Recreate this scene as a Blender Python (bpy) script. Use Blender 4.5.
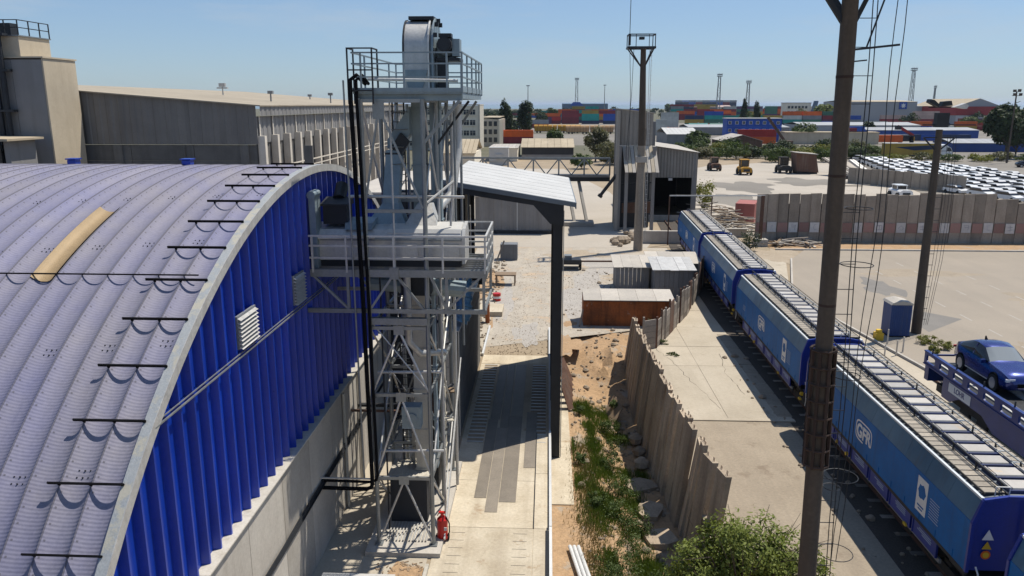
import bpy, bmesh, math, random
from math import sin, cos, pi, radians, sqrt, atan2
from mathutils import Vector, Matrix
random.seed(7)
for o in list(bpy.data.objects): bpy.data.objects.remove(o, do_unlink=True)
scn = bpy.context.scene
col = scn.collection

# ---------------------------------------------------------------- camera, sky, sun, exposure
cam_d = bpy.data.cameras.new('camera'); cam = bpy.data.objects.new('camera', cam_d); col.objects.link(cam)
cam.location = (0, 0, 15.2)
cam.rotation_euler = (radians(90 - 13.273), 0, radians(2.571))
cam_d.sensor_width = 36; cam_d.lens = 780 / 1024 * 36
cam_d.clip_start = 0.1; cam_d.clip_end = 60000
scn.camera = cam
SUN = Vector((0.40, 0.27, 1.0)).normalized()
w = bpy.data.worlds.new('World'); scn.world = w; w.use_nodes = True
nt = w.node_tree
bg = nt.nodes['Background']
sky = nt.nodes.new('ShaderNodeTexSky'); sky.sky_type = 'NISHITA'; sky.sun_disc = False
sky.sun_elevation = math.asin(SUN.z); sky.sun_rotation = atan2(SUN.x, SUN.y)
sky.altitude = 30; sky.air_density = 1.0; sky.dust_density = 0.3; sky.ozone_density = 1.6
tint = nt.nodes.new('ShaderNodeMix'); tint.data_type = 'RGBA'; tint.blend_type = 'MULTIPLY'; tint.inputs[0].default_value = 1; tint.inputs[7].default_value = (1.36, 1.70, 2.18, 1)
gm = nt.nodes.new('ShaderNodeGamma'); gm.inputs[1].default_value = .66; nt.links.new(sky.outputs[0], gm.inputs[0]); nt.links.new(gm.outputs[0], tint.inputs[6]); tc = nt.nodes.new('ShaderNodeTexCoord'); mp_ = nt.nodes.new('ShaderNodeMapping'); mp_.inputs['Scale'].default_value = (2.2, 2.2, 14); nt.links.new(tc.outputs['Generated'], mp_.inputs[0])
cn = nt.nodes.new('ShaderNodeTexNoise'); cn.inputs['Scale'].default_value = 1.6; cn.inputs['Detail'].default_value = 7; cn.inputs['Roughness'].default_value = .62; nt.links.new(mp_.outputs[0], cn.inputs['Vector'])
cr = nt.nodes.new('ShaderNodeMapRange'); cr.inputs['From Min'].default_value = .52; cr.inputs['From Max'].default_value = .80; cr.inputs['To Max'].default_value = .5; nt.links.new(cn.outputs['Fac'], cr.inputs['Value'])
cm_ = nt.nodes.new('ShaderNodeMix'); cm_.data_type = 'RGBA'; nt.links.new(cr.outputs[0], cm_.inputs[0]); nt.links.new(tint.outputs[2], cm_.inputs[6]); cm_.inputs[7].default_value = (5.6, 6.3, 7.0, 1)
nt.links.new(cm_.outputs[2], bg.inputs[0]); bg.inputs[1].default_value = 0.086
sun_d = bpy.data.lights.new('sun', 'SUN'); sun_d.energy = 5.0; sun_d.angle = radians(0.53); sun_d.color = (1.0, 0.935, 0.83)
sun_o = bpy.data.objects.new('sun', sun_d); col.objects.link(sun_o)
sun_o.rotation_euler = (-SUN).to_track_quat('-Z', 'Y').to_euler(); sun_o.location = (40, 30, 80)
scn.view_settings.view_transform = 'Standard'; scn.view_settings.look = 'None'
scn.view_settings.gamma = 1; scn.view_settings.exposure = 0.12

# ---------------------------------------------------------------- helpers
ROOT = {}
def thing(name, label, cat, loc=(0, 0, 0), rotz=0, group=None):
    o = bpy.data.objects.new(name, None); col.objects.link(o)
    o.empty_display_size = .3
    o.location = loc; o.rotation_euler = (0, 0, rotz)
    o['label'] = label; o['category'] = cat
    if group: o['group'] = group
    ROOT[o] = Vector(loc)
    return o
def tag(o, label, cat, group=None):
    o['label'] = label; o['category'] = cat
    if group: o['group'] = group
    return o
def struct(o): o['kind'] = 'structure'; return o
def stuff(o): o['kind'] = 'stuff'; return o
def link_mesh(name, me, parent=None, loc=None):
    o = bpy.data.objects.new(name, me); col.objects.link(o)
    if parent is not None: o.parent = parent; ROOT[o] = ROOT.get(parent, Vector())
    if loc is not None: o.location = loc
    return o
def copy_tree(o, parent=None):
    c = o.copy(); col.objects.link(c); c.parent = parent
    for ch in o.children: copy_tree(ch, c)
    return c

class MB:
    """collects shapes, builds one mesh object"""
    def __init__(s): s.v = []; s.f = []; s.m = []; s.mi = 0
    def add(s, vs, fs):
        n = len(s.v); s.v += [tuple(p) for p in vs]
        for f in fs: s.f.append(tuple(i + n for i in f)); s.m.append(s.mi)
        return s
    def quad(s, *p): return s.add(p, [tuple(range(len(p)))])
    def box(s, x0, x1, y0, y1, z0, z1):
        return s.add([(x0,y0,z0),(x1,y0,z0),(x1,y1,z0),(x0,y1,z0),(x0,y0,z1),(x1,y0,z1),(x1,y1,z1),(x0,y1,z1)],
                     [(3,2,1,0),(4,5,6,7),(0,1,5,4),(1,2,6,5),(2,3,7,6),(3,0,4,7)])
    def frame(s, a, b, up=(0, 0, 1)):
        a = Vector(a); b = Vector(b); d = (b - a).normalized(); u = Vector(up)
        if abs(d.dot(u)) > .99: u = Vector((0, 1, 0))
        r = d.cross(u).normalized(); u = r.cross(d).normalized()
        return a, b, r, u
    def bar(s, a, b, wd, h=None, up=(0, 0, 1)):
        h = wd if h is None else h
        a, b, r, u = s.frame(a, b, up); r = r * wd / 2; u = u * h / 2
        vs = [p + q for p in (a, b) for q in (-r - u, r - u, r + u, -r + u)]
        return s.add(vs, [(3,2,1,0),(4,5,6,7),(0,1,5,4),(1,2,6,5),(2,3,7,6),(3,0,4,7)])
    def cyl(s, a, b, r0, r1=None, n=10):
        r1 = r0 if r1 is None else r1
        a, b, r, u = s.frame(a, b)
        vs = [p + (r * cos(2*pi*i/n) + u * sin(2*pi*i/n)) * R for p, R in ((a, r0), (b, r1)) for i in range(n)]
        fs = [(i, (i+1) % n, n + (i+1) % n, n + i) for i in range(n)] + [tuple(range(n-1, -1, -1)), tuple(range(n, 2*n))]
        return s.add(vs, fs)
    def tube(s, pts, r, n=8):
        pts = [Vector(p) for p in pts]; rings = []; pr = None
        for i, p in enumerate(pts):
            d = (pts[min(i+1, len(pts)-1)] - pts[max(i-1, 0)]).normalized()
            if pr is None:
                u = Vector((0, 0, 1)) if abs(d.z) < .9 else Vector((1, 0, 0))
                pr = d.cross(u).normalized()
            pr = (pr - d * pr.dot(d)).normalized(); q = d.cross(pr)
            R = r[i] if isinstance(r, (list, tuple)) else r
            rings += [p + (pr * cos(2*pi*k/n) + q * sin(2*pi*k/n)) * R for k in range(n)]
        fs = []
        for i in range(len(pts) - 1):
            for k in range(n): fs.append((i*n+k, i*n+(k+1) % n, (i+1)*n+(k+1) % n, (i+1)*n+k))
        fs += [tuple(range(n-1, -1, -1)), tuple(range((len(pts)-1)*n, len(pts)*n))]
        return s.add(rings, fs)
    def prism(s, poly, axis, c0, c1):
        """poly in the two other axes (in order), extruded along axis"""
        def P(a, b, c):
            return {'x': (c, a, b), 'y': (a, c, b), 'z': (a, b, c)}[axis]
        n = len(poly)
        vs = [P(a, b, c0) for a, b in poly] + [P(a, b, c1) for a, b in poly]
        fs = [(i, (i+1) % n, n + (i+1) % n, n + i) for i in range(n)] + [tuple(range(n-1, -1, -1)), tuple(range(n, 2*n))]
        return s.add(vs, fs)
    def grid(s, P, nu, nv):
        vs = [P(i / nu, j / nv) for i in range(nu + 1) for j in range(nv + 1)]
        fs = [(i*(nv+1)+j, (i+1)*(nv+1)+j, (i+1)*(nv+1)+j+1, i*(nv+1)+j+1) for i in range(nu) for j in range(nv)]
        return s.add(vs, fs)
    def mesh(s, name, mats, off=None, smooth=False, fix=True):
        me = bpy.data.meshes.new(name)
        vs = s.v if off is None else [(x-off[0], y-off[1], z-off[2]) for x, y, z in s.v]
        me.from_pydata(vs, [], s.f); me.update()
        if not isinstance(mats, (list, tuple)): mats = [mats]
        for m in mats: me.materials.append(M(m))
        if len(mats) > 1: me.polygons.foreach_set('material_index', s.m)
        if fix:
            bm = bmesh.new(); bm.from_mesh(me); bmesh.ops.recalc_face_normals(bm, faces=bm.faces); bm.to_mesh(me); bm.free()
        if smooth:
            me.polygons.foreach_set('use_smooth', [True] * len(me.polygons))
            try: me.set_sharp_from_angle(angle=radians(40))
            except Exception: pass
        return me
    def build(s, name, mats, parent=None, smooth=False, fix=True):
        off = ROOT.get(parent) if parent is not None else None
        return link_mesh(name, s.mesh(name, mats, off, smooth, fix), parent)
def one(name, label, cat, mb, mats, group=None, smooth=False):
    """a thing that is a single mesh, origin at its base"""
    xs = [p[0] for p in mb.v]; ys = [p[1] for p in mb.v]; zs = [p[2] for p in mb.v]
    c = Vector(((min(xs)+max(xs))/2, (min(ys)+max(ys))/2, min(zs)))
    o = link_mesh(name, mb.mesh(name, mats, c, smooth)); o.location = c
    return tag(o, label, cat, group)
def text_mesh(body, size, matn, ext=.004):
    cu = bpy.data.curves.new('txt', 'FONT'); cu.body = body; cu.size = size; cu.align_x = 'CENTER'; cu.align_y = 'CENTER'; cu.extrude = ext; cu.offset = size * .03
    o = bpy.data.objects.new('txt', cu); col.objects.link(o)
    me = bpy.data.meshes.new_from_object(o.evaluated_get(bpy.context.evaluated_depsgraph_get()))
    bpy.data.objects.remove(o); me.materials.clear(); me.materials.append(M(matn)); me.name = 'lettering'
    return me

# ---------------------------------------------------------------- materials
MATS = {}
def M(n):
    return MATS[n] if isinstance(n, str) else n
def mat(name, c, c2=None, rough=.75, metal=0., s=1.2, amt=.5, fine=25., famt=.25, bump=.15, bs=30., streak=None, stc=(0.1,.07,.05),
        rnd=.12, spec=.4, spots=None, spc=(.05,.04,.03), sps=1.0, tracks=None, trc=(.2,.16,.12), more=()):
    """two-tone procedural surface in world space: large mottling, fine grain, optional vertical streaks and blotches"""
    m = bpy.data.materials.new(name); m.use_nodes = True; MATS[name] = m
    N = m.node_tree.nodes; L = m.node_tree.links; b = N['Principled BSDF']
    b.inputs['Roughness'].default_value = rough; b.inputs['Metallic'].default_value = metal
    b.inputs['Specular IOR Level'].default_value = spec
    if c2 is None: c2 = tuple(v * .72 for v in c)
    g = N.new('ShaderNodeNewGeometry')
    def noise(scale, detail=4, vec=None, rgh=.6):
        n = N.new('ShaderNodeTexNoise'); n.inputs['Scale'].default_value = scale; n.inputs['Detail'].default_value = detail
        n.inputs['Roughness'].default_value = rgh; L.new(vec or g.outputs['Position'], n.inputs['Vector']); return n.outputs['Fac']
    def ramp(f, lo, hi):
        r = N.new('ShaderNodeMapRange'); r.inputs['From Min'].default_value = lo; r.inputs['From Max'].default_value = hi
        r.clamp = True; L.new(f, r.inputs['Value']); return r.outputs['Result']
    def mix(f, a, bb, mode='MIX'):
        x = N.new('ShaderNodeMix'); x.data_type = 'RGBA'; x.blend_type = mode; x.clamp_factor = True
        for sock, val in ((x.inputs[0], f), (x.inputs[6], a), (x.inputs[7], bb)):
            if isinstance(val, (int, float)): sock.default_value = val
            elif isinstance(val, tuple): sock.default_value = (*val[:3], 1)
            else: L.new(val, sock)
        return x.outputs[2]
    def mul(f, k):
        x = N.new('ShaderNodeMath'); x.operation = 'MULTIPLY'; L.new(f, x.inputs[0])
        if isinstance(k, (int, float)): x.inputs[1].default_value = k
        else: L.new(k, x.inputs[1])
        return x.outputs[0]
    colr = mix(mul(ramp(noise(s, 5), .35, .7), amt * 2 if amt < .5 else 1.0), tuple(c), tuple(c2))
    fn = noise(fine, 3)
    colr = mix(famt, colr, mix(ramp(fn, .3, .7), tuple(v * .55 for v in c), tuple(min(1, v * 1.35) for v in c)))
    if streak:
        mp = N.new('ShaderNodeMapping'); mp.inputs['Scale'].default_value = (1, 1, .07); L.new(g.outputs['Position'], mp.inputs['Vector'])
        colr = mix(mul(ramp(noise(streak[0], 4, mp.outputs[0]), .5, .75), streak[1]), colr, tuple(stc))
    if spots is not None:
        colr = mix(mul(ramp(noise(sps, 6, None, .7), spots, spots + .08), .85), colr, tuple(spc))
    for thr, cc_, sc_ in more: colr = mix(mul(ramp(noise(sc_, 6, None, .72), thr, thr + .1), .8), colr, tuple(cc_))
    if tracks:
        mp = N.new('ShaderNodeMapping'); mp.inputs['Scale'].default_value = (1, .05, 1); L.new(g.outputs['Position'], mp.inputs['Vector'])
        colr = mix(mul(ramp(noise(tracks[0], 5, mp.outputs[0]), .48, .72), tracks[1]), colr, tuple(trc))
    if rnd:
        oi = N.new('ShaderNodeObjectInfo'); r = N.new('ShaderNodeMapRange'); L.new(oi.outputs['Random'], r.inputs['Value'])
        r.inputs['To Min'].default_value = 1 - rnd; r.inputs['To Max'].default_value = 1 + rnd
        h = N.new('ShaderNodeHueSaturation'); L.new(r.outputs[0], h.inputs['Value']); L.new(colr, h.inputs['Color']); colr = h.outputs[0]
    L.new(colr, b.inputs['Base Color'])
    if bump:
        bp = N.new('ShaderNodeBump'); bp.inputs['Strength'].default_value = bump; bp.inputs['Distance'].default_value = .05
        L.new(noise(bs, 4), bp.inputs['Height']); L.new(bp.outputs[0], b.inputs['Normal'])
    rr = N.new('ShaderNodeMapRange'); L.new(fn, rr.inputs['Value']); rr.inputs['To Min'].default_value = max(.05, rough - .12); rr.inputs['To Max'].default_value = min(1, rough + .12)
    L.new(rr.outputs[0], b.inputs['Roughness'])
    return m
def plain(name, c, rough=.6, metal=0., spec=.4, **k):
    return mat(name, c, rough=rough, metal=metal, spec=spec, amt=.25, famt=.1, bump=0, **k)
def glassy(name, c, rough=.08, spec=.6):
    m = bpy.data.materials.new(name); m.use_nodes = True; MATS[name] = m; b = m.node_tree.nodes['Principled BSDF']
    b.inputs['Base Color'].default_value = (*c, 1); b.inputs['Roughness'].default_value = rough; b.inputs['Specular IOR Level'].default_value = spec
    return m
def paint(name, c, rough=.25, coat=.8):
    m = mat(name, c, rough=rough, amt=.1, famt=.04, bump=0, rnd=0); b = m.node_tree.nodes['Principled BSDF']
    b.inputs['Coat Weight'].default_value = coat; b.inputs['Coat Roughness'].default_value = .05
    return m
def leaf(name, c, c2):
    m = mat(name, c, c2, rough=.6, s=2.5, amt=.6, fine=14, famt=.3, bump=0, rnd=.1, spec=.25); b = m.node_tree.nodes['Principled BSDF']
    N = m.node_tree.nodes; L = m.node_tree.links
    t = N.new('ShaderNodeBsdfTranslucent'); t.inputs[0].default_value = (c[0]*1.6, c[1]*1.6, c[2]*.8, 1)
    x = N.new('ShaderNodeMixShader'); x.inputs[0].default_value = .22; L.new(b.outputs[0], x.inputs[1]); L.new(t.outputs[0], x.inputs[2])
    L.new(x.outputs[0], N['Material Output'].inputs[0]); return m

mat('lane_concrete', (.53,.465,.355), (.38,.315,.22), s=.8, fine=9, famt=.25, bump=.15, spots=.60, spc=(.30,.21,.125), sps=.9, rough=.92, tracks=(1.6,.55), trc=(.30,.245,.175), more=((.66,(.17,.125,.085),2.6),(.68,(.62,.58,.49),1.7)))
mat('concrete', (.44,.41,.36), (.33,.30,.26), s=.5, fine=12, famt=.2, bump=.15, streak=(1.6,.35), stc=(.2,.17,.13), rough=.9)
mat('concrete_floor', (.45,.40,.32), (.36,.31,.235), s=.4, fine=10, famt=.2, bump=.12, rough=.92, rnd=.06)
mat('apron', (.45,.395,.31), (.36,.31,.235), s=.35, fine=6, famt=.16, bump=.15, rough=.92, rnd=.06, spots=.62, spc=(.27,.225,.165), sps=.5, more=((.64,(.20,.165,.125),1.6),(.66,(.52,.47,.38),1.1)), tracks=(1.0,.3), trc=(.29,.245,.185))
mat('apron_worn', (.33,.275,.205), (.25,.205,.15), s=.5, fine=9, famt=.3, bump=.25, rough=.95, rnd=.03, spots=.58, spc=(.2,.155,.11), sps=.6, more=((.62,(.40,.34,.26),1.4),(.66,(.12,.10,.08),2.2)), tracks=(1.2,.4), trc=(.2,.165,.125))
mat('asphalt', (.31,.265,.21), (.26,.225,.18), s=.12, fine=7, famt=.14, bump=.2, rough=.9, rnd=0, spots=.60, spc=(.265,.23,.185), sps=.18, more=((.64,(.36,.315,.26),.3),(.70,(.15,.13,.11),1.1)), tracks=(.5,.35), trc=(.22,.19,.155))
mat('asphalt_patch', (.20,.185,.165), (.165,.155,.14), s=.6, fine=8, famt=.15, bump=.2, rough=.9, rnd=0)
mat('yard', (.42,.375,.315), (.34,.30,.245), s=.08, fine=3, famt=.15, bump=.1, rough=.95, rnd=0, spots=.60, spc=(.31,.265,.21), sps=.1, more=((.64,(.26,.215,.165),.35),(.64,(.47,.43,.37),.22)))
mat('road_far', (.22,.20,.17), (.15,.135,.115), s=.03, fine=3, famt=.15, bump=.05, rough=.95, rnd=0)
mat('dirt', (.33,.26,.18), (.24,.19,.125), s=.16, fine=4, famt=.25, bump=.5, bs=6, rough=1, rnd=0, spots=.62, spc=(.30,.225,.15), sps=.4)
mat('grey_gravel', (.40,.37,.33), (.29,.265,.235), s=.8, fine=7, famt=.45, bump=.8, bs=13, rough=1, rnd=0, more=((.6,(.20,.18,.16),3.5),(.62,(.50,.47,.42),5.0)))
mat('rut_dirt', (.37,.305,.225), (.28,.225,.16), s=.5, fine=6, famt=.35, bump=.6, bs=10, rough=1, rnd=0, more=((.58,(.48,.41,.32),.8),(.62,(.2,.15,.10),2.0)))
mat('gravel', (.42,.375,.31), (.25,.215,.17), s=.45, fine=6, famt=.42, bump=.6, bs=11, rough=1, rnd=0, spots=.55, spc=(.46,.345,.235), sps=.45, more=((.58,(.21,.175,.14),1.5),(.6,(.54,.49,.41),3.0)), tracks=(.9,.5), trc=(.46,.40,.31))
mat('red_dirt', (.40,.265,.15), (.29,.185,.10), s=.7, fine=6, famt=.4, bump=1, bs=7, rough=1, rnd=0, spots=.55, spc=(.33,.28,.22), sps=.8, more=((.6,(.17,.11,.07),2.0),(.62,(.46,.29,.14),1.1)))
mat('scrub', (.125,.115,.075), (.07,.075,.04), s=.05, fine=.6, famt=.4, bump=.3, bs=2, rough=1, rnd=0)
mat('ballast', (.075,.062,.05), (.045,.038,.03), s=.8, fine=14, famt=.6, bump=1, bs=14, rough=1, rnd=0, spots=.70, spc=(.2,.17,.14), sps=6)
mat('steel_plate', (.26,.225,.18), (.185,.16,.13), s=1.2, fine=14, famt=.3, bump=.2, rough=.65, metal=.25, rnd=.15)
mat('roof_steel', (.215,.205,.245), (.15,.155,.265), s=.45, fine=14, famt=.22, bump=.06, bs=12, rough=.72, metal=.0, rnd=.1, spots=.70, spc=(.46,.44,.42), sps=2.6, spec=.4, more=((.66,(.13,.115,.13),1.1),(.72,(.24,.17,.12),3.2)))
mat('roof_trim', (.40,.41,.40), (.28,.31,.34), s=1.5, amt=.6, rough=.5, metal=.3, rnd=0, spots=.50, spc=(.50,.46,.36), sps=1.5)
mat('roof_patch', (.32,.23,.125), (.26,.185,.10), s=3, rough=.6, rnd=0, metal=.1)
mat('blue_sheet', (.006,.045,.39), (.005,.032,.29), s=.5, fine=10, famt=.16, bump=.04, streak=(1.4,.3), stc=(.012,.025,.17), rough=.33, metal=.1, rnd=.08, spec=.5)
mat('white_metal', (.62,.62,.60), rough=.5, s=2, amt=.3, rnd=.05)
mat('galv', (.28,.295,.295), (.20,.215,.22), s=2.0, fine=12, famt=.2, bump=.04, rough=.45, metal=.55, rnd=.1)
mat('galv_light', (.56,.55,.52), (.45,.445,.43), s=2.5, fine=12, famt=.2, bump=.04, rough=.5, metal=.4, rnd=.08, streak=(3,.3), stc=(.2,.17,.14))
mat('casing', (.24,.30,.33), (.18,.23,.26), s=1.5, fine=12, famt=.2, bump=.03, rough=.5, metal=.25, rnd=.06, streak=(3,.35), stc=(.15,.15,.15))
mat('casing_beige', (.50,.47,.40), (.42,.39,.33), s=1.5, rough=.6, rnd=.06, streak=(3,.4), stc=(.2,.16,.11))
mat('dark_steel', (.030,.033,.038), (.020,.022,.026), s=2, rough=.55, metal=.3, rnd=.1, bump=.05)
mat('black', (.008,.008,.009), rough=.8, rnd=0, bump=0, spec=.08)
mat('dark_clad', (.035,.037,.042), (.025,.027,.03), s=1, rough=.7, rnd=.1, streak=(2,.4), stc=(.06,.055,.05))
mat('canopy_white', (.54,.53,.50), (.47,.46,.43), s=.6, fine=8, famt=.08, rough=.5, metal=.05, rnd=.03, bump=.03)
mat('canopy_edge', (.16,.19,.22), rough=.5, metal=.2, rnd=0)
mat('grey_clad', (.20,.19,.175), (.16,.15,.14), s=.4, fine=6, famt=.12, rough=.75, rnd=.05, streak=(1.2,.45), stc=(.075,.07,.065), bump=.05)
mat('grey_clad_light', (.24,.235,.23), (.19,.185,.18), s=.4, rough=.7, rnd=.06, streak=(1.2,.45), stc=(.12,.11,.10), bump=.05)
mat('beige_roof', (.43,.36,.255), (.33,.27,.185), s=.3, fine=5, famt=.12, rough=.85, rnd=.05, streak=(.8,.2), bump=.05)
mat('wh_roof', (.36,.31,.235), (.28,.24,.18), s=.3, fine=5, famt=.15, rough=.85, rnd=.06, bump=.05)
mat('beige_clad', (.50,.43,.32), (.42,.355,.26), s=.35, fine=6, famt=.12, rough=.8, rnd=.04, streak=(1,.35), stc=(.3,.24,.17), bump=.05)
mat('block_dark', (.16,.155,.145), (.10,.095,.09), s=.6, rough=.95, rnd=.1, streak=(1,.5), stc=(.05,.05,.045), bump=.3)
mat('column_white', (.62,.57,.49), (.50,.45,.38), s=.8, rough=.85, rnd=.06, streak=(1.5,.4), stc=(.28,.23,.17))
mat('wood', (.30,.215,.14), (.20,.14,.09), s=2, fine=20, famt=.4, rough=.85, rnd=.3)
mat('old_wood', (.27,.235,.20), (.17,.145,.12), s=2, fine=20, famt=.4, rough=.95, rnd=.35)
mat('rust', (.34,.105,.032), (.075,.034,.02), s=1.1, fine=9, famt=.35, rough=.9, rnd=.2, streak=(2.2,.75), stc=(.05,.024,.015), bump=.3, spots=.6, spc=(.34,.29,.24), sps=1.6)
mat('rust_brown', (.14,.075,.05), (.09,.05,.035), s=2, fine=9, famt=.35, rough=.9, rnd=.2, streak=(2,.5), stc=(.2,.16,.13), bump=.3)
mat('tin_roof', (.47,.43,.37), (.38,.35,.31), s=.7, fine=6, famt=.2, rough=.7, metal=.15, rnd=.12, spots=.66, spc=(.28,.2,.14), sps=1.1)
mat('tin_wall', (.19,.20,.215), (.14,.15,.16), s=.8, rough=.7, metal=.15, rnd=.1, streak=(2,.5), stc=(.09,.085,.08))
mat('fence_concrete', (.44,.355,.26), (.32,.25,.18), s=.9, fine=9, famt=.3, rough=.95, rnd=.2, streak=(1.8,.6), stc=(.12,.09,.065), bump=.4)
mat('wall_concrete', (.31,.265,.215), (.24,.205,.165), s=.8, fine=6, famt=.25, rough=.95, rnd=.22, streak=(1.3,.6), stc=(.13,.105,.08), bump=.3)
mat('pink_paint', (.29,.165,.145), (.26,.18,.15), s=2, rough=.85, rnd=.2, spots=.6, spc=(.27,.23,.19), sps=3)
mat('white_paint', (.55,.54,.52), (.44,.43,.42), s=3, rough=.8, rnd=.1, spots=.66, spc=(.36,.33,.30), sps=4)
mat('mark_grey', (.36,.37,.40), rough=.9, rnd=.2)
mat('road_paint', (.42,.38,.33), (.36,.32,.27), s=2, rough=.85, rnd=.1, spots=.58, spc=(.3,.28,.25), sps=5)
mat('wagon_blue', (.004,.125,.38), (.003,.09,.28), s=.8, fine=8, famt=.18, rough=.55, metal=.05, rnd=.08, streak=(2.2,.5), stc=(.02,.065,.15), bump=.02, spec=.15, more=((.66,(.05,.06,.07),1.8),))
mat('wagon_end', (.012,.035,.26), (.010,.028,.21), s=.8, rough=.42, rnd=.05, streak=(2.2,.25), stc=(.02,.03,.08), bump=.02, spec=.5)
mat('hatch_navy', (.012,.024,.09), rough=.5, rnd=.1)
mat('wagon_slope', (.12,.24,.36), (.06,.16,.28), s=.5, fine=5, famt=.06, bump=0, rough=.36, metal=.5, rnd=.1, streak=(2.5,.4), stc=(.10,.12,.14), spots=.72, spc=(.24,.32,.40), sps=.8)
mat('wagon_roof', (.19,.21,.23), (.11,.135,.165), s=1.2, fine=8, famt=.25, rough=.5, metal=.2, rnd=.06, spots=.60, spc=(.45,.37,.27), sps=1.6)
mat('hatch_lid', (.37,.345,.31), (.43,.42,.40), s=.8, fine=8, famt=.15, rough=.6, rnd=.2, spots=.6, spc=(.46,.34,.21), sps=1.0)
mat('walk_grate', (.33,.29,.235), (.22,.195,.16), s=3, fine=20, famt=.4, rough=.7, metal=.2, rnd=.12)
mat('white_line', (.62,.66,.68), (.52,.57,.6), s=2, rough=.5, rnd=0)
mat('underframe', (.045,.042,.04), (.03,.028,.026), s=2, rough=.85, rnd=.15, bump=.2)
mat('sill_grey', (.26,.26,.26), (.19,.19,.19), s=2, rough=.7, rnd=.1)
plain('yellow', (.62,.40,.03)); plain('sign_white', (.72,.72,.70), rnd=0); plain('orange_paint', (.60,.13,.02)); plain('red', (.50,.015,.012), rough=.35)
plain('light_print', (.30,.38,.52), rnd=.1)
paint('car_blue', (.018,.032,.17)); MATS['car_blue'].node_tree.nodes['Principled BSDF'].inputs['Metallic'].default_value = .5; paint('car_white', (.72,.72,.71), .35, .4); paint('car_dark', (.02,.022,.03))
glassy('glass_dark', (.012,.014,.018)); glassy('windscreen', (.20,.22,.23), .06); glassy('pane', (.03,.04,.05), .12)  # windscreen colour lightened as a painted glint
plain('tyre', (.018,.018,.018), rough=.9); plain('rim', (.35,.35,.36), rough=.35, metal=.7); plain('lamp_glass', (.55,.56,.58), rough=.15)
mat('booth_blue', (.016,.055,.19), (.012,.04,.15), rough=.5, rnd=0, streak=(3,.35), stc=(.09,.10,.12))
mat('carrier_blue', (.006,.03,.17), (.005,.022,.12), rough=.4, rnd=.05, spec=.5)
mat('pole_concrete', (.095,.074,.056), (.062,.048,.036), s=.8, fine=9, famt=.3, rough=.95, rnd=.1, streak=(3,.5), stc=(.05,.04,.03), bump=.3)
mat('pole_concrete_light', (.30,.26,.21), (.24,.205,.165), s=.8, fine=9, famt=.3, rough=.95, rnd=.1, streak=(3,.5), stc=(.14,.11,.085), bump=.3)
mat('blue_hose', (.09,.19,.29), (.06,.14,.22), rough=.35, rnd=.05)
mat('rubble', (.33,.265,.195), (.22,.175,.125), s=2, fine=10, famt=.35, rough=1, rnd=.25, bump=.5)
mat('office_white', (.76,.69,.56), (.66,.59,.47), s=.2, rough=.85, rnd=0, streak=(.8,.3), stc=(.36,.31,.25))
mat('office_sun', (.58,.53,.44), rough=.85, rnd=0)
for n, c in (('c_faded', (.36,.12,.10)), ('c_red', (.42,.03,.022)), ('c_maroon', (.23,.025,.035)), ('c_orange', (.72,.13,.02)), ('c_blue', (.02,.09,.42)), ('c_navy', (.02,.04,.10)), ('c_teal', (.015,.30,.26)),
             ('c_yellow', (.42,.28,.05)), ('c_white', (.50,.52,.48)), ('c_grey', (.24,.25,.26)), ('c_pink', (.50,.36,.31)), ('c_purple', (.10,.045,.11)), ('c_green', (.05,.18,.12))):
    mat(n, c, s=.3, fine=4, famt=.15, rough=.65, rnd=.12, bump=0, streak=(.8,.3), stc=tuple(v * .5 for v in c))
mat('tan_load', (.48,.30,.15), (.38,.22,.10), s=.5, rough=.95, rnd=.2); mat('wag_yellow', (.52,.27,.03), rough=.7, rnd=.15)
mat('far_blue', (.10,.16,.24), (.08,.13,.20), s=.05, rough=.8, rnd=.1); mat('far_grey', (.34,.35,.36), (.29,.30,.31), s=.05, rough=.8, rnd=.08)
mat('shed_grey', (.30,.28,.25), (.24,.225,.20), s=.4, fine=6, famt=.15, rough=.75, rnd=.07, streak=(1.2,.4), stc=(.15,.13,.11), bump=.05)
mat('shed_red', (.36,.03,.03), rough=.7, rnd=0); mat('tarp_blue', (.015,.06,.25), (.012,.045,.19), s=.4, rough=.55, rnd=.15)
mat('mast_steel', (.22,.23,.24), rough=.6, metal=.3, rnd=.1)
mat('collar', (.055,.033,.024), (.035,.022,.017), s=2, rough=.9, rnd=.2, bump=.3)
mat('bark', (.10,.075,.055), s=3, rough=1, bump=.5)
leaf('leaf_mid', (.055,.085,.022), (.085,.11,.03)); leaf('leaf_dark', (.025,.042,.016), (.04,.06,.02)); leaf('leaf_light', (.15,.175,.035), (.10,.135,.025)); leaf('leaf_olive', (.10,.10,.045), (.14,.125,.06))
leaf('leaf_yellow', (.17,.17,.04), (.10,.13,.03)); leaf('grass', (.08,.125,.02), (.14,.155,.035)); leaf('dry', (.20,.15,.07), (.15,.12,.05))
def sea():
    m = mat('sea', (.17,.23,.26), (.15,.21,.24), s=.002, fine=.05, famt=.1, rough=.35, rnd=0, bump=.1, bs=.2)  # sea colour lightened to carry the pale horizon haze
sea()

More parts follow.
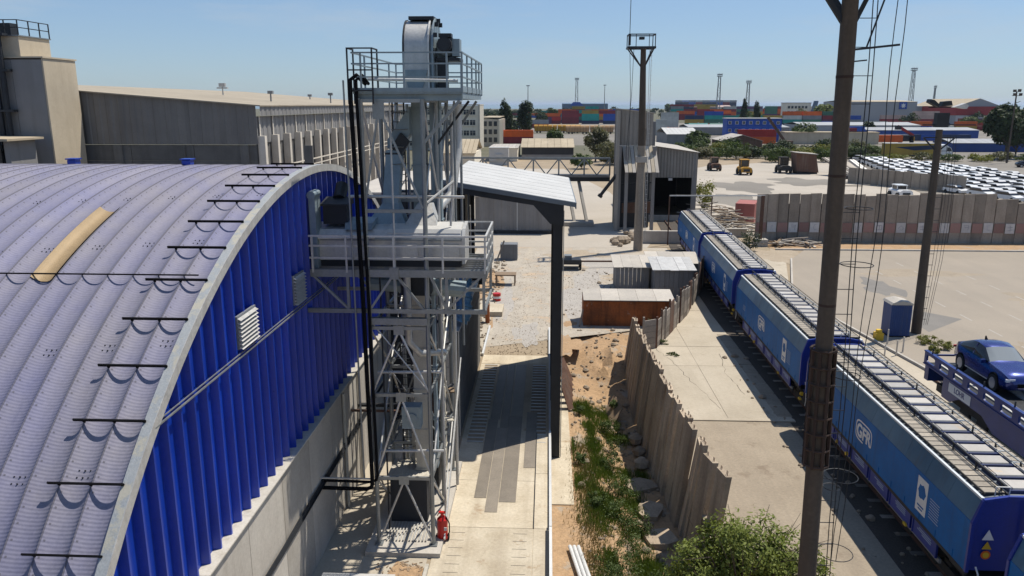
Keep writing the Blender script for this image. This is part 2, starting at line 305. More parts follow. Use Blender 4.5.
def rib_bump():      # fine cross-corrugation pressed into the arched roof sheets
    m = MATS['roof_steel']; N = m.node_tree.nodes; L = m.node_tree.links; b = N['Principled BSDF']
    g = N.new('ShaderNodeNewGeometry'); sp = N.new('ShaderNodeSeparateXYZ'); L.new(g.outputs['Position'], sp.inputs[0])
    def mth(op, a, c):
        x = N.new('ShaderNodeMath'); x.operation = op
        for i, v in enumerate((a, c)):
            if v is None: continue
            if isinstance(v, (int, float)): x.inputs[i].default_value = v
            else: L.new(v, x.inputs[i])
        return x.outputs[0]
    an = mth('ARCTAN2', mth('SUBTRACT', sp.outputs[1], 25.7), mth('ADD', sp.outputs[2], 5.73))
    wv = mth('SINE', mth('MULTIPLY', an, 18.92 * 2 * pi / .075), None)
    bp = N.new('ShaderNodeBump'); bp.inputs['Strength'].default_value = .16; bp.inputs['Distance'].default_value = .012
    # rows of fasteners along every seam
    u = mth('FRACT', mth('DIVIDE', mth('ADD', sp.outputs[0], 7.84), .61), None); edge = mth('MINIMUM', u, mth('SUBTRACT', 1.0, u))
    dot = mth('MULTIPLY', mth('LESS_THAN', mth('ABSOLUTE', mth('SUBTRACT', edge, .085), None), .02), mth('LESS_THAN', mth('FRACT', mth('MULTIPLY', an, 18.92 / .30), None), .13))
    lap = mth('LESS_THAN', edge, .03)
    old = b.inputs['Base Color'].links[0].from_socket; mx = N.new('ShaderNodeMix'); mx.data_type = 'RGBA'; L.new(mth('MULTIPLY', mth('MAXIMUM', dot, lap), .6), mx.inputs[0]); L.new(old, mx.inputs[6]); mx.inputs[7].default_value = (.045,.043,.05,1); L.new(mx.outputs[2], b.inputs['Base Color'])
    L.new(wv, bp.inputs['Height']); L.new(b.inputs['Normal'].links[0].from_socket, bp.inputs['Normal']); L.new(bp.outputs[0], b.inputs['Normal'])
rib_bump()

# ================================================================= THE SETTING
def lines(segs):
    out = []
    for a, b, st in segs:
        n = max(1, round((b - a) / st)); out += [a + (b - a) * i / n for i in range(n)]
    out.append(segs[-1][1]); return out
def sstep(a, b, x):
    t = min(1, max(0, (x - a) / (b - a))); return t * t * (3 - 2 * t)
from mathutils import noise as mnoise
def hgt(x, y):
    z = -.03
    if .29 < x < 6.6 and y < 56:
        t = 1 - sstep(44, 53, y)
        d = 1.25 + .75 * sstep(1.3, 4.2, x)
        z -= d * t * (1 - sstep(6.2, 6.5, x))
        n = mnoise.noise(Vector((x * .9, y * .9, 3))) * .16 + mnoise.noise(Vector((x * 2.7, y * 2.7, 8))) * .07
        z += n * (1 if x > 1.2 else .2)
        z += .95 * math.exp(-((x - 4.2) / 1.5) ** 2 - ((y - 47.3) / 2.6) ** 2) * (1 + mnoise.noise(Vector((x * 1.8, y * 1.8, 0))) * .6)
    return z
gx = lines([(-7000,-1000,1500),(-1000,-100,150),(-100,-12,8),(-12,.28,1.2),(.28,.30,.02),(.30,6.6,.3),(6.6,30,2),(30,120,8),(120,1000,110),(1000,7000,1500)])
gy = lines([(-200,0,25),(0,15,2),(15,56,.45),(56,120,2),(120,400,14),(400,2600,200)])
gr = MB(); gr.grid(lambda u, v: (lambda x, y: (x, y, hgt(x, y)))(gx[round(u*(len(gx)-1))], gy[round(v*(len(gy)-1))]), len(gx)-1, len(gy)-1)
ground = struct(gr.build('ground', ['dirt', 'red_dirt', 'scrub'], smooth=True, fix=False))
for pl in ground.data.polygons:
    c = pl.center
    if .3 < c.x < 6.4 and 14 < c.y < 54: pl.material_index = 1
    elif c.y > 236 or c.x < -30: pl.material_index = 2
struct(MB().quad((-30000,2600,-.05),(30000,2600,-.05),(30000,50000,-.05),(-30000,50000,-.05)).build('sea', 'sea', fix=False))
def sheet(name, pts, z, m): return struct(MB().quad(*[(x, y, z) for x, y in pts]).build(name, m))
sheet('gravel_track', [(-7.5,46.3),(9,46.3+7),(13,71),(13,84),(-7.5,84)], -.012, 'gravel')
random.seed(19)
def blot(name, cx, cy, rx, ry, z, m, n=26):
    pts = []
    for k in range(n):
        a = 2*pi*k/n; q = 1 + .22*sin(3*a+cx) + .16*sin(7*a+cy) + random.uniform(-.1,.1); pts.append((cx+rx*q*cos(a), cy+ry*q*sin(a)))
    return sheet(name, pts, z, m)
blot('grey_gravel_patch', 3.6, 62, 2.2, 9.0, -.008, 'grey_gravel'); blot('grey_gravel_patch', 6.4, 74, 2.6, 4.6, -.0075, 'grey_gravel')
blot('grey_gravel_patch', -1.3, 51, .9, 2.6, -.0085, 'grey_gravel', 40); blot('grey_gravel_patch', -3.2, 60, .6, 6, -.0083, 'grey_gravel', 50)
blot('dirt_spill', -4.7, 54, .8, 5.0, -.0065, 'red_dirt'); blot('dirt_spill', -4.9, 66, 1.1, 5.5, -.0063, 'red_dirt'); blot('dirt_spill', 1.4, 48.6, .9, 2.2, -.006, 'red_dirt'); blot('dirt_spill', 7.5, 69, 2.4, 1.4, -.0055, 'rut_dirt'); blot('dirt_spill', 3.0, 80, 3.0, 2.0, -.0052, 'rut_dirt')
blot('dirt_spill', 24, 80, 2.4, 4.5, -.004, 'rut_dirt'); blot('dirt_spill', 19, 88, 2.2, 3.5, -.0035, 'rut_dirt')
for cx, cy, rx, ry in ((37,150,6,10),(48,120,8,6),(30,128,5,9),(52,160,7,8)): blot('yard_stain', cx, cy, rx, ry, -.005 + cx*.00001, 'road_far')
for cx, cy, rx, ry in ((31,47,1.2,4),(40,62,3.2,2.2),(34,72,5,1.6),(46,55,2.5,5),(28.5,66,1.4,3.4)): blot('asphalt_stain', cx, cy, rx, ry, .002 + cx*.00002, 'asphalt_patch' if cx < 30 else 'apron_worn')
sheet('yard_concrete', [(-16,84.02),(10.9,84.02),(13,92),(13,104),(11,140),(4,190),(-16,190)], -.008, 'yard')
sheet('yard_lot', [(19.5,106),(23,96),(24.5,90.2),(58,90.2),(66,143),(84,222),(84,232),(40,200),(22,170)], -.008, 'yard')
sheet('car_lot_ground', [(58.1,90.2),(130,90.2),(150,260),(84.2,232),(66.2,143)], -.007, 'road_far')
sheet('asphalt_lot', [(20.0,62.5),(21.65,49.6),(22.4,44.3),(22.6,15),(90,15),(90,83.4),(27.5,83.4),(24.5,78)], .0, 'asphalt')
sheet('asphalt_repair_patch', [(26.2,52.5),(30.2,56),(27,59.4),(26.3,55)], .004, 'asphalt_patch')
sheet('service_strip', [(16.2,15),(20.9,15),(22.25,30),(22.25,44.3),(21.5,49.5),(19.85,62.5),(24,78),(21,84),(17.5,84),(16.4,50)], -.006, 'apron')
sheet('ballast_bed', [(11.85,4),(16.3,4),(16.5,50),(17.6,84),(18.6,104),(14.6,104),(13.4,84),(12.7,70),(12.1,50)], -.002, 'ballast')
for a, b in (((-60,150),(140,262)),):   # main road behind the yard
    sheet('main_road', [(40,232),(84,232.2),(175,262),(320,330),(320,350),(150,285),(40,250)], -.004, 'road_far')
for k, (x0, x1, y0, y1) in enumerate([(-150,60,300,420),(60,260,300,470),(-80,160,440,660),(160,460,520,900)]):
    sheet('port_yard', [(x0,y0),(x1,y0),(x1*1.2,y1),(x0*1.2,y1)], -.012 + .002*k, 'road_far')
# kerb between service strip and asphalt
kb = MB()
kp = [(24.6,78.2),(20.0,62.5),(20.9,55.4),(21.65,49.4),(22.3,44.5),(22.45,30),(22.45,16)]
for i in range(len(kp)-1): kb.bar((*kp[i], .05), (*kp[i+1], .05), .16, .2)
struct(kb.build('kerb', 'concrete'))
kb = MB(); kb.box(24.5,90,83.3,83.55,-.05,.14); struct(kb.build('kerb', 'concrete'))
sheet('verge', [(24.4,83.6),(90,83.6),(90,88.3),(23.6,88.3)], .012, 'red_dirt')
# dashed lane paint on the asphalt
dm = MB()
for (x, y0, n) in ((30.6,40,9),(34.2,44,9),(38.0,46,7)):
    for i in range(n):
        y = y0 + i * 3.9
        dm.quad((x+.02*i-.07,y,.006),(x+.02*i+.07,y,.006),(x+.02*i+.09,y+1.7,.006),(x+.02*i-.05,y+1.7,.006))
struct(dm.build('lane_dashes', 'road_paint'))

# ---- truck lane: cast slabs, steel plates, drainage gratings, guard rails
lane = struct(MB().box(-3.85,.24,14,33.35,-.9,-.02).box(-3.85,.24,44.4,46.2,-.9,-.02).box(-3.85,-3.6,33.35,44.4,-.9,-.02).box(-2.85,-.72,33.35,44.4,-.9,-.02).box(.05,.24,33.35,44.4,-.9,-.02).build('truck_lane', 'lane_concrete'))
def lane_slab(x0, x1, y0, y1):
    b = MB(); b.box(x0+.012,x1-.012,y0+.012,y1-.012,-.02,0.0); b.build('slab', 'lane_concrete', lane)
for y0, y1 in ((14,19.5),(19.5,25.9),(25.9,29.6),(29.6,33.3)): lane_slab(-3.85,-.38,y0,y1)
for y0, y1 in ((14,25.9),(25.9,30.3),(30.3,34.4)): lane_slab(-.38,.2,y0,y1)
lane_slab(-2.75,-.75,33.3,44.6); lane_slab(-3.85,.2,44.6,46.2)
for (x0,x1,y0,y1) in ((-2.78,-2.28,28.1,36),(-2.28,-1.78,27,35),(-1.78,-1.1,27.8,36.4),(-.9,-.38,30.8,37),(-2.7,-2.2,36.02,44.4),(-2.18,-1.75,35.02,44.4),(-1.72,-1.1,36.42,44.4)):
    MB().box(x0+.01,x1-.01,y0,y1,.004,.016).build('steel_plate', 'steel_plate', lane)
for x0, x1 in ((-3.6,-2.85),(-.72,.05)):
    MB().box(x0,x1,33.35,44.4,-.8,-.7).build('pit_floor', 'black', lane)
    n = 25
    for i in range(n + 1):
        y = 33.4 + i * (44.3 - 33.4) / n
        MB().box(x0,x1,y,y+.075,-.07,.004).build('grate_bar', 'galv_light', lane)
for i in range(22):      # worn cross grooves near the camera end
    y = 15 + i * .5
    for x in (-3.1, -.85):
        if y < 26: MB().box(x-.25,x+.25,y,y+.018,.001,.003).build('groove', 'dark_steel', lane)
for y0, y1 in ((14,25.8),(25.84,34),(34.04,52)):
    MB().box(.2,.30,y0,y1,-.2,.16).build('guard_rail', 'white_metal', lane)
MB().bar((-.37,25.9,.02),(-.37,34.4,.02),.03,.04).build('guard_rail', 'dark_steel', lane)
MB().bar((.13,14,.05),(.13,25.8,.05),.05,.12).build('guard_rail', 'dark_steel', lane)
MB().box(-3.95,-3.83,46,52.3,-.05,.16).build('guard_rail', 'white_metal', lane)
MB().box(-3.97,-3.85,14,23.3,-.05,.12).build('guard_rail', 'casing_beige', lane)
# floor between hall and lane
fl = struct(MB().box(-7.66,-3.98,12,60,-.5,-.005).build('hall_side_floor', 'concrete_floor'))
struct(MB().quad((-5.6,14,.004),(-3.99,14,.004),(-3.99,23.2,.004),(-5.0,23.6,.004),(-5.6,21,.004)).build('spill_patch','red_dirt'))
# column pad beside the lane
struct(MB().box(.3,1.28,30,45.8,-1.9,-1.24).build('column_pad', 'lane_concrete'))
struct(MB().box(.24,.31,14,46,-2.2,-.02).build('lane_retaining_wall', 'concrete'))
# ---- apron slabs right of the fence
ap = struct(MB().box(6.3,12.6,10,36.4,-.3,-.012).box(6.3,12.4,36.4,72,-.3,-.014).build('apron', 'apron'))
ys = [36.6,44.7,48.5,53,57.5,62,67]
for i in range(len(ys)-1):
    for x0, x1 in ((5.95,9.1),(9.1,12.3)):
        sk = .0 if x0 < 7 else .0
        MB().box(x0+.015,x1-.015,ys[i]+.02,ys[i+1]-.02,-.012,.0+.006*((i+int(x0)) % 2)).build('slab', 'apron', ap)
MB().box(6.0,12.4,10,36.35,-.011,-.003).build('slab', 'apron_worn', ap)
MB().box(6.0,12.3,36.3,36.62,-.01,.05).build('edge_strip', 'apron', ap)
for i in range(9): MB().box(11.6,12.35,37+i*1.6,38.5+i*1.6,.0,.012+.006*(i%3)).build('slab', 'apron_worn', ap)

random.seed(77)
for pts in ([(7.0,47.9),(7.7,45.5),(8.2,42),(9.2,37.2)],[(10.9,47),(10.4,43),(10.8,39.5)],[(6.6,52),(8.3,50.6),(9.4,50.2)]):
    b = MB(); fin = []
    for (xa_, ya_), (xb_, yb_) in zip(pts, pts[1:]):
        for k in range(7): fin.append((xa_+(xb_-xa_)*k/7+random.uniform(-.09,.09), ya_+(yb_-ya_)*k/7))
    for p, q in zip(fin, fin[1:]): w_ = random.uniform(.004,.016); b.quad((p[0]-w_,p[1],.0085),(p[0]+w_,p[1],.0085),(q[0]+w_,q[1],.0085),(q[0]-w_,q[1],.0085))
    b.build('crack','ballast',ap)
# ---- rails
def trackx(y): return 14.0 if y < 30 else 14.0 + .00072*(y-30)**2 if y < 58 else 14.0+.00072*28**2+.0403*(y-58)
rl = struct(MB().box(13.2,13.21,4,5,-.1,-.05).build('railway_track', 'ballast'))
for off in (-.76, .76):
    r = MB(); pts = [(trackx(y)+off, y, .12) for y in range(4, 106, 4)]
    for i in range(len(pts)-1): r.bar(pts[i], pts[i+1], .07, .16)
    r.build('rail', 'rust_brown', rl)
slp = MB().box(-1.25,1.25,-.12,.12,-.02,.045).mesh('sleeper', 'old_wood')
for y in range(0, 130):
    yy = 10 + y * .62
    if y % 2 == 0: link_mesh('sleeper', slp, rl, (trackx(yy), yy, -.035))
rl2 = struct(MB().box(21.0,21.01,4,5,-.1,-.05).build('railway_track', 'ballast'))
for off in (-.76, .76): MB().box(21.15+off-.035,21.15+off+.035,10,43.5,.0,.14).build('rail', 'rust_brown', rl2)

# ================================================================= BLUE ARCHED HALL
HX, HY, HZ, HR = -7.70, 25.7, -5.73, 18.92
TOPC = 4.85
hall = thing('arched_hall', 'long arched hall with grey-lilac ribbed steel roof and bright blue gable', 'hall', (HX - 20, HY, 0))
A0 = math.asin((TOPC - HZ) / HR)          # spring angle above horizontal
aS, aE = -(pi/2 - A0), (pi/2 - A0)
def arc(a, r=HR): return (HY + r * sin(a), HZ + r * cos(a))
PW = .61
def panel_mesh():
    b = MB(); nu, nv = 10, 74
    def P(u, v):
        a = aS + (aE - aS) * v
        d = .155 * abs(2*u - 1) ** 2.4 - .155          # trough between two seams
        if u in (0, 1): d = .012
        y, z = arc(a, HR + d); return (-PW * u, y - HY, z)
    b.grid(P, nu, nv); return b.mesh('roof_panel', 'roof_steel', None, True, False)
pm = panel_mesh()
for i in range(95):
    o = link_mesh('roof_panel', pm, hall, (20 - .14 - i * PW, 0, 0))
seam = MB()
for k in range(75):
    pass
def arc_strip(mb, x0, x1, r0, r1, n=60, a0=aS, a1=aE):
    for k in range(n):
        p, q = a0 + (a1-a0)*k/n, a0 + (a1-a0)*(k+1)/n
        mb.add([(x, *arc(a, r)) for a in (p, q) for x, r in ((x0,r0),(x1,r0),(x1,r1),(x0,r1))], [(0,1,5,4),(1,2,6,5),(2,3,7,6),(3,0,4,7)])
    return mb
arc_strip(MB(), HX-.15, HX+.05, HR-.12, HR+.035).build('verge_trim', 'roof_trim', hall)
arc_strip(MB(), HX+.052, HX+.066, HR-.2, HR+.04).build('verge_lip', 'galv_light', hall)
# bolted joint plates on the troughs
jp = MB()
for px in (-.22,-.11,0,.11,.22):
    for py in (-.07,.07): jp.cyl((px,py,-.01),(px,py,.02), .016, n=5)
jp = jp.mesh('bolt_group', 'dark_steel')
for i in range(26):
    for a in ((-.72,-.36,.0) if i % 2 else (-.56,-.2)):
        aa = a - .004*i
        y, z = arc(aa, HR - .15); o = link_mesh('bolt_group', jp, hall, (20 - .14 - (i+.5)*PW, y - HY, z)); o.rotation_euler = (-aa, 0, 0)
# snow bars beside the verge
brm = MB(); brm.bar((0,0,.045),(-1.46,0,.045),.035,.055)
for x in (-.04,-.65,-1.26): brm.box(x-.02,x+.02,-.02,.02,-.06,.03)
brm = brm.mesh('snow_bar', 'black')
for k in range(13):
    a = radians(-46.2 + 3.93 * k); y, z = arc(a, HR + .02)
    o = link_mesh('snow_bar', brm, hall, (20 - .1, y - HY, z)); o.rotation_euler = (-a, 0, 0)
y, z = arc(radians(-25.9), HR + .03)
MB().bar((HX-.4,y,z),(HX-26,y,z),.035,.03).build('snow_wire', 'black', hall)
# tan replacement sheet on one trough
pt = MB()
def P(u, v):
    a = radians(-26.2 + 10.4 * v); d = .155*abs(2*u-1)**2.4 - .155 + .025; yy, zz = arc(a, HR + d); return (HX - .14 - 6*PW - PW*(.04 + .92*u), yy, zz)
pt.grid(P, 8, 10); pt.build('patch_sheet', 'roof_patch', hall, True, False)
for x in (-16.7, -12.6):
    b = MB(); b.prism([(26.95,13.0),(27.25,13.0),(27.25,13.32),(26.95,13.28)],'x',x-.15,x+.15); b.box(x-.19,x+.19,26.9,27.3,13.3,13.34); b.build('roof_vent', 'blue_sheet', hall)
# gable: blue ribbed sheets, each its own panel
def top_at(y): return HZ + sqrt(max(0, (HR-.1)**2 - (y - HY)**2))
gw = .63; y = HY - 15.6; k = 0
while y < HY + 15.5:
    y1 = min(y + gw, HY + 15.55); zt = lambda q: max(TOPC + .05, top_at(q))
    prof = [(0,0),(.05,.0),(.13,-.17),(.87,-.17),(.95,0),(1,0)]
    for (za, zb, nm) in ((TOPC - .02, 9.0, 'gable_panel'), (9.0, None, 'gable_panel')):
        b = MB(); cur = []
        for t, d in prof:
            q = y + (y1 - y) * t; top = zt(q)
            lo = za; hi = top if zb is None else min(zb, top)
            cur.append((q, d, lo, hi))
        if max(c[3] - c[2] for c in cur) < .05: continue
        for c, e in zip(cur, cur[1:]):
            xs_ = HX + (.02 if zb is not None else .0)
            b.quad((xs_+c[1],c[0],c[2]),(xs_+e[1],e[0],e[2]),(xs_+e[1],e[0],max(e[2]+.01,e[3])),(xs_+c[1],c[0],max(c[2]+.01,c[3])))
        b.build(nm, 'blue_sheet', hall, False, False)
    y = y1
MB().bar((HX+.05,HY-11.75,9.0),(HX+.05,HY+11.5,9.0),.04,.03).bar((HX+.05,HY-11.75,9.1),(HX+.05,HY+11.5,9.08),.025,.02).build('gable_rail', 'galv', hall)
def louvre(y0, y1, z0, z1):
    f = MB(); f.box(HX-.02,HX+.04,y0,y1,z0,z1); f = f.build('louvre', 'tin_wall', hall)
    n = int((z1-z0)/.10)
    for i in range(n):
        z = z0 + .02 + i*(z1-z0)/n
        MB().add([(HX+.042,y0+.03,z),(HX+.042,y1-.03,z),(HX+.13,y1-.03,z-.02),(HX+.13,y0+.03,z-.02),(HX+.042,y0+.03,z+.03),(HX+.042,y1-.03,z+.03)],[(0,1,2,3),(3,2,5,4),(0,3,4),(1,5,2)]).build('slat','galv_light',f)
louvre(18.35,19.6,9.2,10.05); louvre(22.75,23.8,9.2,10.1)
# concrete plinth wall under the gable, cast in bays
y = HY - 15.6; k = 0
while y < HY + 15.4:
    y1 = min(y + 2.6, HY + 15.6)
    MB().box(HX-.4,HX+.07,y+.012,y1-.012,-.4,TOPC-.03).build('wall_bay', 'concrete', hall)
    MB().box(HX-.4,HX+.20,y+.004,y1-.004,TOPC-.028,TOPC+.01).build('coping', 'casing_beige', hall)
    y = y1
MB().box(HX-58,HX-.45,HY-15.75,HY-15.4,-.4,TOPC+.1).build('side_wall', 'concrete', hall)
MB().box(HX-58,HX-.45,HY+15.4,HY+15.75,-.4,TOPC+.1).build('side_wall', 'concrete', hall)
tr = MB()
for dz in (0,.07,.13): tr.tube([(HX+.13,16+i*2,2.52+dz+.03*sin(i*2.1+dz*9)) for i in range(10)], .022, 6)
tr.box(HX+.09,HX+.17,16,34.4,2.44,2.47); tr.build('cable_tray', 'dark_steel', hall)
for yy in (27.2, 29.6): MB().cyl((HX+.15,yy,0),(HX+.15,yy,TOPC-.2),.06).build('downpipe', 'casing_beige', hall)

# ================================================================= ELEVATOR TOWER
tw = thing('elevator_tower', 'tall grey steel lattice tower carrying a bucket elevator beside the blue gable', 'tower', (-4.8, 27.2, 0))
LX0, LX1 = -5.76, -3.85; FY = (24.4, 27.3, 30.2)
def part(name, m, fn, parent=tw, smooth=False):
    b = MB(); fn(b); return b.build(name, m, parent, smooth)
part('plinth', 'concrete', lambda b: b.box(-6.15,-3.55,23.85,31,-.1,.16))
for x in (LX0, LX1):
    for y in FY:
        top = 15.35
        part('leg', 'galv', lambda b: (b.cyl((x,y,.16),(x,y,top),.075,n=10), b.box(x-.14,x+.14,y-.14,y+.14,.16,.2)))
lv = [.18, 2.69, 5.72, 8.05, 11.9, 15.3]
for y in FY:
    for i, z in enumerate(lv[1:]):
        part('crossbeam', 'galv', lambda b: b.bar((LX0,y,z),(LX1,y,z),.09,.11))
        mx = (LX0+LX1)/2
        if y == FY[0] and i < 3:
            part('gusset', 'galv', lambda b: b.box(mx-.17,mx+.17,y-.07,y-.05,z-.22,z+.10))
        if i < 3:
            zl = lv[i]
            for x in (LX0, LX1): part('brace', 'galv_light' if y == FY[0] else 'galv', lambda b: b.cyl((mx,y-.03,z-.08),(x,y-.03,zl+.08),.038,n=7))
part('brace','galv',lambda b: b.bar((-5.2,24.37,15.1),(-5.75,24.37,12.0),.075,.06)); part('brace','galv',lambda b: b.bar((-5.2,24.37,15.1),(-3.9,24.37,12.0),.075,.06))
part('gusset','galv',lambda b: b.box(-5.38,-5.02,24.33,24.35,14.75,15.3))
for x in (LX0, LX1):
    for j in range(2):
        for i in range(5):
            z0, z1 = lv[i], lv[i+1]; y0, y1 = FY[j], FY[j+1]
            if i == 3: continue
            part('side_beam', 'galv', lambda b: b.bar((x,y0,z1),(x,y1,z1),.08,.1))
            zm = (z0+z1)/2
            if (i + j) % 2: part('brace', 'galv_light', lambda b: (b.cyl((x+.03,y0,z0+.1),(x+.03,y1,z1-.1),.036,n=7)))
            else: part('brace', 'galv_light', lambda b: (b.cyl((x+.03,y1,z0+.1),(x+.03,y0,z1-.1),.036,n=7)))
part('stair_stringer','galv_light',lambda b: b.bar((-3.5,24.7,.2),(-3.5,30,4.3),.05,.16)); part('stair_stringer','galv_light',lambda b: b.bar((-3.42,24.7,1.1),(-3.42,30,5.2),.04,.04))
part('tread','wood',lambda b: b.box(-4.0,-3.5,29.4,29.9,3.9,3.95)); part('tread','casing_beige',lambda b: b.box(-4.0,-3.5,28.4,28.7,3.1,3.14))
# pale ducts and machinery filling the lower half
for (x0,x1,y0,y1,z0,z1,m) in ((-4.05,-3.92,28.2,29.0,1.0,9.0,'casing_beige'),(-5.0,-4.75,28.9,29.3,4.2,9.6,'galv_light')):
    dk = part('duct', m, lambda b: b.box(x0,x1,y0,y1,z0,z1)); z = z0 + .9
    while z < z1 - .2: part('flange', m, lambda b: b.box(x0-.03,x1+.03,y0-.03,y1+.03,z,z+.05), dk); z += 1.3
for z in (3.4, 6.3): part('cross_pipe', 'galv_light', lambda b: b.cyl((-5.7,25.0,z),(-3.5,25.0,z+.05),.05,n=8)); part('cross_pipe', 'dark_steel', lambda b: b.cyl((-5.5,26.2,z+.6),(-3.6,29.9,z+.8),.06,n=8))
part('cross_pipe', 'galv_light', lambda b: b.tube([(-4.6,25.0,9.7),(-4.6,25.0,7.4),(-4.3,25.3,6.9),(-3.6,26.4,6.6)], .12, 10), smooth=True)
part('valve_box', 'casing', lambda b: (b.box(-4.95,-4.3,25.1,25.6,4.2,5.0), b.cyl((-4.6,25.05,4.6),(-4.6,25.15,4.6),.18,n=12)))
# clutter: conduits, tie rods, service platform and stair; pale and dark steel paint highlights and shade
random.seed(41)
for x, y, z0, z1, r, m in ((-3.62,26.0,.2,12.4,.04,'galv_light'),(-3.5,28.8,.2,14.9,.06,'galv_light'),(-3.58,29.3,2.0,13.2,.045,'galv'),(-5.55,25.2,.3,9.7,.03,'dark_steel'),(-5.3,29.9,.2,15.2,.06,'galv'),(-4.3,29.9,.2,15.2,.05,'galv_light'),(-4.9,24.6,9.9,15.3,.03,'galv_light'),(-3.3,30.1,5.7,15.3,.05,'galv'),(-3.2,27.2,10.0,15.3,.04,'galv')): part('conduit', m, lambda b: b.cyl((x,y,z0),(x,y,z1),r,n=8))
for (a, c) in (((-5.76,24.42,8.3),(-3.85,24.42,5.8)),((-5.76,30.2,8.3),(-3.85,30.2,11.8)),((-5.76,30.2,11.9),(-3.85,30.2,15.2)),((-3.85,24.4,12),(-3.85,27.3,15.2)),((-3.85,27.3,12),(-3.85,30.2,15.2)),((-3.85,30.2,12),(-3.85,27.3,15.2)),((-5.76,27.3,12),(-5.76,24.4,15.2)),((-5.76,27.3,12),(-5.76,30.2,15.2)),((-3.85,27.3,8.1),(-3.85,30.2,11.8)),((-3.85,30.2,8.1),(-3.85,27.3,11.8)),((-5.76,27.3,5.8),(-3.85,27.3,8.0)),((-3.85,27.3,2.8),(-5.76,27.3,5.6))): part('tie_rod', 'galv_light', lambda b: b.cyl(a, c, .022, n=6))
for zf in ():
    for i in range(6): part('platform_bar', 'galv', lambda b: b.box(-3.8+i*.11,-3.73+i*.11,27.2,30.3,zf,zf+.04))
    for z in (.5,1.0): part('handrail', 'galv_light', lambda b: (b.cyl((-3.14,27.2,zf+z),(-3.14,30.3,zf+z),.02,n=6), b.cyl((-3.8,27.2,zf+z),(-3.14,27.2,zf+z),.02,n=6)))
    for y in (27.2,28.2,29.2,30.3): part('post', 'galv_light', lambda b: b.cyl((-3.14,y,zf),(-3.14,y,zf+1.02),.022,n=6))
part('duct', 'galv_light', lambda b: b.tube([(-3.35,29.4,15.2),(-3.35,29.4,13.6),(-3.5,28.6,12.0),(-4.2,27.4,11.2)], .17, 12), smooth=True)
part('filter_drum', 'casing', lambda b: (b.cyl((-3.1,26.6,9.98),(-3.1,26.6,10.7),.2,n=14)), smooth=True)
# top deck
part('top_deck', 'casing', lambda b: (b.box(-5.95,-2.62,24.3,31.4,15.5,15.56), b.box(-5.8,-2.62,24.45,24.52,15.3,15.5), b.box(-5.95,-2.62,31.3,31.4,15.36,15.5), b.box(-5.95,-5.85,24.6,31.3,15.36,15.5), b.box(-2.72,-2.62,24.6,31.3,15.36,15.5)))
part('toe_board', 'casing', lambda b: (b.box(-5.95,-2.62,24.27,24.29,15.56,15.68), b.box(-2.61,-2.59,24.3,31.4,15.56,15.74)))
def rail(pts, posts, zf, h=1.15, r=.028, m='galv', post_r=.03, mids=(.38,.72)):
    for f in (1.0,) + mids:
        part('handrail', m, lambda b: [b.bar((*p, zf+h*f), (*q, zf+h*f), r*2) for p, q in zip(pts, pts[1:])])
    for x, y in posts: part('post', m, lambda b: b.bar((x,y,zf-.05),(x,y,zf+h), post_r*2))
rail([(-5.95,31.4),(-5.95,24.28),(-2.6,24.28),(-2.6,31.4),(-5.95,31.4)], [(-5.68,24.28),(-4.36,24.28),(-3.06,24.28),(-2.6,24.28),(-5.95,26),(-5.95,28),(-5.95,30),(-2.6,25.8),(-2.6,27.4),(-2.6,29),(-2.6,30.2),(-2.6,31.4),(-4.2,31.4),(-5.95,31.4),(-5.1,31.4),(-3.4,31.4)], 15.56, r=.022, m='casing', post_r=.026)  # top rails in darker teal, shade put into the steel colour
part('kickpipe', 'galv_light', lambda b: b.cyl((-5.6,24.9,15.95),(-2.8,24.9,15.9),.05))
# ladder and cage on the left of the deck
part('ladder_gate', 'dark_steel', lambda b: [b.bar((-6.05,24.15,z),(-5.3,24.15,z),.04) for z in (15.6,16.2,16.83)] + [b.bar((x,24.15,15.2),(x,24.15,16.85),.045) for x in (-6.05,-5.3)] + [b.bar((x,24.9,15.2),(x,24.9,16.85),.045) for x in (-6.05,-5.3)] + [b.bar((x,24.15,16.83),(x,24.9,16.83),.04) for x in (-6.05,-5.3)])
for x in (-5.35,-4.95): part('ladder_rail', 'dark_steel', lambda b: b.bar((x,27.3,.3),(x,27.3,15.4),.05))
for i in range(50): part('rung', 'dark_steel', lambda b: b.bar((-5.35,27.3,.5+i*.3),(-4.95,27.3,.5+i*.3),.025))
for i in range(24): part('cage_hoop', 'galv', lambda b: b.tube([(-5.15+.38*sin(t), 27.25-.7*cos(t)*.5-.25, 1.6+i*.58) for t in [(-pi/2)+pi*k/6 for k in range(7)]], .016, 4))
# knee braces under deck
part('knee_brace', 'galv', lambda b: b.bar((-2.7,24.4,15.3),(-3.85,24.4,14.0),.09)); part('knee_brace', 'galv', lambda b: b.bar((-2.7,30.2,15.3),(-3.85,30.2,13.6),.09)); part('knee_brace', 'dark_steel', lambda b: b.bar((-2.7,27.3,15.3),(-3.85,27.3,13.8),.08))
# elevator casings
def casing(x0,x1,y0,y1,z0,z1,m,step=1.95):
    c = part('elevator_casing', m, lambda b: b.box(x0,x1,y0,y1,z0,z1))
    z = z0 + step
    while z < z1 - .2:
        part('flange', m, lambda b: b.box(x0-.035,x1+.035,y0-.035,y1+.035,z-.03,z+.03), c); z += step
casing(-4.72,-4.25,27.42,27.98,9.2,15.9,'casing'); casing(-4.10,-3.74,27.5,28.0,9.2,15.9,'casing'); casing(-4.72,-4.22,26.4,27.0,.5,9.2,'casing_beige',1.55); casing(-4.05,-3.95,26.6,27.0,2,9.2,'casing')  # trunk coloured blue-grey above as shade, beige below as lit
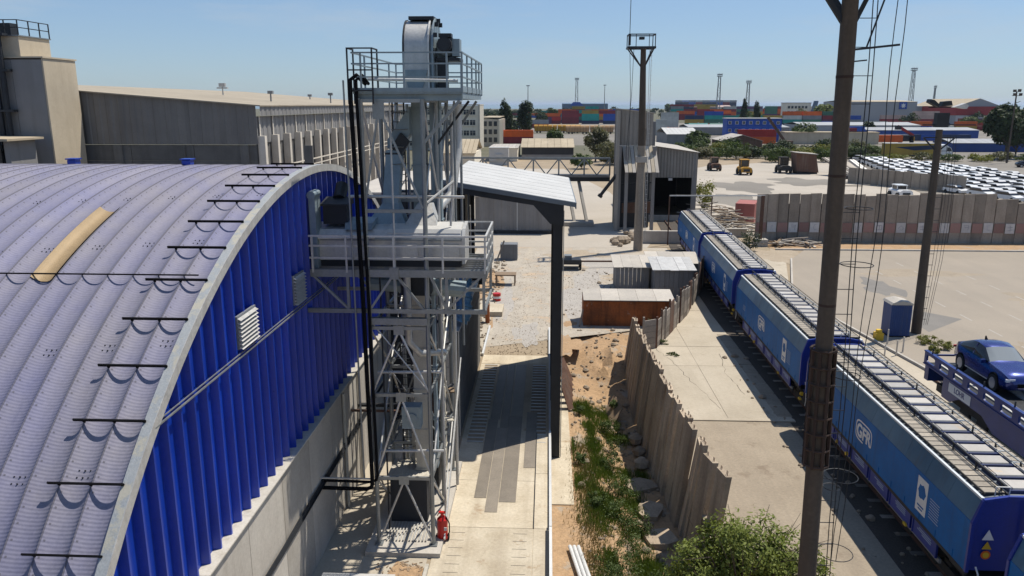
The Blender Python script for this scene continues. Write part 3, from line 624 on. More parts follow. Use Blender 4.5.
# elevator head: drum-shaped hood with flanged cheeks, motor and gearbox
def hood(b):
    cy, cz, r = 27.75, 16.95, 1.0
    poly = [(cy - r, 15.62)] + [(cy - r*cos(t), cz + r*sin(t)) for t in [pi*k/14 for k in range(15)]] + [(cy + r, 15.62)]
    b.prism(poly, 'x', -4.78, -4.0)
hd = part('elevator_head', 'galv_light', hood, smooth=True)
def cheek(b, x0, x1, g=.08):
    cy, cz, r = 27.75, 16.95, 1.0 + g
    poly = [(cy - r, 15.6)] + [(cy - r*cos(t), cz + r*sin(t)) for t in [pi*k/14 for k in range(15)]] + [(cy + r, 15.6)]
    b.prism(poly, 'x', x0, x1)
part('head_flange', 'galv_light', lambda b: cheek(b, -3.995, -3.94)); part('head_flange', 'casing', lambda b: cheek(b, -3.86, -3.80)); part('head_flange', 'dark_steel', lambda b: cheek(b, -4.84, -4.785, .03))
part('head_cheek', 'casing', lambda b: cheek(b, -3.935, -3.865, -.05))
for t in (0.5,1.0,1.5,2.0): part('flange_lug', 'dark_steel', lambda b: b.box(-3.80,-3.68,27.75-1.06*cos(t)-.05,27.75-1.06*cos(t)+.05,16.95+1.0*sin(t)-.08,16.95+1.0*sin(t)+.06))
part('head_lid', 'dark_steel', lambda b: b.box(-4.7,-3.85,27.3,28.2,17.95,18.06))
part('head_skirt', 'casing', lambda b: b.prism([(-4.8,16.3),(-4.0,16.3),(-4.2,15.65),(-4.65,15.65)],'y',26.68,26.74))
part('motor', 'dark_steel', lambda b: (b.cyl((-3.42,26.55,17.1),(-3.42,27.2,17.1),.24,n=16), b.cyl((-3.42,26.5,17.1),(-3.42,26.56,17.1),.2,n=16)))
part('gearbox', 'casing', lambda b: (b.cyl((-3.42,27.2,17.1),(-3.42,27.55,17.1),.33,n=16), b.box(-3.75,-3.12,27.5,28,16.7,17.35), b.box(-3.2,-2.95,26.9,27.5,16.75,17.3)))
part('motor_cap', 'dark_steel', lambda b: b.box(-3.62,-3.2,26.7,27.15,17.34,17.46))
part('drive_guard', 'dark_steel', lambda b: (b.box(-3.72,-3.4,27.0,27.5,15.6,16.7), b.box(-3.75,-2.95,26.9,28,16.6,16.7)))
# discharge spout and chute down to the conveyor
part('spout', 'casing', lambda b: b.prism([(-4.72,15.1),(-4.72,14.2),(-5.05,13.7),(-5.5,13.7),(-5.5,14.0)],'y',27.0,27.7))
part('spout_hood', 'dark_steel', lambda b: b.prism([(-5.0,14.25),(-4.7,13.95),(-4.95,13.55),(-5.35,13.75)],'y',26.75,26.99))
part('chute', 'casing', lambda b: b.add([(-5.52,26.8,13.65),(-4.98,26.8,13.65),(-4.98,27.35,13.65),(-5.52,27.35,13.65),(-5.62,26.4,11.9),(-5.08,26.4,11.9),(-5.08,26.95,11.9),(-5.62,26.95,11.9)],[(0,1,5,4),(1,2,6,5),(2,3,7,6),(3,0,4,7),(0,3,2,1),(4,5,6,7)]))
part('chute_band', 'dark_steel', lambda b: b.box(-5.55,-4.95,26.77,27.38,13.48,13.58))
part('chute_foot', 'casing', lambda b: b.add([(-5.62,26.4,11.9),(-5.08,26.4,11.9),(-5.08,26.95,11.9),(-5.62,26.95,11.9),(-6.2,25.5,11.1),(-4.6,25.5,11.1),(-4.6,26.2,11.1),(-6.2,26.2,11.1)],[(0,1,5,4),(1,2,6,5),(2,3,7,6),(3,0,4,7)]))
part('chute_foot', 'galv_light', lambda b: b.add([(-4.4,26.2,11.9),(-3.9,26.2,11.9),(-3.9,26.7,11.9),(-4.4,26.7,11.9),(-4.75,25.4,11.2),(-3.6,25.4,11.2),(-3.6,26.2,11.2),(-4.75,26.2,11.2)],[(0,1,5,4),(1,2,6,5),(2,3,7,6),(3,0,4,7),(0,3,2,1)]))
part('arm','galv_light',lambda b: b.cyl((-6.4,24.9,12.3),(-2.65,24.9,12.3),.05)); part('arm','galv_light',lambda b: b.cyl((-3.8,24.5,12.15),(-3.05,25.3,12.75),.045,n=8)); part('arm','galv_light',lambda b: b.cyl((-3.05,25.3,12.75),(-3.15,25.3,11.3),.04,n=8))
# mid platform
[part('deck_bar', 'galv', lambda b: b.box(-7.6,-1.92,24.36+i*.34,24.40+i*.34,9.9,9.97)) for i in range(10)]
part('platform_deck', 'galv', lambda b: (*[b.box(x,x+.06,24.34,27.5,9.8,9.89) for x in (-7.5,-6.4,-5.3,-4.2,-3.1,-2.1)], b.box(-7.6,-1.92,24.26,24.32,9.78,10.02), b.box(-1.95,-1.89,24.3,27.5,9.78,10.02)))
part('platform_chord', 'galv', lambda b: b.bar((-7.75,24.32,8.65),(-1.9,24.32,8.65),.12,.14)); part('platform_chord', 'galv', lambda b: b.bar((-5.8,24.36,8.3),(-3.85,24.36,8.3),.2,.22)); part('platform_chord', 'galv', lambda b: b.bar((-7.6,27.4,8.65),(-1.9,27.4,8.65),.1,.12))
for x in (-1.98,): part('platform_chord','galv',lambda b: b.bar((x,24.3,8.65),(x,27.4,8.65),.08,.1))
for yy in (24.32, 27.4):
    for a, c in (((-7.6,9.9),(-6.4,8.7)),((-4.87,9.9),(-5.7,8.7)),((-4.87,9.9),(-3.95,8.7)),((-4.87,9.9),(-4.87,8.7)),((-2.0,9.9),(-3.2,8.7)),((-3.75,9.9),(-3.2,8.7))):
        part('truss_brace', 'galv', lambda b: b.bar((a[0],yy,a[1]),(c[0],yy,c[1]),.085,.07))
    for x in (-2.0,-3.2,-6.4): part('truss_post', 'galv', lambda b: b.bar((x,yy,8.6),(x,yy,9.95),.09))
part('gusset','galv',lambda b: b.box(-5.02,-4.72,24.22,24.25,9.72,10.1))
rail([(-7.6,24.28),(-1.93,24.28),(-1.93,27.5),(-4.2,27.5)], [(-7.5,24.28),(-6.4,24.28),(-4.87,24.28),(-3.3,24.28),(-1.95,24.28),(-1.93,25.1),(-1.93,25.8),(-1.93,26.6),(-1.93,27.4),(-3,27.5)], 9.97, 1.14, m='galv_light')
# conveyor housing into the hall
cv = part('conveyor', 'galv_light', lambda b: b.prism([(24.95,10.2),(24.95,11.0),(25.1,11.2),(25.95,11.32),(26.15,11.0),(26.15,10.2)],'x',-7.7,-2.75))
part('end_plate', 'galv_light', lambda b: b.prism([(24.9,10.1),(24.9,11.0),(25.1,11.24),(25.97,11.36),(26.2,11.0),(26.2,10.1)],'x',-2.75,-2.65), cv)
for x0, x1 in ((-5.2,-4.0),(-3.95,-2.8)):
    part('cover', 'canopy_white', lambda b: b.prism([(25.0,11.10),(25.1,11.22),(25.95,11.345),(26.1,11.1),(26.1,11.0),(25.0,11.0)],'x',x0,x1), cv)
for x0, x1, m in ((-5.1,-4.2,'galv_light'),(-4.1,-2.85,'galv_light')):
    part('inspection_door', m, lambda b: b.box(x0,x1,24.90,24.945,10.3 if m != 'casing' else 10.45,10.75 if m != 'casing' else 10.6), cv)
part('rib', 'galv', lambda b: b.box(-7.4,-2.75,24.88,24.945,10.86,10.92), cv); part('skid', 'dark_steel', lambda b: b.box(-7.5,-2.8,25.0,26.0,9.98,10.2), cv)
part('cable', 'white_metal', lambda b: b.cyl((-7.6,24.85,10.95),(-5.6,24.85,10.98),.045), cv)
part('drive_motor', 'dark_steel', lambda b: (b.box(-7.35,-6.55,25.2,25.9,11.35,11.95), b.prism([(25.1,11.95),(25.1,12.02),(25.9,12.18),(26.0,11.95)],'x',-7.4,-6.5), b.cyl((-6.95,25.8,12.1),(-6.95,26.3,12.5),.22)), cv)
part('motor_plate', 'casing', lambda b: (b.box(-7.66,-7.45,24.7,25.3,9.98,12.35), b.cyl((-7.56,24.66,12.35),(-7.56,25.34,12.35),.14)), cv)
part('lid', 'casing', lambda b: b.prism([(24.98,11.2),(25.9,11.33),(25.9,11.5),(25.1,11.4)],'x',-6.6,-5.7), cv)
# lower machinery seen through the frame
part('boot_box', 'dark_clad', lambda b: b.box(-5.62,-4.28,25.9,27.3,.18,1.93))
part('boot_roof', 'casing_beige', lambda b: (b.box(-5.72,-4.2,25.82,27.4,1.93,1.98), *[b.box(-5.7+i*.152,-5.66+i*.152,25.82,27.4,1.98,2.0) for i in range(10)]))
for i in range(13): part('floor_bar', 'galv_light', lambda b: b.box(-5.55+i*.115,-5.50+i*.115,24.55,25.8,.2,.23))
part('hopper_beam', 'rust_brown', lambda b: b.box(-7.5,-4.0,28.0,28.08,3.6,3.68)); part('hopper_beam', 'dark_steel', lambda b: b.box(-7.6,-4.2,29.5,29.7,3.2,3.3))
part('lower_bin', 'dark_clad', lambda b: b.box(-5.0,-4.2,28.4,29.8,.2,3.4)); part('bin_post', 'casing_beige', lambda b: b.box(-4.95,-4.85,26.9,27.0,.2,4.8)); part('bin_panel', 'rust_brown', lambda b: b.box(-4.4,-4.36,27.9,28.8,3.5,6.5))
part('under_duct', 'casing', lambda b: b.cyl((-6.2,26.2,9.2),(-2.8,26.4,8.9),.3,n=12)); part('under_duct', 'dark_steel', lambda b: b.box(-4.9,-3.9,25.4,26.2,8.9,9.85))
# black pipes down the left side, turned into the hall wall
def hoop(x, y, r=.09, zb=2.4):
    return [(-5.6+(x+5.95)*.4,y+.5,15.8),(x+.15,y+.2,16.05),(x,y,15.9),(x,y,15.2),(x+.1,y,9),(x+.14,y,zb+.25),(x+.1,y,zb+.08),(x-.08,y,zb),(HX-.1,y+.05,zb)]
part('black_pipe', 'black', lambda b: b.tube(hoop(-5.98,24.1), .07, 8), smooth=True); part('black_pipe', 'black', lambda b: b.tube(hoop(-5.82,24.2,zb=2.62), .05, 8), smooth=True); part('cable_drop', 'galv', lambda b: b.cyl((-6.12,24.15,2.8),(-6.2,24.15,15.9),.03))
part('pipe_box', 'galv_light', lambda b: b.box(-7.6,-5.9,24.0,24.06,2.8,2.84))

# fire extinguisher
fx = thing('fire_extinguisher', 'large red wheeled fire extinguisher at the foot of the lattice tower', 'extinguisher', (-3.6, 24.95, 0))
part('cylinder', 'red', lambda b: (b.cyl((-3.6,24.95,.12),(-3.6,24.95,.86),.19,n=16), b.cyl((-3.6,24.95,.86),(-3.6,24.95,.98),.19,.08,n=16)), fx, True)
part('valve', 'red', lambda b: (b.cyl((-3.6,24.95,.98),(-3.6,24.95,1.1),.06), b.box(-3.72,-3.48,24.9,25.0,1.08,1.14), b.bar((-3.78,25.0,.95),(-3.66,25.0,1.18),.03)), fx)
part('label', 'white_paint', lambda b: b.box(-3.52,-3.42,24.76,24.785,.5,.62), fx)
for x in (-3.8,-3.4): part('wheel', 'tyre', lambda b: b.cyl((x-.03,25.02,.12),(x+.03,25.02,.12),.12,n=14), fx)
part('hose', 'black', lambda b: b.tube([(-3.48,24.9,1.0),(-3.34,24.85,.75),(-3.34,24.86,.4),(-3.42,24.86,.25)], .022, 6), fx)

# ================================================================= CANOPY OVER THE LANE
cp = thing('truck_canopy', 'tall open canopy over the lane with white sloping roof and black posts', 'canopy', (.5, 40, -1.2))
def slope(x): return 10.95 + (1.25 - x) * .165
n = 15; xa, xb = -4.6, 1.25; ya, yb = 34.3, 46.2
for i in range(n):
    y0 = ya + (yb-ya)*i/n + .004; y1 = ya + (yb-ya)*(i+1)/n - .004; dz = .006*(i % 2)
    part('roof_sheet', 'canopy_white', lambda b: b.add([(x,y,slope(x)+h+dz) for x in (xa,xb) for y in (y0,y1) for h in (0,.05)],[(0,2,3,1),(4,5,7,6),(1,3,7,5),(0,4,6,2),(0,1,5,4),(2,6,7,3)]), cp)
part('fascia', 'canopy_edge', lambda b: b.add([(xa,ya-.06,slope(xa)-.17),(xb+.03,ya-.06,slope(xb)-.17),(xb+.03,ya-.06,slope(xb)+.03),(xa,ya-.06,slope(xa)+.03),(xa,ya-.004,slope(xa)-.17),(xb+.03,ya-.004,slope(xb)-.17),(xb+.03,ya-.004,slope(xb)+.03),(xa,ya-.004,slope(xa)+.03)],[(0,1,2,3),(7,6,5,4),(0,4,5,1),(3,2,6,7)]), cp)
part('fascia', 'canopy_edge', lambda b: b.box(xb+.004,xb+.05,ya,yb,slope(xb)-.25,slope(xb)+.03), cp)
part('rafter', 'dark_steel', lambda b: b.add([(xa,ya+.02,slope(xa)-.45),(-.6,ya+.02,slope(-.6)-.4),(.15,ya+.02,slope(.15)-1.1),(.75,ya+.02,slope(.75)-1.1),(.75,ya+.02,slope(.75)-.02),(xa,ya+.02,slope(xa)-.02)] + [(xa,ya+.25,slope(xa)-.45),(-.6,ya+.25,slope(-.6)-.4),(.15,ya+.25,slope(.15)-1.1),(.75,ya+.25,slope(.75)-1.1),(.75,ya+.25,slope(.75)-.02),(xa,ya+.25,slope(xa)-.02)],[(0,1,2,3,4,5),(11,10,9,8,7,6)] + [(i,(i+1)%6,6+(i+1)%6,6+i) for i in range(6)]), cp)
for y in (38.4, 42.3, 46.0): part('rafter', 'dark_steel', lambda b: b.bar((xa,y,slope(xa)-.3),(.75,y,slope(.75)-.3),.2,.5), cp)
for y in (34.6, 38.4, 42.3, 46.0):
    part('post', 'dark_steel', lambda b: (b.box(.28,.72,y-.15,y-.12,-1.24,slope(.5)-.4), b.box(.28,.72,y+.12,y+.15,-1.24,slope(.5)-.4), b.box(.46,.54,y-.12,y+.12,-1.24,slope(.5)-.4)), cp)
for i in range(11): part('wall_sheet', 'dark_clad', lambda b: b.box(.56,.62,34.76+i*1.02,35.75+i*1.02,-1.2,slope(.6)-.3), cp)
for z in (0.9,3.2,5.6,8.0): part('girt', 'dark_steel', lambda b: b.bar((.66,34.6,z),(.66,46,z),.07,.14), cp)
part('drip_pipe', 'casing_beige', lambda b: b.bar((.76,34.5,-1.2),(.76,34.5,10.6),.04), cp)
for y in (36.0, 41, 46.0): part('post', 'dark_steel', lambda b: b.box(-4.55,-4.3,y-.12,y+.12,0,slope(-4.4)-.4), cp)

# intake house, coloured black as the shade under the canopy, and block cabin left of the lane
ih = thing('intake_house', 'intake house under the left side of the white canopy, coloured black for its shade', 'building', (-6.5, 42, 0))
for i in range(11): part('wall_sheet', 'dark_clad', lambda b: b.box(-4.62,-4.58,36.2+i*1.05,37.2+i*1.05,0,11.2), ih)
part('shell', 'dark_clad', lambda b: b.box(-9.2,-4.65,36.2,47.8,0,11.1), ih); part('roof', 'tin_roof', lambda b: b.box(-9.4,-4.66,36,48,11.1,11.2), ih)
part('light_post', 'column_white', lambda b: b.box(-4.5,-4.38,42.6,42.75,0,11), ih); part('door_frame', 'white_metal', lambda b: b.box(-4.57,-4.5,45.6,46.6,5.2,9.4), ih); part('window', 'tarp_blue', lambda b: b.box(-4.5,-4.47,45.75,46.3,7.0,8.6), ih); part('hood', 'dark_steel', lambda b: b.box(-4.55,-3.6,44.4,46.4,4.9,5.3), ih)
kc = thing('block_cabin', 'narrow grey block cabin with panel joints beside the grated lane', 'cabin', (-4.5, 39, 0))
for i in range(7):
    for j in range(6):
        part('block', 'block_dark', lambda b: b.box(-4.02,-3.96,34.0+i*1.6+.01,35.6+i*1.6-.01,j*.85+.01,(j+1)*.85-.01), kc)  # right face coloured dark as painted shade, front face pale
for j in range(6): part('block', 'column_white', lambda b: (b.box(-4.56,-4.03,33.94,34.0,j*.85+.01,(j+1)*.85-.01), b.box(-3.99,-3.94,33.93,33.99,j*.85+.01,(j+1)*.85-.01)), kc)
part('core', 'grey_clad', lambda b: b.box(-4.57,-4.03,34.02,45.2,0,5.08), kc)
part('block_cap', 'galv_light', lambda b: b.box(-4.6,-3.93,33.92,45.3,5.11,5.16), kc)
hs = thing('blue_hose', 'thick ribbed blue hose curving down onto the block cabin', 'hose', (-4.2, 35, 5.1))
path = [(-4.05+.2*sin(t*1.2), 36.4-1.4*t/1.6, 7.2-1.3*t*t/2.2) for t in [k*.06 for k in range(28)]]
path += [(path[-1][0]-.05*k, path[-1][1]-.03*k, path[-1][2]-.1*k) for k in range(1,4)]
part('hose_wall', 'blue_hose', lambda b: b.tube(path, [.36 + (.05 if k % 3 == 0 else 0) for k in range(len(path))], 14), hs)
for k in range(0, len(path)-1, 4):
    a = Vector(path[k]); d = (Vector(path[k+1]) - a).normalized()
    part('rib', 'blue_hose', lambda b: b.cyl(a - d*.05, a + d*.05, .43, n=14), hs)

# ================================================================= GRAIN WAGONS
def side_matrix(x, y, z): return Matrix(((0,0,-1,x),(-1,0,0,y),(0,1,0,z),(0,0,0,1)))
def make_wagon():
    t = thing('hopper_wagon', 'x', 'wagon', (0,0,0), 0, 'blue hopper wagons coupled on the track')
    W = lambda name, m, fn, par=None, sm=False: part(name, m, fn, par or t, sm)
    hl = 7.3
    body = W('body', 'wagon_blue', lambda b: [b.box(s*1.5-.02,s*1.5+.02,-hl,hl,1.72,3.32) for s in (-1,1)] + [b.box(-1.48,1.48,-hl+.1,hl-.1,1.74,1.8)])
    for s in (-1, 1):
        n = 10
        for i in range(n):
            y0, y1 = -hl + 2*hl*i/n + .006, -hl + 2*hl*(i+1)/n - .006
            W('slope_panel', 'wagon_slope', lambda b: b.add([(s*1.515,y0,3.3),(s*1.515,y1,3.3),(s*1.27,y1,4.03),(s*1.27,y0,4.03),(s*1.47,y0,3.3),(s*1.47,y1,3.3),(s*1.23,y1,4.0),(s*1.23,y0,4.0)],[(0,1,2,3),(7,6,5,4),(0,4,5,1),(2,6,7,3),(1,5,6,2),(0,3,7,4)]))
        W('roof_rail', 'white_line', lambda b: b.bar((s*1.27,-hl,4.05),(s*1.27,hl,4.05),.09,.07))
        for i in range(13): W('rib', 'wagon_blue', lambda b: b.box(s*1.525-.012,s*1.525+.012,-6.6+i*1.1,-6.56+i*1.1,1.75,1.98))
        W('sill', 'underframe', lambda b: b.box(s*1.46-.05,s*1.46+.05,-hl,hl,1.58,1.70))
        W('bottom_sill', 'sill_grey', lambda b: b.box(s*1.30-.04,s*1.30+.04,-5.6,5.6,.86,1.0))
        for i in range(6):
            y0 = -5.5 + i*1.85
            sp = W('side_panel', 'wagon_end', lambda b: (b.box(s*1.38-.02,s*1.38+.02,y0,y0+1.7,.98,1.58), b.box(s*1.41-.02,s*1.41+.025,y0,y0+.06,.98,1.58), b.box(s*1.41-.02,s*1.41+.025,y0+1.64,y0+1.7,.98,1.58)))
            W('stencil', 'light_print', lambda b: [b.box(s*1.405-.003,s*1.405+.003,y0+.35+random.random()*.1,y0+.9+random.random()*.5,1.2+k*.07,1.235+k*.07) for k in range(4 if i%2 else 3)], sp)
            W('hopper_chute', 'underframe', lambda b: b.add([(s*.2,y0,1.6),(s*1.3,y0,1.6),(s*1.3,y0+1.7,1.6),(s*.2,y0+1.7,1.6),(s*.6,y0+.6,.4),(s*1.05,y0+.6,.4),(s*1.05,y0+1.1,.4),(s*.6,y0+1.1,.4)],[(0,1,5,4),(1,2,6,5),(2,3,7,6),(3,0,4,7),(4,5,6,7)]))
        W('brake_lever', 'yellow', lambda b: (b.box(s*1.44-.03,s*1.44+.03,3.2,3.3,1.0,1.14), b.box(s*1.44-.03,s*1.44+.03,-3.45,-3.25,.92,1.02), b.cyl((s*1.4,2.1,1.05),(s*1.5,2.1,1.05),.08)))
    W('centre_beam', 'underframe', lambda b: b.box(-.3,.3,-hl-.2,hl+.2,.95,1.35))
    # ends
    for e in (-1, 1):
        poly = [(-1.5,1.72),(-1.5,3.3),(-1.27,4.02),(-.6,4.14),(.6,4.14),(1.27,4.02),(1.5,3.3),(1.5,1.72)]
        en = W('end_wall', 'wagon_end', lambda b: b.prism(poly,'y',e*hl-.05*(e>0)+.05*(e<0)-.03,e*hl-.05*(e>0)+.05*(e<0)+.03))
        ye = e*(hl+.06)
        W('end_rib', 'wagon_end', lambda b: [b.bar(p, q, .1, .1) for p, q in zip([(x,ye,z) for x,z in poly],[(x,ye,z) for x,z in poly[1:]])], en)
        for x in (.0,.5): W('ladder_rail', 'wagon_end', lambda b: b.bar((-x*e,ye+e*.06,1.0),(-x*e,ye+e*.06,4.1),.05), en)
        for k in range(8): W('rung', 'dark_steel', lambda b: b.bar((0,ye+e*.06,1.2+k*.36),(-.5*e,ye+e*.06,1.2+k*.36),.03), en)
        W('grab_rail', 'white_metal', lambda b: b.tube([(1.25*e,ye+e*.03,1.9),(1.25*e,ye+e*.2,1.75),(1.2*e,ye+e*.2,1.0),(1.2*e,ye+e*.1,.7)], .028, 6), en)
        W('grab_rail', 'white_metal', lambda b: b.tube([((.75*e),ye,1.1),((.75*e),ye+e*.2,1.15),(.0,ye+e*.2,1.15),(0,ye,1.1)], .022, 6), en)
        W('end_grate', 'wagon_end', lambda b: [b.box(1.0*e-.3,1.0*e+.3,ye-.01,ye+.01,1.1+k*.09,1.14+k*.09) for k in range(5)], en)
        W('sign', 'sign_white', lambda b: b.prism([((.98*e)-.17,2.75),((.98*e)+.17,2.75),((.98*e),3.08)],'y',e*(hl+.02),e*(hl+.035)), en)
        W('sign', 'yellow', lambda b: b.prism([((.98*e)-.14,2.45),((.98*e)+.14,2.45),((.98*e),2.70)],'y',e*(hl+.02),e*(hl+.035)), en)
        W('sign', 'orange_paint', lambda b: b.cyl(((.98*e),e*(hl+.02),2.26),((.98*e),e*(hl+.035),2.26),.14,n=18), en)
        W('sign_mark', 'yellow', lambda b: b.cyl(((.98*e),e*(hl+.036),2.26),((.98*e),e*(hl+.042),2.26),.09,n=18), en)
        W('headstock', 'underframe', lambda b: b.box(-1.3,1.3,e*(hl+.1)-.08,e*(hl+.1)+.08,.9,1.3))
        W('platform_step', 'underframe', lambda b: b.box(-1.4,1.4,e*(hl-.55)-.5,e*(hl-.55)+.5,1.4,1.46))
        for x in (-.88,.88): W('buffer', 'underframe', lambda b: (b.cyl((x,e*(hl+.15),1.06),(x,e*(hl+.55),1.06),.09), b.cyl((x,e*(hl+.55),1.06),(x,e*(hl+.6),1.06),.24,n=14)))
        W('lamp_bracket', 'yellow', lambda b: (b.cyl((1.36*e,e*hl,1.28),(1.36*e,e*(hl+.08),1.28),.1), b.box(1.45*e-.05,1.45*e+.05,e*hl-.2,e*hl+.05,1.0,1.08)))
        bg_ = W('bogie', 'underframe', lambda b: [b.box(x-.06,x+.06,e*5.45-1.35,e*5.45+1.35,.45,.75) for x in (-.98,.98)] + [b.box(-.98,.98,e*5.45-.2,e*5.45+.2,.5,.9)])
        for dy in (-.9,.9):
            for x in (-.76,.76): W('wheel', 'dark_steel', lambda b: (b.cyl((x-.06,e*5.45+dy,.66),(x+.06,e*5.45+dy,.66),.46,n=18), b.cyl((x-.1,e*5.45+dy,.66),(x+.1,e*5.45+dy,.66),.14,n=10)), bg_)
    # roof
    rf = W('roof', 'wagon_roof', lambda b: b.prism([(-1.25,3.98),(-1.25,4.03),(-.6,4.12),(.6,4.12),(1.25,4.03),(1.25,3.98)],'y',-hl+.1,hl-.1))
    n = 17
    hm = MB(); hm.box(-.52,.56,-.36,.36,.0,.10); hm = hm.mesh('hatch_frame', 'hatch_navy')
    lm = MB(); lm.prism([(-.28,.101),(-.26,.14),(.26,.14),(.28,.101)],'x',-.40,.42); lm.box(-.49,-.455,-.30,.30,.11,.155); lm.box(.5,.54,-.2,.2,.12,.2); lm = lm.mesh('lid', 'hatch_lid')
    for i in range(n):
        y = -6.72 + i * .84
        h = link_mesh('hatch', hm, t, (.12, y, 4.12)); link_mesh('lid', lm, h)
        W('hinge', 'white_line', lambda b: (b.bar((.7,y-.05,4.2),(1.0,y-.05,4.16),.03,.05), b.bar((.68,y-.25,4.22),(.68,y+.25,4.22),.03)), rf)
    for s in (-1, 1):
        x0 = -.86 if s < 0 else .96; hw = .30 if s < 0 else .24
        wk = W('walkway', 'underframe', lambda b: (b.box(x0-hw-.03,x0-hw,-hl+.1,hl-.1,4.13,4.19), b.box(x0+hw,x0+hw+.03,-hl+.1,hl-.1,4.13,4.19)))
        for i in range(40): W('walk_plate', 'walk_grate', lambda b: b.box(x0-hw,x0+hw,-7.1+i*.358,-6.80+i*.358,4.15,4.175), wk)
        hr = W('handrail', 'dark_steel' if s < 0 else 'galv', lambda b: (b.bar((x0-s*.24,-hl+.1,4.42),(x0-s*.24,hl-.1,4.42),.035), b.bar((x0-s*.24,-hl+.1,4.24),(x0-s*.24,hl-.1,4.24),.03)))
        for i in range(11): W('post', 'dark_steel', lambda b: b.bar((x0-s*.24,-7.0+i*1.4,4.1),(x0-s*.24,-7.0+i*1.4,4.44),.045), hr)
    for i in range(17): W('roof_bar', 'dark_steel', lambda b: (b.box(-1.22,-.45,-7.12+i*.84,-7.07+i*.84,4.10,4.16), b.box(.72,1.22,-7.12+i*.84,-7.07+i*.84,4.09,4.15)), rf)
    W('end_hoop', 'white_metal', lambda b: [b.tube([(x,-hl+.1,4.1),(x,-hl+.08,4.4),(x+.4,-hl+.08,4.4),(x+.4,-hl+.1,4.1)], .02, 5) for x in (-.9,.3)])
    # marks
    lg = text_mesh('GFR', .74, 'sign_white'); lg.transform(side_matrix(-1.526, .5, 2.58)); lo = link_mesh('logo', lg, body)
    def ring(b):
        n = 28; pts = []
        for k in range(n):
            a = 2*pi*k/n; pts.append((.78*math.copysign(abs(cos(a))**.5, cos(a)), .42*math.copysign(abs(sin(a))**.5, sin(a))))
        o1 = [(.5-p*1.0, 2.62+q*1.0) for p, q in pts]; i1 = [(.5-p*.92, 2.62+q*.86) for p, q in pts]
        for k in range(n):
            if k in (21,22,23,24,25): continue
            k2 = (k+1) % n; b.quad((-1.527,*o1[k]),(-1.527,*o1[k2]),(-1.527,*i1[k2]),(-1.527,*i1[k]))
    W('logo_ring', 'sign_white', ring, body)
    em = W('emblem_plate', 'sign_white', lambda b: b.box(-1.529,-1.522,-4.75,-4.05,1.98,3.18), body)
    W('emblem', 'wagon_blue', lambda b: b.add([(-1.532,-4.4+.27*r*cos(a)*1.0,2.72+.27*r*sin(a)) for a, r in zip([2*pi*k/14 for k in range(14)],(1,.9,1.05,.8,1,.95,.85,1.05,.9,1,.8,.95,1.05,.85))],[tuple(range(14))]), em)
    W('emblem_text', 'wagon_blue', lambda b: (b.box(-1.533,-1.53,-4.62,-4.18,2.18,2.24), b.box(-1.533,-1.53,-4.55,-4.25,2.08,2.13)), em)
    W('stencil', 'light_print', lambda b: [b.box(-1.527,-1.523,-5.6+random.random()*.06,-4.95,2.15+k*.09,2.18+k*.09) for k in range(8)], body)
    W('stencil', 'light_print', lambda b: [b.box(-1.527,-1.523,4.6,5.2+random.random()*.3,2.3+k*.12,2.34+k*.12) for k in range(3)], body)
    return t
wg = make_wagon()
wl = [(28.5,'blue hopper wagon behind the near pole, its three hazard signs facing the camera'),(44.2,'second blue hopper wagon of the train, just beyond the near pole'),
      (60.3,'third blue hopper wagon of the train, alongside the tin huts'),(76.2,'farthest blue hopper wagon of the train, rolling out from the grey shed'),(11.9,'nearest blue hopper wagon, only its corner in the bottom right')]
trees_w = [wg] + [copy_tree(wg) for _ in range(4)]
for o, (y, lab) in zip(trees_w, wl):
    o['label'] = lab; x0, x1 = trackx(y-5.5), trackx(y+5.5)
    o.location = ((x0+x1)/2, y, .0); o.rotation_euler = (0,0,-atan2(x1-x0, 11))

# ================================================================= CAR CARRIER AND CAR
cc = thing('car_carrier', 'dark blue car carrier wagon with slotted side girders, right of the hopper train', 'wagon', (21.2, 32, 0))
def girder(x, y0, y1, z0, z1, n):
    """side girder with rounded slots"""
    b = MB(); L_ = (y1-y0)/n
    for i in range(n):
        c = y0 + (i+.5)*L_; zc = (z0+z1)/2; K = 24; inner = []; outer = []
        for k in range(K):
            a = 2*pi*k/K; ca, sa = cos(a), sin(a)
            q = max(abs(ca), abs(sa)); outer.append((c + L_/2*ca/q, zc + (z1-z0)/2*sa/q))
            inner.append((c + L_*.34*math.copysign(abs(ca)**.45, ca), zc + (z1-z0)*.31*math.copysign(abs(sa)**.45, sa)))
        for xx in (x-.05, x+.05):
            for k in range(K): k2 = (k+1) % K; b.quad((xx,*outer[k]),(xx,*outer[k2]),(xx,*inner[k2]),(xx,*inner[k]))
        for k in range(K): k2 = (k+1) % K; b.quad((x-.05,*inner[k]),(x-.05,*inner[k2]),(x+.05,*inner[k2]),(x+.05,*inner[k]))
    b.box(x-.09,x+.09,y0,y1,z1,z1+.07); b.box(x-.09,x+.09,y0,y1,z0-.06,z0)
    return b
for x in (19.75, 22.65): girder(x,18,39.6,2.12,2.72,16).build('side_girder', 'carrier_blue', cc)
part('deck', 'dark_steel', lambda b: b.box(19.85,22.55,18,39.6,2.0,2.1), cc)
for x in (20.55, 22.0): part('wheel_track', 'galv_light', lambda b: (b.box(x-.27,x+.27,18,39.6,2.101,2.13), b.box(x-.29,x-.27,18,39.6,2.1,2.17), b.box(x+.27,x+.29,18,39.6,2.1,2.17)), cc)
for x in (19.8, 22.6):
    part('side_plate', 'carrier_blue', lambda b: b.prism([(37.6,1.0),(37.6,2.05),(18,2.05),(18,1.0),(33,1.0),(34,1.45),(36,1.45),(36.8,1.0)],'x',x-.04,x+.04), cc)
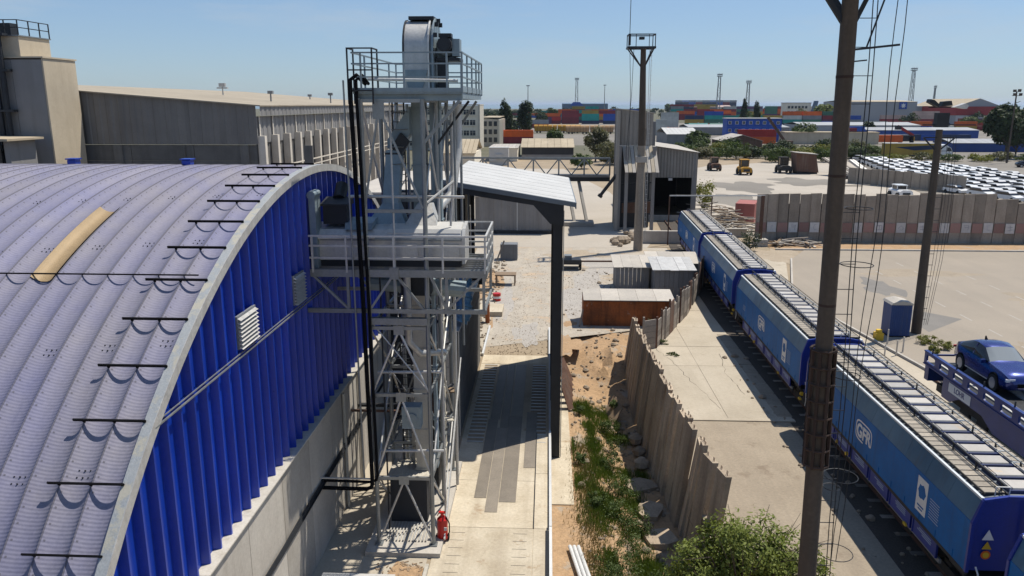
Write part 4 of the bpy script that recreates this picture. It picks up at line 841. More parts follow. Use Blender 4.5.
part('end_flap', 'carrier_blue', lambda b: (b.box(19.85,22.55,39.3,39.7,1.2,2.0), b.bar((19.8,39.6,2.5),(22.5,39.6,2.5),.08)), cc)
part('name_plate', 'sign_white', lambda b: b.box(19.745,19.757,35.0,37.0,1.5,1.95), cc)
tm = text_mesh('LOHR', .36, 'carrier_blue'); tm.transform(side_matrix(19.743, 36, 1.73)); tm.transform(Matrix.Translation(-ROOT[cc])); link_mesh('lettering', tm, cc)
for y in (36.4, 34.9, 24, 22.5):
    for x in (20.4, 21.9): part('wheel', 'dark_steel', lambda b: b.cyl((x-.06,y,.55),(x+.06,y,.55),.42,n=18), cc)
part('underframe', 'underframe', lambda b: (b.box(20.2,22.1,19,39,.8,1.2)), cc)
for i in range(8): part('rail_post', 'dark_steel', lambda b: b.bar((19.75,38.9-i*2.4,2.78),(19.75,38.9-i*2.4,3.05),.05), cc)

def make_car(name, label, paintn, loc, rotz, group=None, detail=True, glass='glass_dark'):
    """fastback car, nose to -y, wheels on z=0"""
    c = thing(name, label, 'car', loc, rotz, group); ROOT[c] = Vector()
    # stations: (y, halfwidth low, z low, z belt, halfwidth belt, z roof, halfwidth roof)
    st = [(-2.42,.62,.40,.62,.60,.64,.55),(-2.30,.84,.30,.80,.80,.84,.72),(-1.9,.95,.26,.93,.88,.98,.78),(-1.2,.97,.24,1.00,.90,1.06,.80),(-.75,.97,.24,1.03,.91,1.12,.80),(-.05,.97,.24,1.05,.92,1.56,.68),
          (.55,.97,.24,1.06,.92,1.64,.69),(1.1,.97,.24,1.08,.93,1.58,.68),(1.75,.97,.26,1.12,.92,1.36,.70),(2.15,.94,.32,1.14,.86,1.20,.74),(2.38,.84,.42,1.00,.74,1.06,.66),(2.46,.74,.55,.85,.66,.90,.60)]
    K = []
    for y, wl_, zl, zb, wb, zr, wr in st:
        half = [(wl_*.82, zl), (wl_, zl+.18), (wl_, (zl+zb)/2+.06), (wb, zb), ((wb+wr)/2+.02, (zb+zr)/2+.02), (wr, zr-.03), (wr*.5, zr+.02)]
        K.append([(x, y, z) for x, z in half] + [(-x, y, z) for x, z in reversed(half)])
    n = len(K[0]); b = MB(); vs = [p for r in K for p in r]; fs = []; mi = []
    for i in range(len(K)-1):
        for k in range(n):
            k2 = (k+1) % n; fs.append((i*n+k, i*n+k2, (i+1)*n+k2, (i+1)*n+k))
            gl = 0
            if k in (3,4,8,9) and 4 <= i <= 7: gl = 1 if not (i == 4 and k in (3,9)) else 1
            if k in (5,6,7) and i == 4: gl = 2
            if k in (5,6,7) and i in (8,): gl = 1
            mi.append(gl)
    fs += [tuple(range(n)), tuple(range(len(K)*n-1, (len(K)-1)*n-1, -1))]; mi += [0, 0]
    b.v = vs; b.f = fs; b.m = mi
    me = b.mesh('car_body', [paintn, glass, 'windscreen'], None, True)
    link_mesh('body', me, c)
    Wc = lambda nm, m, fn, sm=False: part(nm, m, fn, c, sm)
    for x in (-.86, .86):
        for y in (-1.47, 1.48):
            wh = Wc('wheel', 'tyre', lambda q: q.cyl((x-.13,y,.37),(x+.13,y,.37),.37,n=20))
            part('rim', 'rim', lambda q: q.cyl((x+math.copysign(.131,x),y,.37),(x+math.copysign(.145,x),y,.37),.25,n=12), wh)
    for x in (-.9, .9):
        for y in (-1.47, 1.48): Wc('wheel_arch', 'black', lambda q: q.cyl((x-.075,y,.40),(x+.075,y,.40),.44,n=22))
    if detail:
        for x in (-1.03, 1.03): Wc('mirror', paintn, lambda q: q.prism([(x-.12,.98),(x+.12,1.0),(x+.1,1.15),(x-.1,1.13)],'y',-.62,-.45))
        for x in (-.68, .68):
            Wc('headlight', 'lamp_glass', lambda q: q.prism([(x-.2,.66),(x+.2,.70),(x+.2,.80),(x-.2,.78)],'y',-2.36,-2.25))
            Wc('tail_light', 'red', lambda q: q.box(x-.22,x+.2,2.38,2.44,.86,.96))
        for x in (-.978, .978): Wc('sill_trim', 'galv_light', lambda q: q.box(x-.008,x+.008,-1.0,1.0,.36,.40)); Wc('door_handle', paintn, lambda q: (q.box(x-.02,x+.02,-.05,.15,.92,.95), q.box(x-.02,x+.02,.85,1.05,.94,.97)))
        for x in (-.93, .93): Wc('door_pillar', paintn, lambda q: q.add([(x,.50,1.06),(x,.60,1.06),(x*.8,.58,1.58),(x*.8,.52,1.58),(x*.96,.50,1.06),(x*.96,.60,1.06),(x*.76,.58,1.58),(x*.76,.52,1.58)],[(0,1,2,3),(7,6,5,4),(0,3,7,4),(1,5,6,2)]))
        Wc('aerial_fin', 'black', lambda q: q.prism([(1.1,1.58),(1.3,1.52),(1.28,1.72)],'x',-.03,.03)); Wc('grille', 'black', lambda q: q.box(-.4,.4,-2.445,-2.40,.45,.62))
    return c
make_car('coupe_car', 'shiny dark blue fastback car riding on the car carrier wagon', 'car_blue', (21.85, 36.9, 2.13), 0).scale = (1, 1, 1.09)

# ================================================================= FENCES
fc = thing('concrete_fence', 'leaning fence of tall rough concrete panels above the weedy ditch', 'fence', (5.8, 36, -1.9))
def fx_(y): return 5.45 + .0019*(47.5-y)**2 if y > 27.6 else 6.2 + (27.6-y)*.42
y = 47.6; k = 0
while y > 26.9:
    wd = random.uniform(.7, 1.05); y2 = y - wd
    x0, x1 = fx_(y), fx_(y2); lean = random.uniform(-.06,.12); top = 2.35 + random.uniform(-.15,.1); base = -2.3
    if y < 30: lean += random.uniform(-.1,.15); top += random.uniform(-.25,.1)
    th = .07; jit = random.uniform(-.09,.09)
    b = MB(); near = sstep(33, 27, y); g = random.uniform(.03,.06) + near*random.uniform(.02,.09)
    tw_ = random.uniform(-.03,.10) + near*random.uniform(-.06,.14)      # each slab stands slightly turned
    c0, c1 = Vector((x0-.5+jit+tw_*.5, y-g)), Vector((x1-.5+jit-tw_*.5, y2+g)); t0, t1 = Vector((x0+lean+tw_*.5, y-g+random.uniform(-.06,.06))), Vector((x1+lean-tw_*.5, y2+g+random.uniform(-.06,.06)))
    th = .11; nrm = Vector((1, .06)); dt = random.uniform(-.05,.05)
    vs = []
    for s in (-1, 1):
        for p, z in ((c0,base),(c1,base),(t1,top+dt),(t0,top-dt)): q = p + nrm*th*s; vs.append((q.x,q.y,z))
    b.add(vs, [(0,1,2,3),(7,6,5,4),(0,4,5,1),(1,5,6,2),(2,6,7,3),(3,7,4,0)])
    pn = b.build('panel', 'fence_concrete', fc)
    lo = MB(); m_ = (t0+t1)/2
    for q in (t0*.8+t1*.2, t0*.2+t1*.8): lo.tube([(q.x,q.y-.05,top-.03),(q.x+.02,q.y-.03,top+.13),(q.x,q.y+.04,top+.14),(q.x,q.y+.06,top-.03)], .012, 4)
    lo.build('lifting_loop', 'rust_brown', pn)
    y = y2; k += 1
bf = thing('scrap_fence', 'patchwork fence of grey boards and rusty sheets from the ditch to the wagons', 'fence', (10, 58, 0))
FP = [Vector(p) for p in ((6.15,47.5),(7.1,48.1),(10.45,56.4),(14.6,69.6))]; n = 22
def fpt(t):
    L_ = [(q-p).length for p, q in zip(FP, FP[1:])]; d = t*sum(L_)
    for p, q, l in zip(FP, FP[1:], L_):
        if d <= l: return p + (q-p)*(d/l)
        d -= l
    return FP[-1]
for i in range(n):
    a = fpt(i/n); c = fpt((i+.97)/n); tz = random.uniform(1.85,2.35) + (.25 if i > 14 else 0); off = Vector((random.uniform(-.06,.06), 0))
    m_ = 'rust_brown' if (i > 14 or i % 6 == 4) else 'old_wood'
    d = (c-a).normalized(); nn = Vector((-d.y, d.x))*.03
    if m_ == 'old_wood':
        for j in range(5):
            z0, z1 = -.05 + tz*j/5 + .01, -.05 + tz*(j+1)/5 - .012
            b = MB(); vs = []
            for s in (-1,1):
                for p, z in ((a,z0),(c,z0),(c,z1),(a,z1)): q = p + off + nn*s*(1+.3*random.random()); vs.append((q.x,q.y,z))
            b.add(vs, [(0,1,2,3),(7,6,5,4),(0,4,5,1),(1,5,6,2),(2,6,7,3),(3,7,4,0)]).build('board', m_, bf)
    else:
        b = MB(); vs = []; r1, r2 = random.uniform(-.1,.1), random.uniform(-.1,.1)
        for s in (-1,1):
            for p, z in ((a,-.05),(c,-.05),(c,tz+r1),(a,tz+r2)): q = p + off + nn*s; vs.append((q.x,q.y,z))
        b.add(vs, [(0,1,2,3),(7,6,5,4),(0,4,5,1),(1,5,6,2),(2,6,7,3),(3,7,4,0)]).build('sheet', m_, bf)
    MB().box(a.x-.06,a.x+.06,a.y-.06,a.y+.06,-.1,tz+.2).build('post', 'rust_brown' if i % 3 else 'old_wood', bf)

# concrete panel wall with painted squares
wl_ = thing('panel_wall', 'long wall of upright concrete slabs with white and pink painted squares', 'wall', (40, 88.6, 0))
x = 23.55; i = 0; random.seed(21)
while x < 66:
    w_ = 1.19; top = 5.45 + random.uniform(-.08,.08)
    if x > 38.5: top = 5.5 + random.uniform(-.05,.1) if not (49 < x < 51.5) else 4.95
    if x > 51.4: top = 4.6 + random.uniform(-.1,.1)
    if i in (10,13,14): top -= .25
    dy = random.uniform(-.06,.06); tw_ = random.uniform(-.05,.05)
    b = MB(); b.add([(x+.012,88.5+dy,-.1),(x+w_-.012,88.5-dy*.5,-.1),(x+w_-.012,88.72-dy*.5,-.1),(x+.012,88.72+dy,-.1),(x+.035+tw_*.5,88.5+dy,top-.03),(x+w_-.035+tw_*.5,88.5-dy*.5,top+.02),(x+w_-.035+tw_*.5,88.72-dy*.5,top),(x+.035+tw_*.5,88.72+dy,top)],[(3,2,1,0),(4,5,6,7),(0,1,5,4),(1,2,6,5),(2,3,7,6),(3,0,4,7)])
    pn = b.build('panel', 'wall_concrete', wl_)
    z0 = 1.15 + random.uniform(-.05,.05)
    yy = 88.5 - .09
    if i % 2 == 1:
        pc = MB().box(x+.08,x+w_-.1,yy,yy+.01,z0,z0+1.12).build('painted_square', 'white_paint', pn)
        mk = MB(); cx, cz = x + w_/2, z0 + .56; L_ = lambda *p: [mk.bar((cx+a[0],yy-.004,cz+a[1]),(cx+c[0],yy-.004,cz+c[1]),.05,.01,(0,1,0)) for a, c in zip(p, p[1:])]
        s = (i//2) % 8
        if s == 0: L_((-.1,.15),(.1,.15),(.0,-.05))
        elif s == 1: L_((-.25,.25),(.25,.25),(.2,-.3)); L_((-.2,.05),(.2,.05))
        elif s == 2: L_((.2,.3),(-.05,.3),(-.12,-.1),(.05,-.3),(.25,-.2))
        elif s == 4: L_((-.3,.25),(-.18,-.25),(0,.15),(.12,-.25),(.3,.3))
        elif s == 5: L_((-.3,.2),(.28,.25),(.28,-.25),(-.3,-.28),(-.3,.2)); L_((0,.25),(0,-.25))
        elif s == 6: L_((-.3,-.1),(0,.25),(.3,-.05),(.1,-.3))
        else: L_((-.3,.1),(.3,.15)); L_((0,.3),(.05,-.3)); L_((-.25,-.2),(.28,-.15))
        mk.build('faded_letter', 'mark_grey', pc)
    else:
        MB().box(x+.04,x+w_-.04,yy,yy+.01,z0+.0,z0+1.08).build('painted_square', 'pink_paint', pn)
    x += w_; i += 1
MB().box(23.6,66,88.75,88.85,-.1,4.3).build('gap_backing', 'block_dark', wl_)  # added dark sheet, stops light showing through the slab gaps
# pipe gantry at the end of the wall
ga = thing('pipe_gantry', 'thin rusty pipe portal spanning the far end of the train', 'gantry', (18.5, 86, 0))
part('crossbar', 'galv_light', lambda b: b.bar((13.4,86,5.45),(23.7,86,5.5),.14,.12), ga)
for x in (13.4, 18.0): part('post', 'rust_brown', lambda b: b.bar((x,86,0),(x,86,5.4),.12), ga)
part('post', 'rust_brown', lambda b: b.box(23.3,23.65,85.85,86.1,0,5.5), ga); part('foot_block', 'concrete', lambda b: b.box(22.8,24.2,85.3,86.5,0,.75), ga)

# ================================================================= HUTS AND RUSTY BOX
rb = thing('rusty_box', 'long rust-streaked steel bin with pale lid beside the sandy heap', 'container', (6.1, 54.6, -.2))
for i in range(5):
    x0 = 2.62 + i*1.27
    part('side_sheet', 'rust', lambda b: b.box(x0+.01,x0+1.26,53.1,53.16,-.35,1.75), rb)
    part('lid_sheet', 'tin_roof', lambda b: b.add([(x0,52.9,1.85),(x0+1.255,52.9,1.85),(x0+1.255,55.4,2.1),(x0,55.4,2.1),(x0,52.9,1.9),(x0+1.255,52.9,1.9),(x0+1.255,55.4,2.15),(x0,55.4,2.15)],[(3,2,1,0),(4,5,6,7),(0,1,5,4),(1,2,6,5),(2,3,7,6),(3,0,4,7)]), rb)
part('shell', 'rust', lambda b: b.box(2.63,8.96,53.17,55.3,-.35,1.8), rb); part('prop', 'old_wood', lambda b: b.bar((2.3,52.8,-.3),(2.6,53.0,1.2),.08), rb)
def hut(name, label, x0, x1, y0, y1, zf, zb, ns=5, wallm='tin_wall', roofm='tin_roof', ov=.25, nw=8):
    h = thing(name, label, 'shed', ((x0+x1)/2, (y0+y1)/2, 0))
    for i in range(nw):
        a = x0 + (x1-x0)*i/nw; part('wall_sheet', wallm, lambda b: b.box(a+.01,a+(x1-x0)/nw-.01,y0,y0+.04,0,zf), h)
    for i in range(max(2,nw//2)):
        a = y0 + .05 + (y1-y0-.05)*i/max(2,nw//2)
        for xx in (x0, x1-.04): part('wall_sheet', wallm, lambda b: b.box(xx,xx+.04,a+.01,a+(y1-y0)/max(2,nw//2)-.03,0,min(zf,zb)), h)
    for i in range(ns):
        a = x0-ov + (x1-x0+2*ov)*i/ns; c = x0-ov + (x1-x0+2*ov)*(i+1)/ns; j = random.uniform(0,.04)
        part('roof_sheet', roofm, lambda b: b.add([(a,y0-ov,zf+j),(c-.015,y0-ov,zf+j),(c-.015,y1+ov,zb+j),(a,y1+ov,zb+j),(a,y0-ov,zf+.05+j),(c-.015,y0-ov,zf+.05+j),(c-.015,y1+ov,zb+.05+j),(a,y1+ov,zb+.05+j)],[(3,2,1,0),(4,5,6,7),(0,1,5,4),(1,2,6,5),(2,3,7,6),(3,0,4,7)]), h)
    return h
hut('tin_hut', 'small tin hut with pale roof left of the larger tin hut', 5.8,8.5,63.5,66.5,2.05,2.45,4)
hut('tin_hut', 'wider tin hut with patched grey roof against the scrap fence', 8.7,11.7,61.3,64.4,2.3,2.7,5,roofm='galv_light')
hut('tin_hut', 'tin hut with broken roof sheets behind the other two huts', 8.8,12.8,65,67.8,2.1,2.5,4)

# ================================================================= POLES
def ring_pts(c, r, n=18, a0=0, a1=2*pi): return [(c[0]+r*cos(a0+(a1-a0)*k/n), c[1]+r*sin(a0+(a1-a0)*k/n), c[2]) for k in range(n+1)]
p1 = thing('lighting_pole', 'tall dark concrete pole with rusty steel collar and caged ladder, nearest the camera', 'pole', (6.78, 18, 0))
def pc(z): return (6.78 - .0187*z, 18, z)
part('shaft', 'pole_concrete', lambda b: b.cyl(pc(-.3), pc(19.2), .235, .165, n=20), p1, True)
for z in (10.6, 13.6, 15.75, 2.4, 4.4): part('band', 'collar', lambda b: b.cyl(pc(z), pc(z+.06), .222 - z*.0024, n=20), p1)
for k in range(8):
    a = 2*pi*k/8 + .2; part('collar_bar', 'collar', lambda b: b.bar((pc(6.55)[0]+.285*cos(a),18+.285*sin(a),6.55),(pc(9.55)[0]+.275*cos(a),18+.275*sin(a),9.55),.07,.06,(cos(a),sin(a),0)), p1)
for j in range(8):
    z = 6.6 + j*.42; part('collar_ring', 'collar', lambda b: b.tube(ring_pts(pc(z), .29, 16), .035, 5), p1)
for s, dx in ((-1,.9),(1,.55)): part('strut', 'dark_steel', lambda b: b.bar((pc(17.0)[0]+s*.12,18,16.9),(pc(18)[0]+s*dx*1.3,17.9,18.3),.09), p1)
part('strut', 'dark_steel', lambda b: b.bar((pc(17)[0]-.08,18.1,17.1),(pc(18)[0]-.6,18.9,18.3),.08), p1)
part('platform', 'dark_steel', lambda b: b.box(5.2,7.8,17,19.2,18.3,18.4), p1)
lx = .62
def lp(z, d): return (pc(z)[0] + d, 18.0, z)
for d in (.48, .58): part('ladder_rail', 'dark_steel', lambda b: b.tube([lp(z, d + .02*sin(z*.9)) for z in range(3, 19)], .012, 5), p1)
for i in range(26): part('rung', 'dark_steel', lambda b: b.bar(lp(2.6+i*.6,.18), lp(2.6+i*.6,.58), .016), p1)
for d, ph in ((.95,0),(1.12,1.3)): part('cable', 'dark_steel', lambda b: b.tube([(lambda z: (pc(z)[0] + d*(.6+.4*sstep(3,15,z)) + .04*sin(z*1.1+ph), 17.9, z))(z*.8) for z in range(5, 24)], .010, 5), p1)
for z, r in ((4.2,.42),(6.3,.40),(6.0,.2),(8.9,.33),(11.6,.36),(12.9,.30)): part('cage_hoop', 'dark_steel', lambda b: b.tube(ring_pts((pc(z)[0]+.22+r, 17.95, z), r, 18), .011, 5), p1)
part('arm', 'dark_steel', lambda b: b.bar(lp(16.35,.15), lp(16.45,1.12), .045), p1); part('arm', 'dark_steel', lambda b: b.bar(lp(16.1,.15), lp(16.13,.45), .03), p1); part('stay', 'dark_steel', lambda b: b.bar(lp(16.4,.42), lp(18.3,1.0), .03), p1)

p2 = thing('floodlight_mast', 'tall slim concrete mast with square lamp cage standing before the grey shed', 'mast', (9.35, 82.6, 0))
part('shaft', 'pole_concrete_light', lambda b: b.cyl((9.75,82.6,-.2),(9.75,82.6,11),.50,.40,n=20), p2, True)
part('upper_shaft', 'pole_concrete', lambda b: b.cyl((9.75,82.6,11.001),(9.55,82.6,20.8),.40,.27,n=18), p2, True)  # upper shaft coloured darker to paint its silhouette against the sky
part('joint_band', 'concrete', lambda b: b.box(9.2,10.3,82.0,83.1,9.3,9.9), p2)
for a, c in (((-1.3,-1),(1.3,-1)),((1.3,-1),(1.3,1)),((1.3,1),(-1.3,1)),((-1.3,1),(-1.3,-1))):
    for z in (20.7, 21.95): part('cage_rail', 'dark_steel', lambda b: b.bar((9.3+a[0],82.6+a[1],z),(9.3+c[0],82.6+c[1],z),.1 if z > 21 else .2), p2)
for sx in (-1,1):
    for sy in (-1,1):
        part('cage_post', 'dark_steel', lambda b: b.bar((9.3+1.3*sx,82.6+sy,20.7),(9.3+1.3*sx,82.6+sy,22),.08), p2)
        part('strut', 'dark_steel', lambda b: b.bar((9.3+1.2*sx,82.6+sy*.9,20.6),(9.55+.2*sx,82.6,18.9),.1), p2)
part('cage_post', 'dark_steel', lambda b: (b.bar((8.7,81.6,20.7),(8.7,81.6,22),.07), b.bar((10.0,81.6,20.7),(10.0,81.6,22),.06)), p2)
part('cabinet', 'dark_steel', lambda b: b.box(7.95,8.15,81.4,81.9,20.9,21.9), p2); part('antenna', 'dark_steel', lambda b: b.bar((8.05,81.6,21.9),(8.05,81.6,26),.06), p2); part('lamp', 'dark_steel', lambda b: b.box(9.1,9.6,82.2,82.8,21.5,21.75), p2)
for d in (.55,.72): part('ladder_rail', 'galv_light', lambda b: b.bar((9.75+d,82.2,1),(9.6+d,82.2,20.6),.04), p2)
for i in range(40): part('rung', 'galv_light', lambda b: b.bar((9.75+.55,82.2,1.2+i*.48),(9.75+.72,82.2,1.2+i*.48),.03), p2)
for x0, x1 in ((8.1,8.3),(8.5,8.1)): part('cable', 'dark_steel', lambda b: b.tube([(x0,81.6,20.6),((x0+x1)/2+.12,81.6,16),(x1,81.6,11),(x1,81.7,9)], .025, 5), p2)

p3 = thing('floodlight_pole', 'brown concrete pole with floodlights and trailing cables beside the blue booth', 'pole', (25.3, 52.3, 0))
part('shaft', 'pole_concrete', lambda b: b.cyl((25.25,52.3,-.2),(25.15,52.3,13.6),.33,.2,n=18), p3, True)
for z, h in ((13.1,.9),(13.9,1.15),(15.0,.9)): part('cross_arm', 'dark_steel', lambda b: b.bar((25.15-h,52.2,z),(25.15+h*(1.9 if z == 13.9 else 1),52.2,z),.07), p3)
for s in (-1,1): part('strut', 'dark_steel', lambda b: b.bar((25.15+s*.15,52.3,12.3),(25.15+s*1.0,52.2,13.1),.08), p3)
part('switch_box', 'dark_steel', lambda b: b.box(24.75,25.5,51.9,52.4,13.75,14.65), p3)
part('floodlight', 'dark_steel', lambda b: b.prism([(24.05,15.3),(24.35,15.15),(24.65,15.0),(24.7,15.15),(24.35,15.45),(24.1,15.5)],'y',51.7,52.2), p3); part('floodlight', 'galv_light', lambda b: b.prism([(25.6,15.0),(26.3,15.25),(26.5,15.1),(26.4,14.9)],'y',51.7,52.2), p3); part('floodlight', 'dark_steel', lambda b: b.prism([(24.9,15.05),(25.6,15.1),(25.5,15.4),(25.0,15.35)],'y',51.9,52.4), p3)
for k, d in enumerate((.42,.62,.85,1.02)): part('cable', 'dark_steel', lambda b: b.tube([(25.3+d*.9,52.2,13.2),(25.35+d*1.05,52.2,9),(25.3+d,52.2,5),(25.3+d*.6,52.25,.6)], .014, 4), p3)
for i in range(16): part('step', 'dark_steel', lambda b: b.bar((25.25,52.2,1+i*.75),(25.75,52.2,1+i*.75),.03), p3)

# blue booth with kerb-side posts
bo = thing('toilet_booth', 'weathered blue plastic booth with pale domed roof at the pole foot', 'booth', (23.7, 52.0, 0))
for (x0,x1,y0,y1) in ((23.0,24.35,51.3,51.36),(23.0,23.06,51.36,52.6),(24.29,24.35,51.36,52.6),(23.06,24.29,52.54,52.6)): part('wall_panel', 'booth_blue', lambda b: b.box(x0,x1,y0,y1,.05,2.2), bo)
for i in range(9): part('rib', 'booth_blue', lambda b: b.box(23.08+i*.14,23.12+i*.14,51.275,51.298,.2,2.1), bo)
part('roof', 'tin_roof', lambda b: b.prism([(22.93,2.2),(23.05,2.34),(23.67,2.48),(24.3,2.34),(24.42,2.2)],'y',51.22,52.68), bo); part('base', 'black', lambda b: b.box(22.98,24.37,51.25,52.65,0,.06), bo)
for i, (x, y) in enumerate([(22.2,49.6),(22.45,47.9),(21.75,47.2),(20.6,46.2)]):
    b = MB(); b.cyl((x,y,0),(x,y,1.0),.05,.045); b.cyl((x,y,.7),(x,y,.85),.052,.05); one('kerb_post', ['pale slim post nearest the blue booth','pale slim post second from the booth on the kerb','pale slim post in the middle of the service strip','pale slim post closest to the wagons'][i], 'post', b, 'column_white', 'slim posts by the booth')
b = MB(); b.box(21.75,22.25,50.3,50.8,0,.5); b.cyl((22,50.55,.5),(22,50.55,.7),.2); one('yellow_drum', 'small yellow barrier block beside the booth', 'barrier', b, 'yellow')

# ================================================================= LOADING SHED (grey, behind the train)
ls = thing('loading_shed', 'grey corrugated loading shed with raised tower and black doorway over the track', 'shed', (14, 105, 0))
def corr_wall_y(par, name, m, x0, x1, y, zlo, zhi, pw=.5, d=.07):
    """ribbed sheets facing the camera; zlo/zhi functions of x"""
    n = max(1, round((x1-x0)/pw)); pw = (x1-x0)/n
    for i in range(n):
        b = MB(); a = x0 + i*pw
        pr = [(0,0),(.3,0),(.4,-d),(.8,-d),(.9,0),(1,0)]
        for (t, e), (t2, e2) in zip(pr, pr[1:]):
            xa_, xb_ = a+pw*t, a+pw*t2; b.quad((xa_,y+e,zlo(xa_)),(xb_,y+e2,zlo(xb_)),(xb_,y+e2,zhi(xb_)),(xa_,y+e,zhi(xa_)))
        b.build(name, m, par, False, False)
def corr_wall_x(par, name, m, y0, y1, x, zlo, zhi, pw=.5, d=.07, s=1):
    n = max(1, round((y1-y0)/pw)); pw = (y1-y0)/n
    for i in range(n):
        b = MB(); a = y0 + i*pw
        pr = [(0,0),(.3,0),(.4,d),(.8,d),(.9,0),(1,0)]
        for (t, e), (t2, e2) in zip(pr, pr[1:]):
            ya_, yb_ = a+pw*t, a+pw*t2; b.quad((x+s*e,ya_,zlo(ya_)),(x+s*e2,yb_,zlo(yb_)),(x+s*e2,yb_,zhi(yb_)),(x+s*e,ya_,zhi(ya_)))
        b.build(name, m, par, False, False)
K = lambda v: (lambda q: v)
# tower
corr_wall_y(ls,'tower_sheet','shed_grey',8.7,12.7,97.0,K(10.3),lambda x: 14.6-.11*(x-8.7),.5)
corr_wall_x(ls,'tower_sheet','grey_clad',97.0,101,12.7,K(9.2),K(14.2),.6); corr_wall_x(ls,'tower_sheet','grey_clad',97.0,103,8.7,K(.0),K(14.6),.6,s=-1)
part('tower_core','dark_clad',lambda b: b.box(8.8,12.6,97.1,100.9,10.4,14.1),ls); part('tower_roof','tin_roof',lambda b: b.add([(8.55,96.8,14.68),(12.85,96.8,14.2),(12.85,101.2,14.2),(8.55,101.2,14.68),(8.55,96.8,14.6),(12.85,96.8,14.12),(12.85,101.2,14.12),(8.55,101.2,14.6)],[(0,1,2,3),(7,6,5,4),(0,4,5,1),(1,5,6,2),(2,6,7,3),(3,7,4,0)]),ls)
part('tower_window','dark_steel',lambda b: b.box(11.2,11.9,96.86,96.92,10.9,12.3),ls)
for x, y in ((8.75,96.0),(12.9,96.2),(12.6,100.9),(9.6,95.7)): part('tower_post','grey_clad_light',lambda b: b.box(x-.2,x+.2,y-.2,y+.2,0,10.2),ls)
part('tower_side','shed_grey',lambda b: b.box(8.3,8.62,95.2,97.2,0,14.4),ls)
n = 9
for i in range(n):
    x0 = 9.1+i*(13.2-9.1)/n; x1 = 9.1+(i+1)*(13.2-9.1)/n
    part('lean_to_sheet','beige_clad' if i % 2 else 'tin_roof',lambda b: b.add([(x0,96.9,10.2),(x1-.06,96.9,10.2),(x1-.06+.2,94.4,7.2),(x0+.2,94.4,7.2),(x0,96.9,10.25+.05*(i%2)),(x1-.06,96.9,10.25+.05*(i%2)),(x1-.06+.2,94.4,7.26+.05*(i%2)),(x0+.2,94.4,7.26+.05*(i%2))],[(0,1,2,3),(7,6,5,4),(0,4,5,1),(1,5,6,2),(2,6,7,3),(3,7,4,0)]),ls)
part('under_bay','dark_clad',lambda b: b.box(9.2,12.8,98.5,103,0,10),ls)
for z in (3.4,5.6): part('bay_beam','dark_steel',lambda b: b.bar((8.8,96.3,z),(12.9,96.3,z+.3),.16),ls)
part('spout_pipe','dark_steel',lambda b: (b.cyl((8.4,96,6.8),(6.6,96,4.4),.22,.2,n=12), b.cyl((6.6,96,4.4),(6.4,96,4.1),.3,.3,n=12)),ls)
# main shed
corr_wall_y(ls,'front_sheet','shed_grey',14.2,20.0,106,K(5.6),lambda x: 9.75-.145*(x-14.2),.42)
part('door_shade','black',lambda b: b.box(14.2,19.6,120,121,0,8.6),ls); part('left_jamb','grey_clad_light',lambda b: b.box(14.05,14.3,105.9,106.3,0,9.7),ls); part('right_jamb','grey_clad_light',lambda b: b.box(19.35,20.0,105.95,106.4,0,8.9),ls)  # black back panel, painted shade for the dark doorway
corr_wall_x(ls,'side_sheet','grey_clad_light',106,125,20.02,K(0),K(8.85),.8)
part('shed_side','dark_clad',lambda b: (b.box(14.0,14.1,106.4,125,0,9.6), b.box(19.7,19.95,106.4,125,0,8.7)),ls)
part('shed_roof','tin_roof',lambda b: b.add([(13.9,105.7,9.85),(20.25,105.7,8.95),(20.25,125,8.95),(13.9,125,9.85),(13.9,105.7,9.78),(20.25,105.7,8.88),(20.25,125,8.88),(13.9,125,9.78)],[(0,1,2,3),(7,6,5,4),(0,4,5,1),(1,5,6,2),(2,6,7,3),(3,7,4,0)]),ls)
part('roof_box','grey_clad_light',lambda b: b.box(12.9,14.0,104,105.5,9.9,13.0),ls); part('barrier','concrete',lambda b: b.box(12.8,18,104.8,105.0,0,.7),ls)
part('lamp','lamp_glass',lambda b: b.box(16.2,16.7,105.6,105.85,5.25,5.55),ls)
part('barrier_board','rust_brown',lambda b: b.box(9.3,12.8,97.2,97.3,2.0,3.4),ls)

# raised conveyor gallery left of it
gl = thing('conveyor_gallery', 'flat truss gallery running left from the grey shed tower', 'gallery', (0, 105, 5))
part('top_chord','galv',lambda b: b.bar((-12,105,8.2),(8.3,105,8.2),.25),gl); part('deck','dark_steel',lambda b: b.box(-12,8.3,104.4,106.4,5.2,6.0),gl); part('deck_edge','grey_clad_light',lambda b: b.box(-12,8.3,104.3,104.38,5.75,6.05),gl)
for i in range(7):
    x = -12 + i*3.38
    part('post','galv',lambda b: b.bar((x,105,6),(x,105,8.2),.2),gl)
    if i < 6: part('brace','galv',lambda b: b.bar((x,105,8.15),(x+1.69,105,6.0),.15),gl); part('brace','galv',lambda b: b.bar((x+3.38,105,8.15),(x+1.69,105,6.0),.15),gl)
for x in (2.6,4.2): part('trestle_leg','shed_grey',lambda b: b.bar((x,105,5.2),(x+1.0,100.8,.2),.35),gl)
part('trestle_leg','dark_steel',lambda b: b.bar((-11.5,105,5.2),(-11.5,105,0),.4),gl)
part('trestle_foot','concrete',lambda b: b.box(2.2,6,99,100,0,.5),gl)

